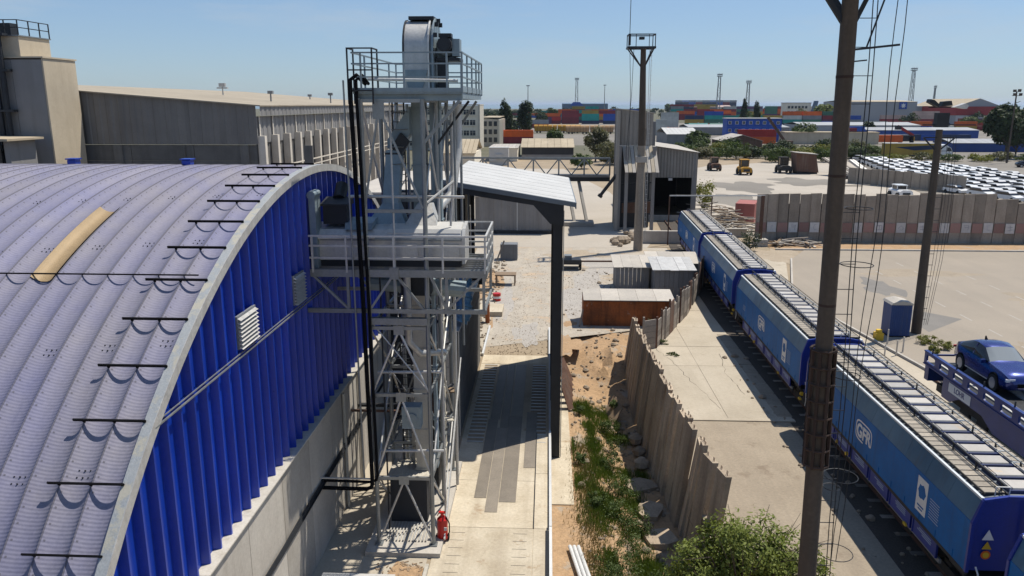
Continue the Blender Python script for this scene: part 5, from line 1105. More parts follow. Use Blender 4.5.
# grey tin wall building behind the canopy
gb = thing('grey_store', 'low grey panelled store seen below the canopy roof', 'building', (-4, 94, 0))
corr_wall_y(gb,'wall_sheet','grey_clad_light',-8.6,.9,93.0,K(0),K(4.4),1.0,.05); part('shell','grey_clad',lambda b: b.box(-8.6,.8,93.1,99,0,4.3),gb); part('roof','tin_roof',lambda b: b.box(-8.8,1.1,92.8,99.2,4.4,4.5),gb); part('base_strip','dark_clad',lambda b: b.box(-8.6,.95,92.75,92.9,0,.4),gb)
part('joint','white_metal',lambda b: b.box(-3.6,-3.5,92.88,92.93,0,4.4),gb)

# ================================================================= LEFT: WAREHOUSE AND CONCRETE SILO
wh = thing('big_warehouse', 'huge grey-walled warehouse with beige low-pitched roof behind the blue hall', 'warehouse', (-50, 100, 0))
WX, WY0, WY1 = -24.1, 65, 130
roofz = lambda x: 15.15 + (WX - x)*.078
corr_wall_y(wh,'front_sheet','grey_clad',-62,WX,WY0,K(11.9),lambda x: roofz(x)-.1,1.0,.06)  # front sheets darker than the side ones, shade painted into the colour
x = -62
while x < WX - .1:
    for j in range(3): part('front_block','block_dark',lambda b: b.box(x+.02,min(x+5.38,WX-.05),WY0+.05,WY0+.4,7.9+j*1.32+.02,9.22+j*1.32-.01),wh)
    part('front_pier','block_dark',lambda b: b.box(x+4.0,x+4.7,WY0-.15,WY0+.04,0,11.85),wh); x += 5.4
part('front_base','block_dark',lambda b: b.box(-62,WX-.1,WY0+.1,WY0+.5,0,7.9),wh)
part('coping_bar','column_white',lambda b: b.bar((-62,WY0-.6,9.9),(WX,WY0-.6,9.9),.1),wh)
corr_wall_x(wh,'side_sheet','grey_clad_light',WY0,WY1,WX-.02,K(12.0),K(14.2),1.05,.06)
corr_wall_x(wh,'eave_sheet','grey_clad_light',WY0,WY1,WX+.35,K(14.25),K(15.12),1.05,.05)
y = WY0 + .15
while y < WY1:
    part('column','column_white',lambda b: (b.box(WX-.05,WX+.55,y,y+.5,0,12.6), b.box(WX+.08,WX+.13,y+.15,y+.35,12.6,14.2)),wh)
    part('infill','block_dark',lambda b: b.box(WX-.4,WX-.1,y+.52,y+3.18,0,12.0),wh)
    y += 3.2
part('side_rail','column_white',lambda b: (b.bar((WX+1.2,WY0,10.0),(WX+1.2,WY1,10.0),.1), b.bar((WX+1.2,WY0,9.5),(WX+1.2,WY1,9.5),.08)),wh)
for i in range(28):
    y0, y1 = WY0-.3 + i*2.35, WY0-.3 + (i+1)*2.35-.03
    part('roof_sheet','wh_roof',lambda b: b.add([(WX+.5,y0,roofz(WX+.5)),(WX+.5,y1,roofz(WX+.5)),(-50,y1,roofz(-50)),(-50,y0,roofz(-50)),(WX+.5,y0,roofz(WX+.5)-.1),(WX+.5,y1,roofz(WX+.5)-.1),(-50,y1,roofz(-50)-.1),(-50,y0,roofz(-50)-.1)],[(0,1,2,3),(7,6,5,4),(0,4,5,1),(1,5,6,2),(2,6,7,3),(3,7,4,0)]),wh)
part('roof_far','wh_roof',lambda b: b.add([(-50,WY0-.3,roofz(-50)),(-50,WY1+.8,roofz(-50)),(-76,WY1+.8,15.1),(-76,WY0-.3,15.1)],[(0,1,2,3)]),wh)
part('ridge_vent','galv_light',lambda b: (b.bar((-37,90,16.2),(-37,90,17.1),.1), b.box(-37.6,-36.4,89.8,90.2,16.9,17.05), b.box(-37.35,-36.65,89.8,90.2,17.1,17.5)),wh)
for x, y in ((-28,80),(-26,95),(-33,110)): part('ridge_vent','mast_steel',lambda b: (b.bar((x,y,15.3),(x,y,16.3),.12), b.box(x-.25,x+.25,y-.2,y+.2,16.2,16.5)),wh)
si = thing('concrete_silo', 'tall pale silo block with railed rooftop at the far left', 'silo', (-44, 60, 0))
SX = -38.4
for j in range(2):
    part('side_panel','beige_clad',lambda b: b.box(SX-.12,SX,60.0,64.2,9.3*j+.01,9.3*(j+1)-.02),si)  # paler side and greyer front paint the sunlit and shaded faces
for i in range(6):
    part('front_panel','grey_clad_light',lambda b: b.box(SX-.13-(i+1)*2.4+.02,SX-.14-i*2.4,60.0,60.15,0,18.5),si)
part('core','grey_clad',lambda b: b.box(-54,SX-.13,60.16,64.2,0,18.45),si); part('cap','beige_clad',lambda b: b.box(-54.1,SX+.08,59.9,64.3,18.6,18.72),si)
part('penthouse','beige_clad',lambda b: b.box(-52,-40.2,60.2,64,18.73,20.2),si); part('penthouse_cap','galv',lambda b: b.box(-52.1,-40.1,60.1,64.1,20.21,20.3),si)
for x in (-50,-48,-46,-44.2,-42.6,-41.2,-40.15): part('rail_post','dark_steel',lambda b: b.bar((x,60.2,20.3),(x,60.2,21.4),.07),si)
for y in (61.5,62.8,64): part('rail_post','dark_steel',lambda b: b.bar((-40.15,y,20.3),(-40.15,y,21.4),.07),si)
for z in (20.85,21.4): part('handrail','dark_steel',lambda b: (b.bar((-52,60.2,z),(-40.15,60.2,z),.06), b.bar((-40.15,60.2,z),(-40.15,64,z),.06)),si)
part('roof_unit','dark_steel',lambda b: b.box(-42.6,-41.6,61.5,62.3,20.3,21.3),si)
for x in (-41.4,-42.0,-42.6): part('riser_pipe','dark_steel',lambda b: b.cyl((x,59.5,8),(x+.1,59.5,20.6),.2),si)
for z in (11.5,14.6,17.6,20.2): part('pipe_bracket','dark_steel',lambda b: b.box(-43.4,-40.8,59.3,59.9,z,z+.18),si)
part('pipe_cage','dark_steel',lambda b: [b.bar((x,59.4,20),(x,59.4,22.6),.08) for x in (-43.2,-42.3,-41.4)] + [b.bar((-43.4,59.4,z),(-41.2,59.4,z),.08) for z in (20.9,21.7,22.5)],si)
part('annex_roof','beige_roof',lambda b: b.prism([(-54,13.1),(-38.6,12.75),(-38.6,12.6),(-54,12.2)],'y',55,59.2),si); part('annex','grey_clad_light',lambda b: (b.box(-54,-42,56,59,0,12.2), b.box(-39.6,-39.2,56,59,0,12.6)),si)

# ================================================================= OFFICE BLOCK AND WING
of = thing('office_block', 'four storey pale office block with dark window strips behind the tower', 'building', (-38, 275, 0))
part('wall','office_white',lambda b: (b.box(-60,-23.4,268.1,284,0,14.6)),of)
for x in (-60,-23.45): part('pier','office_sun',lambda b: b.box(x,x+.6,267.9,284,0,14.75),of)
part('parapet','office_sun',lambda b: b.box(-60,-22.8,267.8,284.2,14.76,15.1),of)
for f in range(4):
    z = 1.4 + f*3.45
    part('sill_band','office_white',lambda b: b.box(-59.3,-24,267.85,268.05,z-.4,z-.1),of)
    for i in range(16):
        x = -58.6 + i*2.16
        wn = part('window','pane',lambda b: b.box(x,x+1.75,268.0,268.08,z,z+1.6),of)
        part('mullion','office_white',lambda b: (b.box(x+.82,x+.93,267.95,267.99,z,z+1.6), b.box(x,x+1.75,267.96,267.99,z+1.05,z+1.12)),wn)
wi = thing('office_wing', 'lower pale wing with tall piers right of the office block', 'building', (-19, 300, 0))
part('wall','office_sun',lambda b: b.prism([(-24.3,0),(-24.3,10.2),(-18,9.6),(-18,0)],'y',292,330),wi); part('roof','beige_roof',lambda b: b.box(-24.5,-17.8,291.6,331,10.25,10.45),wi)
for i in range(6): part('pier','office_white',lambda b: b.box(-17.99,-17.5,292+i*6.5,293.5+i*6.5,0,9.5),wi)
for i in range(5): part('window','pane',lambda b: b.box(-17.98,-17.9,294+i*6.5,298+i*6.5,1,8.4),wi)
for i in range(3):
    for f in range(3): part('window','pane',lambda b: b.box(-23.6+i*1.9,-22.4+i*1.9,291.85,291.98,1.5+f*2.9,3.2+f*2.9),wi)

# ================================================================= LOW SHEDS IN THE MIDDLE DISTANCE
def shed(name, label, x0, x1, y0, y1, z0, ridge, roofm='beige_roof', wallm='grey_clad_light', open_=False, cat='shed', gable_y=False, n=8):
    s = thing(name, label, cat, ((x0+x1)/2, (y0+y1)/2, 0))
    part('wall', 'dark_clad' if open_ else wallm, lambda b: b.box(x0+.3,x1-.3,y0+.3,y1-.3,0,z0),s)  # open front is a solid box, coloured dark as interior shade
    if open_: part('low_wall', wallm, lambda b: b.box(x0+.25,x1-.25,y0+.1,y0+.29,0,z0*.4),s)
    for i in range(n):
        if gable_y:
            xm = (x0+x1)/2
            a, c = y0+(y1-y0)*i/n, y0+(y1-y0)*(i+1)/n-.06
            part('roof_sheet', roofm, lambda b: (b.add([(x0,a,z0),(xm,a,ridge),(xm,c,ridge),(x0,c,z0),(x0,a,z0-.12),(xm,a,ridge-.12),(xm,c,ridge-.12),(x0,c,z0-.12)],[(0,1,2,3),(7,6,5,4),(0,4,5,1),(3,2,6,7)]), b.add([(xm,a,ridge),(x1,a,z0),(x1,c,z0),(xm,c,ridge),(xm,a,ridge-.12),(x1,a,z0-.12),(x1,c,z0-.12),(xm,c,ridge-.12)],[(0,1,2,3),(7,6,5,4),(0,4,5,1),(1,5,6,2)])),s)
        else:
            ym = (y0+y1)/2
            a, c = x0+(x1-x0)*i/n, x0+(x1-x0)*(i+1)/n-.06
            part('roof_sheet', roofm, lambda b: (b.add([(a,y0,z0),(c,y0,z0),(c,ym,ridge),(a,ym,ridge),(a,y0,z0-.12),(c,y0,z0-.12),(c,ym,ridge-.12),(a,ym,ridge-.12)],[(0,1,2,3),(7,6,5,4),(0,4,5,1),(1,5,6,2),(3,7,4,0)]), b.add([(a,ym,ridge),(c,ym,ridge),(c,y1,z0),(a,y1,z0)],[(0,1,2,3)])),s)
    if gable_y: part('gable', wallm, lambda b: b.prism([(x0+.2,z0-.05),((x0+x1)/2,ridge-.13),(x1-.2,z0-.05)],'y',y0+.2,y0+.3),s)
    return s
shed('open_store','low open-fronted store with patchy tan roof beyond the gallery',-7.5,7.6,222,244,3.4,5.4,'beige_roof','grey_clad_light',True)
shed('white_store','pale flat-roofed store left of the open-fronted store',-16,-7.9,214,236,3.6,3.75,'tin_roof','office_white')
shed('tan_roof_shed','hip-roofed tan shed just beyond the tower knee braces',-17.5,-11.6,128,142,7.4,9.4,'beige_roof','office_white')
b = MB(); b.box(-14.8,-9.9,200,203,1.0,4.4); b.box(-14.9,-9.8,199.8,203.2,4.4,4.5); b.box(-13.2,-11.4,199.6,199.9,1.6,2.8); b.box(-14.8,-9.9,200.2,202.8,0,1.0); one('site_cabin','white site cabin before the pale flat-roofed store','cabin',b,'canopy_white')
shed('brown_shed','brown shed with pale gable trim behind the round bush',58,72,268,285,3.2,5.2,'tin_roof','rust_brown',gable_y=True)
shed('pale_roof_shed','shed with bright pale roof left of the brown shed',44.5,57,300,330,4.2,6.2,'canopy_white','grey_clad_light')
shed('flat_grey_store','low wide store with pale grey roof beyond the hedge',70,120,400,430,4.0,5.0,'far_grey','grey_clad_light')
shed('beige_long_store','long low beige store behind the hedge',92,128,312,322,4.6,4.7,'beige_roof','beige_clad')
shed('grey_yard_store','very wide low store with pale grey roof in the port yard',137,200,436,470,4.1,5.4,'far_grey','far_grey')
shed('blue_sided_store','long grey-roofed store with blue side facing the road',146,196,370,392,3.6,4.6,'far_grey','tarp_blue')
shed('blue_sided_store','grey-roofed store with blue tarpaulin side nearest the truck cab',131,150,263,277,2.9,4.0,'far_grey','tarp_blue')
shed('blue_sided_store','grey-roofed store with blue tarpaulin side at the right edge',152,190,263,277,2.9,4.0,'far_grey','tarp_blue')
rs = shed('red_warehouse','gabled warehouse with red band and white lower wall by the dark tree',302,334,606,680,13.6,19.2,'beige_roof','far_grey',cat='warehouse',gable_y=True)
part('red_band','shed_red',lambda b: (b.box(302.1,333.9,605.6,606.2,7,13.4), b.box(301.7,302.25,606,680,7,13.4)),rs); part('white_band','canopy_white',lambda b: b.box(302.1,333.9,605.7,606.25,0,6.9),rs)
gw_ = shed('logistics_hall','large pale grey logistics hall with square blue emblem','x',0,0,0,0,0) if False else shed('logistics_hall','large pale grey logistics hall with square blue emblem',236,287,636,700,17.0,18.2,'beige_roof','far_grey',cat='warehouse')
part('emblem_board','c_blue',lambda b: b.box(273,278.8,635.6,636.2,11.3,16.6),gw_)
def star(b):
    pts = []
    for k in range(14): r = 2.2 if k % 2 == 0 else 1.0; a = pi/2 + 2*pi*k/14; pts.append((275.9+r*cos(a), 13.95+r*sin(a)))
    b.prism(pts,'y',635.3,635.55)
part('emblem_star','sign_white',star,gw_)
shed('grey_side_hall','plain grey hall right of the logistics hall',289,316,660,700,13.5,14.2,'far_grey','far_grey',cat='warehouse')
shed('long_grey_hall','very long flat blue-grey hall above the container stacks on the left',27,112,1500,1560,15.5,17,'far_blue','far_blue',cat='warehouse')
shed('pink_roof_hall','low hall with pinkish roof far left of the container stacks',262,330,1450,1500,10,13,'c_pink','office_white',cat='warehouse')
wo = thing('port_office', 'white three storey port office with small windows', 'building', (229, 745, 0))
part('wall','office_white',lambda b: (b.box(218,240,743,760,0,16), b.box(240.1,246,746,760,0,13)),wo); part('roof_edge','far_grey',lambda b: b.box(217.6,240.4,742.6,760.4,16.01,16.5),wo); part('stair_tower','far_blue',lambda b: b.prism([(238,0),(242,18),(246,18),(243,0)],'y',741.5,742.5),wo)
for f in range(3):
    for i in range(6): part('window','pane',lambda b: b.box(219.2+i*3.1,221.2+i*3.1,742.7,742.95,2.0+f*4.6,4.2+f*4.6),wo)
bo_ = thing('blue_container_office', 'blue two storey container office with rows of white windows', 'building', (84, 330, 0))
for f in range(3):
    for i in range(8):
        md = part('module','c_blue',lambda b: b.box(73.3+i*2.78+.04,73.3+(i+1)*2.78-.04,330,338,f*3.1+.03,(f+1)*3.1-.03),bo_)
        if f: part('window','sign_white',lambda b: (b.box(73.9+i*2.78,75.2+i*2.78,329.9,329.97,f*3.1+.9,f*3.1+2.2)),md); part('pane','pane',lambda b: (b.box(74.05+i*2.78,74.5+i*2.78,329.85,329.89,f*3.1+1.0,f*3.1+2.1), b.box(74.6+i*2.78,75.05+i*2.78,329.85,329.89,f*3.1+1.0,f*3.1+2.1)),md)
part('roof','canopy_white',lambda b: b.box(73,95.8,329.6,338.4,9.32,9.6),bo_)

# ================================================================= CONTAINERS
CM = {}
def container_mesh(m):
    if m in CM: return CM[m]
    b = MB(); Lc, Wc_, Hc = 12.19, 2.44, 2.59
    n = 30
    for yy, s in ((-Wc_/2, 1), (Wc_/2, -1)):
        for i in range(n):
            x0 = -Lc/2 + .12 + (Lc-.24)*i/n; x1 = -Lc/2 + .12 + (Lc-.24)*(i+1)/n; d = .05*s if i % 2 else 0
            b.quad((x0,yy+d,.14),(x1,yy+d,.14),(x1,yy+d,Hc-.1),(x0,yy+d,Hc-.1))
    for x in (-Lc/2, Lc/2-.12):
        for yy in (-Wc_/2, Wc_/2-.12): b.box(x,x+.12,yy,yy+.12,0,Hc)
    for yy in (-Wc_/2, Wc_/2-.1): b.box(-Lc/2,Lc/2,yy,yy+.1,0,.14); b.box(-Lc/2,Lc/2,yy,yy+.1,Hc-.1,Hc)
    b.quad((-Lc/2,-Wc_/2,Hc-.02),(Lc/2,-Wc_/2,Hc-.02),(Lc/2,Wc_/2,Hc-.02),(-Lc/2,Wc_/2,Hc-.02))
    for x in (-Lc/2+.03, Lc/2-.03): b.quad((x,-Wc_/2,0),(x,Wc_/2,0),(x,Wc_/2,Hc),(x,-Wc_/2,Hc))
    for x in (-Lc/2-.01,): 
        for yy in (-.7,-.25,.25,.7): b.bar((x,yy,.1),(x,yy,Hc-.1),.05)
    CM[m] = b.mesh('container', m); return CM[m]
COLN = {'c_faded':'faded red','c_red':'red','c_maroon':'maroon','c_orange':'orange','c_blue':'blue','c_navy':'navy blue','c_teal':'teal','c_yellow':'mustard yellow','c_white':'pale grey-green','c_grey':'grey','c_pink':'pale pink','c_purple':'dark purple','c_green':'green'}
def cont(m, x, y, z, where, rot=0, sc=1, short=False):
    o = link_mesh('shipping_container', container_mesh(m)); o.location = (x, y, z); o.rotation_euler = (0,0,rot); o.scale = (sc,1,1)
    tag(o, COLN[m] + (' container in ' if short else ' shipping container ') + where, 'container', 'shipping containers in the port yard'); return o
for x, cc_ in ((-14.9,('c_maroon','c_orange')),(-8.9,('c_maroon','c_orange'))):
    for k, m in enumerate(cc_): cont(m, x, 314, .0+k*2.6, ('under the orange one' if k == 0 else 'on top') + (', left pair by the tall poplars' if x < -10 else ', right pair by the tall poplars'), 0, .53)
for k, (m, x, z) in enumerate([('c_purple',-.5,2.6),('c_red',6.6,2.6),('c_purple',-.5,0),('c_maroon',6.6,0)]): cont(m, x, 624, z*1, ['top left of the four behind the yellow wagons','top right of the four behind the yellow wagons','bottom left of the four behind the yellow wagons','bottom right of the four behind the yellow wagons'][k], 0, .58)
lay = [('c_maroon',17.5,7.8),('c_maroon',17.5,5.2),('c_maroon',17.5,2.6),('c_maroon',17.5,0),('c_yellow',33.2,7.8),('c_teal',33.2,5.2),('c_teal',33.2,2.6),('c_navy',33.2,0),('c_blue',49.8,5.2),('c_blue',49.8,2.6),('c_navy',49.8,0),('c_maroon',46,7.8)]
lw = {7.8:'in the top row',5.2:'in the third row up',2.6:'in the second row up',0:'in the bottom row'}
for m, x, z in lay: cont(m, x, 625, z, lw[z] + (', left of the teal ones' if x < 25 else ', stacked with the teal ones' if x < 40 else ', right of the teal ones'), 0, 1.1)
for k in range(4): cont('c_white', 72.6, 480, k*2.6, ['at the foot','second up','third up','topmost'][k] + ' of the pale square stack', 0, .85)
for k in range(3): cont('c_white', 56.6, 400, k*2.6, ['at the foot','in the middle','topmost'][k] + ' of the low pale stack', 0, .45)
for k, m in enumerate(('c_maroon','c_maroon','c_orange')): cont(m, 119.5, 700, 1.6+k*2.6, ['lower','middle','topmost'][k] + ' beside the pale square stack', 0, 1.25)
for j in range(2):
    for k in range(4): cont('c_maroon' if not (j == 1 and k == 3) else 'c_orange', 123+j*13, 630, k*2.6, ['bottom','second','third','top'][k] + (' in the long dark red block, left half' if j == 0 else ' in the long dark red block, right half'), 0, 1.05)
for j, m in enumerate(('c_maroon','c_maroon','c_yellow','c_yellow')): cont(m, 142+j*13.2, 897, 12.2, ['far left','left of centre','right of centre','far right'][j] + ' along the top of the distant ridge of boxes', 0, 1.05); 
for j in range(4):
    for k in range(4): cont(('c_navy','c_maroon','c_grey','c_navy')[(j+k) % 4], 142+j*13.2, 898.5, 1.0+k*2.75, ['bottom','second','third','fourth'][k] + ' in the distant ridge, ' + ['far left','left','right','far right'][j] + ' stack', 0, 1.05)
for j in range(9):
    for k in (2,): cont(('c_navy','c_blue','c_navy','c_grey')[j % 4], 252+j*13, 1560, 19.5, 'on the skyline behind the ridge, number ' + ['one','two','three','four','five','six','seven','eight','nine'][j] + ' from the left', 0, 1.05)
    cont(('c_navy','c_navy','c_blue','c_maroon')[j % 4], 252+j*13, 1562, 0, 'ground box of the skyline row, number ' + ['one','two','three','four','five','six','seven','eight','nine'][j] + ' from the left', 0, 1.05).scale = (1.05,1,7.4)
for k, m in enumerate(('c_orange','c_red')): cont(m, 79.2, 305, k*2.7+.5, ['with dark mark under the red one before the blue office','on the orange one before the blue office'][k], 0, 1.15)
for j in range(6):
    for k in range(3): cont(('c_navy','c_maroon','c_navy','c_blue','c_grey','c_navy')[(j*2+k) % 6], 318+j*13, 1100, 9+k*2.8-6, ['lower','middle','upper'][k] + ' box of stack ' + ['one','two','three','four','five','six'][j] + ' behind the port office', 0, 1.05)
for j in range(2):
    for k, m in enumerate(('c_maroon','c_maroon','c_pink','c_pink')[:4 if j else 3]): cont(m, 240+j*22-3, 560, k*2.6, ['bottom','second','third','top'][k] + (' of the stack before the emblem' if j else ' of the stack left of the emblem'), 0, 1.4)
for k in range(2): cont('c_maroon', 121, 330+k*.5, .4+k*2.7, ['lower','upper'][k] + ' of the pair hidden by the near pole', 0, .75)
cont('c_orange', 131.5, 315, .8, 'with dark mark left of the reach stacker', 0, .98)
for x in (116.5, 152): pass
cont('c_blue', 131, 345, 0, 'behind the orange one by the reach stacker', 0, 1.4); cont('c_blue', 166, 345, 0, 'right of the reach stacker', 0, 1.3); cont('c_faded', 26.5, 104.5, 0, 'small and faded beside the rubble behind the train', radians(70), .38)
cont('c_blue', 255, 640, 0, 'narrow bright box right of the emblem stack', 0, .3); cont('c_navy', 268, 560, 0, 'dark box right of the emblem stack', 0, 1.2)

RC = random.Random(12); PAL = ['c_red','c_maroon','c_maroon','c_orange','c_orange','c_blue','c_blue','c_navy','c_teal','c_yellow','c_grey','c_white','c_purple','c_green']
NUM = ['first','second','third','fourth','fifth','sixth','seventh','eighth','ninth','tenth','eleventh','twelfth','thirteenth','fourteenth']
def block(where, x0, n, y, maxh, dx=12.9):
    for j in range(n):
        h = RC.randint(max(1,maxh-1), maxh)
        for k in range(h): cont(RC.choice(PAL), x0+j*dx, y+RC.uniform(-.3,.3), k*2.6, where + ', ' + NUM[j] + ' pile, ' + ['ground','second','third','fourth','fifth'][k] + ' level', short=True)
block('the row before the pale stack', 62, 4, 450, 1); block('the row behind the tank wagons', 98, 9, 540, 4); block('the left dark row', 4, 5, 660, 4); block('the row under the port tower', 16, 6, 760, 5); block('the row beside the blue office', 100, 4, 372, 2); block('the row left of the port office', 128, 7, 800, 5); block('the row behind the poplars', -70, 6, 520, 2); block('the row under the mast pair', 205, 7, 840, 5)
block('the row right of the port office', 262, 5, 750, 3); block('the row before the red warehouse', 300, 6, 585, 2); block('the far right row', 345, 7, 760, 4); block('the row behind the beige store', 108, 6, 345, 1); block('the row behind the blue stores', 168, 8, 480, 2); block('the skyline row on the left', -40, 8, 900, 3)
# ================================================================= FAR WAGONS, TANKS, MASTS, TRUCKS
def far_wagon(x, y, label, bm, lm, tank=False):
    t = thing('freight_wagon', label, 'wagon', (x, y, 0), 0, 'freight wagons in the port yard')
    if tank: part('tank', bm, lambda b: b.cyl((x-5.6,y,2.6),(x+5.6,y,2.6),1.4,n=16), t, True); part('dome', lm, lambda b: (b.box(x-5.4,x+5.4,y-.5,y+.5,3.9,4.05), b.cyl((x,y,3.9),(x,y,4.4),.5)), t)
    else:
        part('body', bm, lambda b: b.box(x-5.9,x+5.9,y-1.4,y+1.4,1.1,3.3), t)
        part('load', lm, lambda b: [b.cyl((x-5+i*2.5-1.1,y,3.3),(x-5+i*2.5+1.1,y,3.3),1.15,n=10) for i in range(5)], t)
        for i in range(9): part('stake', 'underframe', lambda b: b.box(x-5.85+i*1.45,x-5.75+i*1.45,y-1.5,y-1.41,1.1,3.4), t)
    part('frame', 'underframe', lambda b: (b.box(x-6,x+6,y-1.2,y+1.2,.8,1.1), *[b.cyl((x+dx,y-.9,.5),(x+dx,y-.6,.5),.5) for dx in (-4.5,-2.8,2.8,4.5)]), t)
for i in range(2): far_wagon(-1.2+i*12.6-6+6, 428, ['yellow open wagon with orange load, left one','yellow open wagon with orange load, right one'][i], 'wag_yellow', 'wag_yellow')
for i in range(4): far_wagon(27.5+i*12.6-12, 415, 'open wagon heaped with tan load, ' + ['first','second','third','last'][i] + ' of four from the left', 'tan_load', 'tan_load')
for i in range(3): far_wagon(90+i*12.4, 482, 'green tank wagon with white top, ' + ['left','middle','right'][i] + ' of three', 'c_green' if i else 'c_teal', 'canopy_white', True)
def lattice_mast(x, y, h, w_, label, r=.5, head=True):
    t = thing('yard_mast', label, 'mast', (x, y, 0), 0, 'tall lighting masts on the horizon')
    for sx in (-1,1):
        for sy in (-1,1): part('leg', 'mast_steel', lambda b: b.bar((x+sx*w_,y+sy*w_,0),(x+sx*w_*.55,y+sy*w_*.55,h),r), t)
    n = 9
    part('bracing', 'mast_steel', lambda b: [b.bar((x+(-1)**i*w_*(1-.45*i/n),y-w_*.8,h*i/n),(x-(-1)**i*w_*(1-.45*(i+1)/n),y-w_*.8,h*(i+1)/n),r*.6) for i in range(n)] + [b.bar((x+w_*(1-.45*i/n),y-w_*.8,h*i/n),(x-w_*(1-.45*i/n),y-w_*.8,h*i/n),r*.5) for i in range(n)], t)
    if head: part('lamp_rack', 'mast_steel', lambda b: (b.box(x-w_*1.3,x+w_*1.3,y-w_,y+w_,h,h+.8), b.box(x-w_*1.2,x+w_*1.2,y-w_,y+w_,h+1.6,h+2.6), *[b.bar((x+dx*w_,y-w_,h+.5),(x+dx*w_,y-w_,h+3.6),.25) for dx in (-1.2,-.4,.4,1.2)]), t)
    return t
lattice_mast(402,909,51,2.2,'leaning-looking lattice mast rising behind the logistics hall',.5)
lattice_mast(184.7,880,44,2.0,'lattice mast above the ridge of boxes, taller of two',.45); lattice_mast(216,880,37,2.0,'lattice mast above the ridge of boxes, shorter of two',.45)
cr_ = lattice_mast(42.5,1200,50,2.4,'pale port tower with blue foot above the long grey hall',.7); part('foot','c_blue',lambda b: b.prism([(32.5,13),(52.5,13),(47.5,18),(37.5,18)],'y',1196,1200),cr_)
lattice_mast(451,960,33,1.0,'thin mast far right of the logistics hall',.4)
for x, y, h, lab in ((-16,640,29,'slim lamp pole between the two poplars'),(56,800,33,'slim lamp pole left of the loading shed tower'),(8.3,300,.0,None)):
    if lab: b = MB(); b.cyl((x,y,0),(x,y,h),.45,.25,n=8); b.box(x-1.4,x+1.4,y-.4,y+.4,h,h+.7); one('lamp_pole', lab, 'lamp', b, 'mast_steel', 'slim lamp poles')
b = MB(); b.cyl((121.6,214.5,0),(121.6,214.5,18.3),.26,.16,n=10); b.bar((120.5,214.5,17.3),(122.9,214.5,17.3),.12); b.bar((120.8,214.5,18.3),(122.6,214.5,18.3),.12)
for x, z in ((120.9,18.5),(122.1,18.6),(122.5,17.6),(121,17.6)): b.box(x-.35,x+.35,214,214.4,z-.3,z+.35)
one('lamp_pole', 'lamp pole with clustered floodlights by the dark tree on the right', 'lamp', b, 'pole_concrete')
tk = thing('articulated_truck', 'white cab truck pulling a yellow curtain trailer along the road', 'truck', (104, 228, 0))
part('trailer','c_yellow',lambda b: b.box(94.9,109.6,227,229.5,1.3,4.4),tk); part('stripe','c_navy',lambda b: b.prism([(97.5,3.4),(109.3,4.0),(109.3,2.9),(103,2.5)],'y',226.95,226.99),tk); part('trailer_roof','canopy_white',lambda b: b.box(94.8,109.7,226.9,229.6,4.41,4.5),tk)
part('cab','car_white',lambda b: b.prism([(110.4,.9),(110.4,3.9),(111.4,4.2),(113,3.2),(113.5,2.2),(113.5,.7)],'y',227,229.4),tk); part('windscreen','pane',lambda b: b.prism([(111.9,2.3),(111.9,3.4),(112.8,3.2),(113.3,2.3)],'y',226.94,226.99),tk); part('chassis','underframe',lambda b: b.box(95,113.3,227.2,229.2,.7,1.25),tk)
for x in (97,98.4,99.8,111.2,108.2): part('wheel','tyre',lambda b: b.cyl((x,227,.55),(x,227.4,.55),.55,n=12),tk)
rk = thing('reach_stacker', 'red-boomed reach stacker behind the orange container', 'loader', (141, 318, 0))
part('body','dark_steel',lambda b: b.box(137,143,317,319.5,1,3.2),rk); part('boom','shed_red',lambda b: b.prism([(137.2,7.2),(143.5,3.6),(143.3,2.6),(136.8,6.4)],'y',318,318.8),rk); part('head','dark_steel',lambda b: b.box(136.2,138,317.4,319.2,5.4,7),rk); part('counterweight','wag_yellow',lambda b: b.box(141.2,143.4,317,319.5,1.2,2.7),rk)
for x in (138,142.3): part('wheel','tyre',lambda b: b.cyl((x,316.8,.8),(x,317.2,.8),.8,n=12),rk)
ex = thing('excavator_boom', 'brown crane boom slanting in front of the blue container office', 'crane', (91, 290, 0))
part('boom','rust_brown',lambda b: b.bar((78.8,290,10.6),(85.5,290,2.0),1.0,.8),ex); part('base','rust_brown',lambda b: b.box(84.5,88,288.5,291.5,.6,2.3),ex); part('track','tyre',lambda b: b.box(84,88.4,288,292,0,.7),ex)

# parked white cars behind the wall
def simple_car(m):
    b = MB(); b.mi = 0
    b.prism([(-2.2,.3),(-2.25,.7),(-1.3,.92),(1.9,.95),(2.2,.85),(2.25,.35)],'x',-.88,.88)
    b.mi = 1; b.prism([(-1.15,.92),(-.55,1.34),(1.35,1.34),(1.9,.95)],'x',-.80,.80); b.mi = 0; b.prism([(-.8,1.2),(-.5,1.43),(1.3,1.45),(1.62,1.2)],'x',-.76,.76)
    b.mi = 2
    for y in (-1.4,1.4):
        for x in (-.8,.8): b.cyl((x-.1,y,.32),(x+.1,y,.32),.32,n=10)
    return b
scm = simple_car(0).mesh('white_car', ['car_white','glass_dark','tyre'])
u = Vector((.25,-.968)); v = Vector((.968,.25)); org = Vector((71.5,140)); cnt = 0
poly = [(77,187),(69.5,147),(72.5,131),(74.5,118),(92,118),(96.5,160),(99.5,179),(95,197),(92,213),(84.5,221)]
def inpoly(x, y):
    c = False
    for (x1,y1),(x2,y2) in zip(poly, poly[1:]+poly[:1]):
        if (y1 > y) != (y2 > y) and x < (x2-x1)*(y-y1)/(y2-y1)+x1: c = not c
    return c
ORD = ['first','second','third','fourth','fifth','sixth','seventh','eighth','ninth','tenth','eleventh','twelfth','thirteenth','fourteenth','fifteenth','sixteenth','seventeenth','eighteenth','nineteenth','twentieth','twenty-first','twenty-second']
R = random.Random(4); ncol = 0
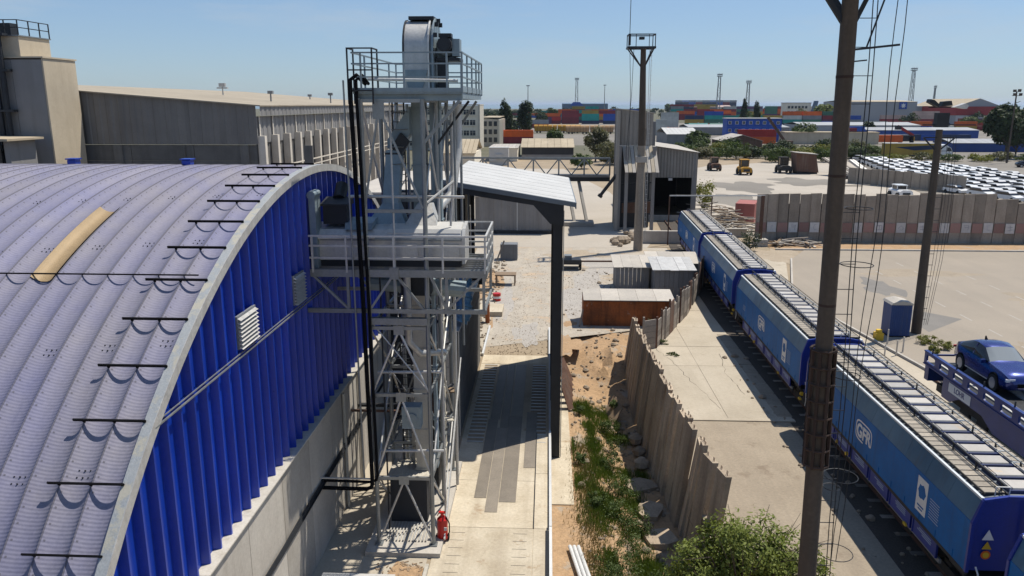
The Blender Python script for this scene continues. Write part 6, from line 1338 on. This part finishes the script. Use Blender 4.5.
for j in range(-12, 22):
    colm = [p for p in (org + u*(i*5.6) + v*(j*2.75) for i in range(23, -21, -1)) if inpoly(p.x, p.y)]
    if not colm: continue
    for k, p in enumerate(colm):
        if R.random() < .04: continue
        o = link_mesh('white_car', scm); o.location = (p.x + R.uniform(-.12,.12), p.y + R.uniform(-.25,.25), 0); o.rotation_euler = (0,0,atan2(-u.x,u.y)+R.uniform(-.03,.03) + pi)
        sc_ = R.uniform(.93,1.06); o.scale = (1, sc_, R.uniform(.95,1.12))
        tag(o, 'parked white car, ' + ORD[k] + ' from the near end of the ' + ORD[ncol] + ' row from the left', 'car', 'white cars packed in the lot')
    ncol += 1
make_car('dark_car', 'dark car standing alone at the right edge of the road', 'car_dark', (118, 199.5, 0), radians(80), None, False)
lwall = thing('low_panel_wall', 'shorter dark slab wall along the left side of the car lot', 'wall', (68, 152, 0))
A_, B_ = Vector((59.5,158)), Vector((72.5,139))
for i in range(14):
    a = A_ + (B_-A_)*i/14; c = A_ + (B_-A_)*(i+.95)/14; MB().bar((*a,1.5),(*c,1.5),.25,3.0+random.uniform(-.1,.2)).build('panel','wall_concrete',lwall)

# ================================================================= MACHINES AND DEBRIS IN THE YARD
def machine(name, label, cat, x, y, bm, h=2.6, w_=2.2, l=4.4, cabm='glass_dark'):
    t = thing(name, label, cat, (x, y, 0))
    part('body', bm, lambda b: (b.prism([(x-w_/2,.6),(x-w_/2,1.5),(x-w_*.3,1.75),(x+w_*.3,1.75),(x+w_/2,1.5),(x+w_/2,.6)],'y',y-l/2,y+l/2)), t)
    cb = part('cab', cabm, lambda b: b.box(x-w_*.36,x+w_*.36,y-l*.1,y+l*.3,1.76,h), t); part('cab_roof', bm, lambda b: b.box(x-w_*.42,x+w_*.42,y-l*.14,y+l*.34,h,h+.14), t)
    for sx in (-1,1):
        for sy in (-1,1): part('cab_post', bm, lambda b: b.bar((x+sx*w_*.37,y+(.1+sy*.2)*l,1.76),(x+sx*w_*.37,y+(.1+sy*.2)*l,h),.1), t)
        for yy in (y-l*.32,y+l*.32): part('wheel', 'tyre', lambda b: b.cyl((x+sx*w_*.5-.2,yy,.65),(x+sx*w_*.5+.2,yy,.65),.65,n=14), t)
    part('grille', 'dark_steel', lambda b: b.box(x-w_*.3,x+w_*.3,y-l/2-.04,y-l/2-.005,.8,1.35), t)
    return t
machine('road_roller','yellow-fronted road roller parked in the yard','roller',43.5,176,'wag_yellow',3.2,2.3,4.4); machine('old_truck','dark small truck left of the road roller','truck',39.2,187,'rust_brown',2.9,2.2,4.6); machine('dark_loader','dark blue-grey loader right of the road roller','loader',53.5,181,'underframe',3.4,2.4,4.4); machine('white_van','white van peeping above the slab wall by the pole','van',57.5,130,'car_white',2.3,2.0,4.6)
sh = thing('brown_shelter','boxy brown shelter with pale top at the back of the yard','shelter',(58,180,0)); part('box','rust_brown',lambda b: b.add([(55.6,178,.6),(60.4,178,.3),(60.4,182,.3),(55.6,182,.6),(55.2,178,4.6),(59.6,178,4.2),(59.6,182,4.2),(55.2,182,4.6)],[(3,2,1,0),(0,1,5,4),(1,2,6,5),(2,3,7,6),(3,0,4,7),(4,5,6,7)]),sh); part('roof','tin_roof',lambda b: b.add([(55,177.6,4.65),(59.9,177.6,4.25),(59.9,182.4,4.25),(55,182.4,4.65),(55,177.6,4.8),(59.9,177.6,4.4),(59.9,182.4,4.4),(55,182.4,4.8)],[(3,2,1,0),(4,5,6,7),(0,1,5,4),(1,2,6,5),(2,3,7,6),(3,0,4,7)]),sh); part('frame','underframe',lambda b: b.box(55.8,60.2,178.2,181.8,0,.6),sh)
rp = thing('beam_ramp','stack of slanting pale beams beside the brown shelter','ramp',(62.5,172,0))
for i in range(5): part('beam','tin_roof' if i % 2 else 'old_wood',lambda b: b.bar((60.6+i*.55,177,3.6),(63.2+i*.7,167.5,.6),.45,.3),rp)
part('sled','underframe',lambda b: b.box(61.5,67,166,169.5,0,.7),rp)
for i in range(2): part('beam','galv_light',lambda b: b.bar((66.2+i*.6,176,3.2),(67.4+i*.6,171,1.4),.5,.5),rp)
random.seed(5)
def rock(b, c, r):
    n = 7; rows = []
    for j in range(4):
        ph = -pi/2 + pi*(j+.5)/4
        rows.append([(c[0]+r*random.uniform(.75,1.15)*cos(ph)*cos(2*pi*k/n), c[1]+r*random.uniform(.75,1.15)*cos(ph)*sin(2*pi*k/n), c[2]+r*.75*sin(ph)) for k in range(n)])
    vs = [p for q in rows for p in q]; fs = [(j*n+k,j*n+(k+1)%n,(j+1)*n+(k+1)%n,(j+1)*n+k) for j in range(3) for k in range(n)] + [tuple(range(n-1,-1,-1)), tuple(range(3*n,4*n))]
    b.add(vs, fs)
def pile(name, label, cat, x0, x1, y0, y1, n, m, lmin, lmax, h, piece='plank', wd=.25):
    t = thing(name, label, cat, ((x0+x1)/2,(y0+y1)/2,0))
    for i in range(n):
        x, y = random.uniform(x0,x1), random.uniform(y0,y1); a = random.uniform(-.5,.5) if random.random() < .7 else random.uniform(0,pi); L_ = random.uniform(lmin,lmax); z = random.uniform(.08,h)*(1-abs((x-(x0+x1)/2)/(x1-x0))); dz = random.uniform(-.15,.15)
        dx, dy = cos(a)*L_/2, sin(a)*L_/2
        MB().bar((x-dx,y-dy,max(.06,z-dz)),(x+dx,y+dy,max(.06,z+dz)),wd*random.uniform(.6,1.2),.1*random.uniform(.5,1.3)).build(piece, random.choice(m), t)
    return t
pile('timber_pile','heap of weathered timbers at the foot of the slab wall','timber',24.6,29.6,85.2,87.6,44,['old_wood','old_wood','wood','tin_roof'],1.2,3.0,.8)
pile('scrap_heap','jumble of pale planks and scrap behind the pipe portal','scrap',19.2,25.5,93,108,150,['old_wood','tin_roof','concrete','wood','rubble'],1.0,3.8,2.4)
for nm, lab, x0, x1, y0, y1, n, r in (('rubble_heap','pile of pale boulders at the foot of the tall slim mast',7.4,9.2,84.5,88,16,.75),('rubble_heap','rubble along the base of the loading shed tower',9.5,13,88.5,93,22,.5)):
    t = thing(nm, lab, 'rubble', ((x0+x1)/2,(y0+y1)/2,0))
    for i in range(n): b = MB(); rr = r*random.uniform(.4,1); rock(b,(random.uniform(x0,x1),random.uniform(y0,y1),rr*.5),rr); b.build('rock','rubble',t)
b = MB(); b.box(18.2,23.4,91.5,92.0,0,.9); b.box(18.0,23.6,91.4,92.1,.9,1.0); one('concrete_trough','long pale concrete trough behind the pipe portal','trough',b,'concrete')
b = MB(); b.box(10.5,15,86.8,87.3,0,1.4); one('retaining_block','grey concrete block wall beside the slim mast','wall',b,'concrete')
# stones and slabs in the ditch
for i, (x, y, r) in enumerate([(4.72,37.9,.42),(4.75,36.4,.36),(4.7,35.1,.42)]):
    b = MB(); rock(b,(x,y,-1.75),r); one('boulder', ['topmost of three grey boulders against the fence foot','middle of three grey boulders against the fence foot','lowest of three grey boulders against the fence foot'][i], 'stone', b, 'rubble', 'boulders in the ditch')
for i, (x, y, a) in enumerate([(4.4,33.1,.5),(4.55,30.9,-.4),(4.75,28.6,.3)]):
    b = MB(); c_, s_ = cos(a), sin(a); pts = [(p*random.uniform(.75,1.15),q*random.uniform(.75,1.15)) for p, q in ((-.6,-.5),(0,-.72),(.55,-.6),(.66,.1),(.5,.6),(-.15,.7),(-.62,.3))]; b.prism([(x+p*c_-q*s_,y+p*s_+q*c_) for p, q in pts],'z',-2.1,-1.83+.03*i); one('slab_stone', 'flat slab at the fence foot, ' + ['first','second','third'][i] + ' nearer than the boulders', 'stone', b, 'rubble', 'flat slabs in the ditch')
b = MB(); b.add([(3.35,41.9,-1.9),(3.65,39.8,-1.8),(4.25,40.4,-1.05),(4.0,42.6,-1.1),(3.4,41.9,-1.94),(3.7,39.8,-1.84),(4.3,40.4,-1.09),(4.05,42.6,-1.14)],[(0,1,2,3),(7,6,5,4),(0,4,5,1),(1,5,6,2),(2,6,7,3),(3,7,4,0)]); one('leaning_board','tan board leaning on the concrete fence','board',b,'wood')
t = thing('white_pipes','bundle of three white pipes lying by the lane corner','pipes',(1.5,25.4,-1.2))
for i in range(3): part('pipe','white_metal',lambda b: b.cyl((1.0+i*.16,26.6,-1.12),(1.55+i*.16,23.2,-1.12),.075),t)
t = thing('rebar_rack','rusty sheets leaning against the canopy wall','scrap',(1.4,43,-1.2))
for i in range(6): part('sheet','rust_brown',lambda b: b.bar((1.45+i*.03,40.6+i*.9,-1.25),(1.0,40.9+i*.9,.1),.5,.04),t)
# small cart and trailer on the gravel
t = thing('farm_trailer','small dark drawbar trailer parked on the gravel beyond the canopy','trailer',(2.3,73,0))
part('bed','dark_steel',lambda b: (b.box(1.5,3.3,71.8,74,.55,.75), b.box(1.5,3.3,71.75,71.8,.75,1.0)),t); part('drawbar','rust_brown',lambda b: b.bar((3.3,73,.65),(7.0,73.6,.55),.14),t); part('toolbox','galv',lambda b: b.box(1.7,2.4,72.6,73.4,.76,1.25),t)
for x in (1.55,3.2):
    for y in (72.2,73.6): part('wheel','tyre',lambda b: b.cyl((x-.1,y,.35),(x+.1,y,.35),.35,n=14),t)
t = thing('work_table','wooden work table standing at the lane edge beyond the tower','table',(-3.5,66,0)); part('top','wood',lambda b: b.box(-4.4,-2.6,65.2,66.4,.85,.95),t)
for x in (-4.3,-2.7):
    for y in (65.3,66.3): part('leg','wood',lambda b: b.box(x-.05,x+.05,y-.05,y+.05,0,.85),t)
t = thing('pallet_stack','grey crate and propped plank beyond the work table','crate',(-3.8,77,0)); part('crate','tin_wall',lambda b: b.box(-4.6,-2.9,76.4,77.8,0,1.6),t); part('plank','old_wood',lambda b: b.bar((-4.9,75.8,.1),(-4.2,76.3,2.0),.2,.05),t)
t = thing('marker_barrel','red and white barrel at the lane edge','barrel',(-3.9,60,0)); part('barrel','red',lambda b: b.cyl((-3.9,60,0),(-3.9,60,.6),.32,n=14),t); part('band','sign_white',lambda b: b.cyl((-3.9,60,.2),(-3.9,60,.38),.325,n=14),t)
b = MB(); b.cyl((-4.15,53.5,0),(-4.15,53.5,1.3),.16,n=10); b.cyl((-4.15,53.5,1.3),(-4.15,53.5,1.36),.18,n=10); one('orange_bollard','rusty orange bollard at the far end of the lane rail','bollard',b,'rust')
b = MB(); b.box(-5.0,-3.2,55.2,57.6,-.02,.35); one('pale_slab','pale broken concrete slab at the lane edge past the bollard','slab',b,'lane_concrete')
b = MB(); b.box(-6.9,-4.7,19.3,21.6,0,.7); b.box(-6.95,-4.65,19.25,21.65,.7,.78); one('pump_box','low pale equipment box by the hall wall at the bottom edge','box',b,'canopy_white')

# ================================================================= VEGETATION
def foliage(b, c, rx, ry, rz, n, size, clumps=14, seed=0, hollow=.35):
    if size > .2: n = int(n*2.2); size *= 1.2; clumps = int(clumps*1.8)
    R = random.Random(seed); cl = []
    for k in range(clumps):
        while True:
            p = Vector((R.uniform(-1,1), R.uniform(-1,1), R.uniform(-1,1)))
            if hollow < p.length < .92: break
        cl.append((p, R.uniform(.18,.38)))
    for i in range(n):
        p, s = R.choice(cl); q = p + Vector((R.gauss(0,1),R.gauss(0,1),R.gauss(0,1)))*s*.55
        if q.length > 1.12: q = q.normalized()*R.uniform(.85,1.1)
        pos = Vector((c[0]+q.x*rx, c[1]+q.y*ry, c[2]+q.z*rz))
        nrm = (q*1.0 + Vector((R.gauss(0,.6),R.gauss(0,.6),R.gauss(.35,.6)))).normalized(); t = nrm.orthogonal().normalized(); t.rotate(Matrix.Rotation(R.uniform(0,2*pi),3,nrm)); w2 = nrm.cross(t)
        s_ = size*R.uniform(.6,1.35)
        b.add([pos - t*s_, pos - w2*s_*.45, pos + t*s_, pos + w2*s_*.45], [(0,1,2,3)])
def tree(name, label, x, y, h, rx, leafm, n=700, size=.5, trunk=.3, shape=1.0, base=0., cat='tree', clumps=16, seed=None, group=None):
    sd = seed if seed is not None else int(x*13+y*7) & 0xffff; R = random.Random(sd)
    t = thing(name, label, cat, (x, y, base), 0, group)
    th = h*trunk; cz = base + th + (h-th)/2
    tb = MB(); r0 = max(.06, h*.022); tb.tube([(x,y,base-.1),(x+.02*h*R.uniform(-1,1),y,base+th*.6),(x+.03*h*R.uniform(-1,1),y,base+th+(h-th)*.4),(x,y,base+h*.85)], [r0*1.3,r0,r0*.7,r0*.15], 7)
    for k in range(6):
        a = 2*pi*k/6+R.uniform(-.3,.3); z0 = base + th*(.7+.12*k); tb.tube([(x,y,z0),(x+cos(a)*rx*.4,y+sin(a)*rx*.4,z0+(h-th)*.2),(x+cos(a)*rx*.75,y+sin(a)*rx*.75,z0+(h-th)*.32)], [r0*.55,r0*.35,r0*.1], 5)
    tb.build('trunk' if cat == 'tree' else 'stems', 'bark', t)
    cb = MB(); foliage(cb, (x,y,cz), rx, rx*shape, (h-th)/2, n, size, clumps, sd); cb.build('crown', leafm, t, False, False)
    return t
# near shrub at the bottom
t = thing('near_shrub','leafy sunlit shrub growing by the fence at the bottom edge','shrub',(6.2,21.8,-1.6))
sb = MB()
for k in range(9): a = 2*pi*k/9; sb.tube([(6.2,21.8,-1.7),(6.2+cos(a)*.9,21.8+sin(a)*.7,.2),(6.2+cos(a)*1.9,21.8+sin(a)*1.3,1.6)], [.06,.04,.012], 5)
for k in range(26):
    a = random.uniform(0,2*pi); L_ = random.uniform(1.2,2.3); sb.tube([(6.2,21.8,-.6),(6.2+cos(a)*L_*.6,21.8+sin(a)*.7,.9+random.random()),(6.2+cos(a)*L_*1.15,21.8+sin(a)*1.25,1.6+random.random()*1.4)], [.03,.02,.006], 4)
sb.build('stems','bark',t); sb = MB()
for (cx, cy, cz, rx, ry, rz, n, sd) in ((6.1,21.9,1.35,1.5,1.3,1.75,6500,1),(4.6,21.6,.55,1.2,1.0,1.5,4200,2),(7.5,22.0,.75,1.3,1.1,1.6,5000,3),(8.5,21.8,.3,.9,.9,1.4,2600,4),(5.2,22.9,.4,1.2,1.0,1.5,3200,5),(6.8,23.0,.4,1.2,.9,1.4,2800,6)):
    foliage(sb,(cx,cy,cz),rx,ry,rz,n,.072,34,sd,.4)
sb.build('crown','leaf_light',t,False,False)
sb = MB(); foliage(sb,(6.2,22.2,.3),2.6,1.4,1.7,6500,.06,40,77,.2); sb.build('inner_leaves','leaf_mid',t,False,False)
tree('tall_poplar','dark tall poplar left of the lamp pole',-17.5,330,16.8,2.8,'leaf_dark',1500,.45,.12,1,0)
tree('tall_poplar','dark tall poplar right beside the lamp pole',-9.2,335,16.5,3.4,'leaf_dark',1700,.45,.12,1,0)
tree('slim_poplar','slim dark poplar before the ridge of boxes, left of two',116.3,480,17.8,1.9,'leaf_dark',700,.6,.08,1,0); tree('slim_poplar','slim dark poplar before the ridge of boxes, right of two',123.7,480,16.8,2.0,'leaf_dark',700,.6,.08,1,0)
tree('round_tree','bright round tree between the port office and the near pole',203,600,15.2,7.5,'leaf_light',1600,.8,.2); tree('dark_tree','large dark spreading tree at the right edge',131,232,15.5,5.9,'leaf_dark',3600,.55,.25,1,0); tree('dark_tree','dark tree filling the gap below the spreading tree',140,243,10,6,'leaf_dark',2200,.55,.2)
tree('round_bush','round dense bush behind the loading shed roof',51.8,276,6.2,4.3,'leaf_mid',1500,.4,.1,cat='shrub'); tree('yard_tree','small tree in front of the yellow wagons',2.5,260,7.5,2.6,'leaf_mid',800,.4,.25); tree('yard_tree','loose olive tree right of the open-fronted store',13,215,9.5,3.4,'leaf_olive',1200,.35,.2); tree('yard_tree','small bright tree behind the purple boxes',4,700,11,5,'leaf_mid',700,.7,.2)
tree('olive_bush','wide dry olive bush between gallery and shed tower',17.5,205,6.2,5.4,'leaf_olive',1600,.3,.05,cat='shrub'); tree('green_bush','bush under the right end of the gallery',8.2,190,3.6,2.8,'leaf_mid',700,.25,.1,cat='shrub'); tree('palm_bush','bushy green plant before the office block',-40,262,6,3,'leaf_mid',700,.4,.2,cat='shrub')
tree('shed_bush','light green bush at the shed corner by the train',22.4,112,5.2,1.9,'leaf_yellow',1300,.17,.1,cat='shrub'); tree('track_bush','dark weedy bush at the gantry foot',21.6,83,2.2,1.3,'leaf_dark',900,.1,.05,cat='shrub')
tree('office_tree','green tree in front of the blue container office',101,318,8,5,'leaf_mid',1100,.45,.15); tree('far_tree','tree low behind the blue container office',130,520,10,7,'leaf_mid',900,.6,.15); tree('far_tree','tree left of the white port office',200,640,12,8,'leaf_olive',900,.7,.15); tree('far_tree','small tree above the long grey hall',178,1180,16,8,'leaf_mid',500,1.2,.15)
hp = [(36,243,3.0,3.2,'leaf_yellow'),(44,228,3.2,3.4,'leaf_olive'),(53,225,5.0,4.4,'leaf_mid'),(61,214,4.2,4.0,'leaf_mid'),(66,228,5.2,4.0,'leaf_dark'),(70,222,3.6,3.4,'leaf_yellow'),(75,216,4.4,3.6,'leaf_mid'),(82,236,5.4,4.4,'leaf_dark'),(90,238,5.0,4.2,'leaf_olive'),(97,240,3.4,3.6,'leaf_mid'),(55,245,5.6,4.4,'leaf_dark'),(46,246,4.2,3.8,'leaf_mid')]
hl_ = ['leftmost low','dry olive','broad mid-green','second broad mid-green','tall dark','bright yellowish','round mid-green','dark round','olive tall','low mid-green','dark rear','mid-green rear']
for (x, y, h, r, m), nm in zip(hp, hl_): tree('hedge_bush', nm + ' bush in the scrub at the back of the yard', x, y, h, r, m, 900, .26, .05, cat='shrub', group='scrub bushes behind the yard')
for k in range(9):
    x = 88 + k*7.2; tree('road_bush', ['first','second','third','fourth','fifth','sixth','seventh','eighth','ninth'][k] + ' low bush from the left along the truck road', x, 219 + (k % 2)*1.6 + max(0,k-4)*1.5, 1.9+.3*(k % 3), 3.6, ('leaf_mid','leaf_yellow','leaf_olive')[k % 3], 420, .24, .05, cat='shrub', group='low bushes along the truck road')
for k in range(5):
    x = 290+k*14; tree('far_tree', ['first','second','third','fourth','fifth'][k] + ' scrubby tree from the left before the red warehouse', x, 560, 7+k % 3, 7, 'leaf_olive' if k % 2 else 'leaf_mid', 450, .7, .1, group='scrubby trees by the red warehouse')
# far-off tree belt on the horizon, left
R = random.Random(3); b = MB()
for k in range(60): foliage(b,(R.uniform(-160,120),R.uniform(820,1300),R.uniform(2,5)),R.uniform(8,16),8,R.uniform(3.5,6),60,1.8,6,k)
for k in range(40): foliage(b,(R.uniform(160,900),R.uniform(950,1700),R.uniform(3,6)),R.uniform(10,22),9,R.uniform(3.5,7),50,2.2,6,k+200)
stuff(tag(b.build('tree_belt','leaf_dark',None,False,False),'dark far-off belt of trees below the horizon','trees'))
RT = random.Random(8)
for k in range(20):
    t_ = k/19; tree('hedge_bush', ORD[k] + ' bush from the left in the dense hedge behind the yard', 40+52*t_+RT.uniform(-1,1), 234+5*sin(k*1.7), RT.uniform(2.6,4.8), RT.uniform(2.6,3.8), RT.choice(['leaf_mid','leaf_mid','leaf_dark','leaf_olive','leaf_yellow']), 520, .24, .04, cat='shrub', group='dense hedge behind the yard')
for k in range(12):
    x, y = [(RT.uniform(30,230),RT.uniform(380,640)),(RT.uniform(-60,40),RT.uniform(340,600)),(RT.uniform(180,360),RT.uniform(420,720))][k % 3]
    tree('yard_tree', 'far green tree in the port yard, ' + NUM[k // 3] + ' of the ' + ['middle','left','right'][k % 3] + ' scatter', x, y, RT.uniform(6,11), RT.uniform(3.5,6.5), RT.choice(['leaf_mid','leaf_dark','leaf_dark']), 420, .55, .12, group='scattered trees in the port yard')
# grass and weeds in the ditch (uncountable)
def blades(b, n, fx, h, wd, seed):
    R = random.Random(seed)
    for i in range(n):
        x, y = fx(R); z = hgt(x, y) if 0.3 < x < 6.5 else 0; a = R.uniform(0,2*pi); hh = h*R.uniform(.4,1.3); l = R.uniform(.1,.5)*hh; dx, dy = cos(a)*wd, sin(a)*wd; ex_, ey = cos(a+1.3)*l, sin(a+1.3)*l
        b.add([(x-dx,y-dy,z-.02),(x+dx,y+dy,z-.02),(x+ex_,y+ey,z+hh)],[(0,1,2)])
b = MB(); cl = []
R0 = random.Random(11)
for k in range(64):
    y = R0.uniform(23,41.5); x = R0.gauss(3.4+.02*(32-y),.55) if R0.random() < .6 else R0.gauss(2.2,.4); cl.append((x, y, R0.uniform(.2,.55)))
def fx(R): c = R.choice(cl); return (min(5.2,max(1.4,R.gauss(c[0],c[2]*.6))), R.gauss(c[1],c[2]*1.1))
blades(b, 30000, fx, .27, .017, 1)
stuff(tag(b.build('ditch_grass','grass',None,False,False),'green grass and weeds growing along the ditch','grass'))
b = MB(); blades(b, 5000, lambda R: (R.gauss(1.9,.35), R.uniform(22,36)), .22, .016, 2); stuff(tag(b.build('dry_grass','dry',None,False,False),'dry tufts along the lane foot','grass'))
b = MB()
for k, (x, y, z, r) in enumerate([(3.4,38.6,-1.3,.55),(3.7,36.5,-1.35,.6),(3.2,34.6,-1.4,.6),(3.6,32.0,-1.4,.75),(3.2,30.0,-1.45,.8),(3.9,29,-1.5,.7),(3.4,27.4,-1.45,.8),(2.6,25.8,-1.3,.8),(3.6,25,-1.4,.8),(1.9,40.2,-1.0,.3),(1.7,34,-1.0,.35),(2.2,30.4,-1.1,.5),(3.9,41.5,-1.2,.4)]): foliage(b,(x,y,z),r,r*1.2,r*.6,1100,.045,14,k+50,.2)
stuff(tag(b.build('ditch_weeds','leaf_mid',None,False,False),'dark leafy weeds in the shaded ditch bottom','weeds'))
b = MB()
for k, (x, y, r) in enumerate([(24.8,49.8,.7),(25.3,48.6,.6),(24.2,47.6,.35)]): foliage(b,(x,y,.25),r,r*.8,.35,900,.06,12,k+90,.1)
stuff(tag(b.build('kerb_weeds','leaf_yellow',None,False,False),'weeds sprouting round the pole foot','weeds'))
t = thing('fence_weed','tall weed climbing the scrap fence','weed',(7.0,48.6,0)); b = MB()
foliage(b,(6.75,49.2,1.0),.25,.25,1.2,700,.05,10,7,.1); foliage(b,(7.5,49.0,.15),.6,.5,.2,600,.05,10,8,.1); foliage(b,(8.0,46.6,.08),.5,.3,.12,300,.05,8,9,.1); b.build('leaves','leaf_mid',t,False,False)
# loose stones on dirt and in the ballast
b = MB(); R = random.Random(9); random.seed(31)
for k in range(620):
    if k < 120 or k > 280: x, y = R.uniform(1.4,5.2), R.uniform(24,52); z = hgt(x,y)
    elif k < 200: x, y = R.uniform(10.9,12.9), R.uniform(20,48); z = .0
    else: x, y = R.uniform(.5,9), R.uniform(55,72); z = 0
    rock(b,(x,y,z+.02),R.uniform(.03,.11) if R.random() < .9 else R.uniform(.12,.24))
stuff(tag(b.build('loose_stones','rubble'),'loose stones scattered over the dirt','stones'))
b = MB()
for k in range(800):
    x, y = R.gauss(-1.7,1.3), 46.4 + 34*R.random()**1.6
    if -3.7 < x < .4: rock(b,(x,y,-.008),R.uniform(.015,.045))
for k in range(260): rock(b,(R.gauss(-4.6,.45),46+30*R.random(),.02),R.uniform(.04,.16))
for k in range(400): rock(b,(R.uniform(1.6,5.6),R.uniform(54.5,72),-.005),R.uniform(.015,.045))
stuff(tag(b.build('track_gravel','rubble'),'loose gravel strewn along the track past the canopy','gravel'))
b = MB()
for k in range(420):
    x, y = R.uniform(-5.6,-4.0), R.uniform(17,23.6); s_ = R.uniform(.03,.09); a = R.uniform(0,pi); dx, dy = cos(a)*s_, sin(a)*s_
    b.bar((x-dx,y-dy,.012),(x+dx,y+dy,.02),s_*.6,.012)
stuff(tag(b.build('wood_chips','wood'),'brown chips and husks spilled in front of the tower','chips'))

# ================================================================= AIR
hm_ = bpy.data.materials.new('haze'); hm_.use_nodes = True; hn = hm_.node_tree
for n_ in list(hn.nodes):
    if n_.type != 'OUTPUT_MATERIAL': hn.nodes.remove(n_)
pv = hn.nodes.new('ShaderNodeVolumePrincipled'); pv.inputs['Color'].default_value = (.72,.84,1,1); pv.inputs['Density'].default_value = .00005; pv.inputs['Anisotropy'].default_value = .3
hn.links.new(pv.outputs[0], [n_ for n_ in hn.nodes if n_.type == 'OUTPUT_MATERIAL'][0].inputs['Volume']); MATS['haze'] = hm_
stuff(tag(MB().box(-60000,60000,-3000,55000,-4,70).build('haze','haze'),'thin pale summer haze over the port','haze'))
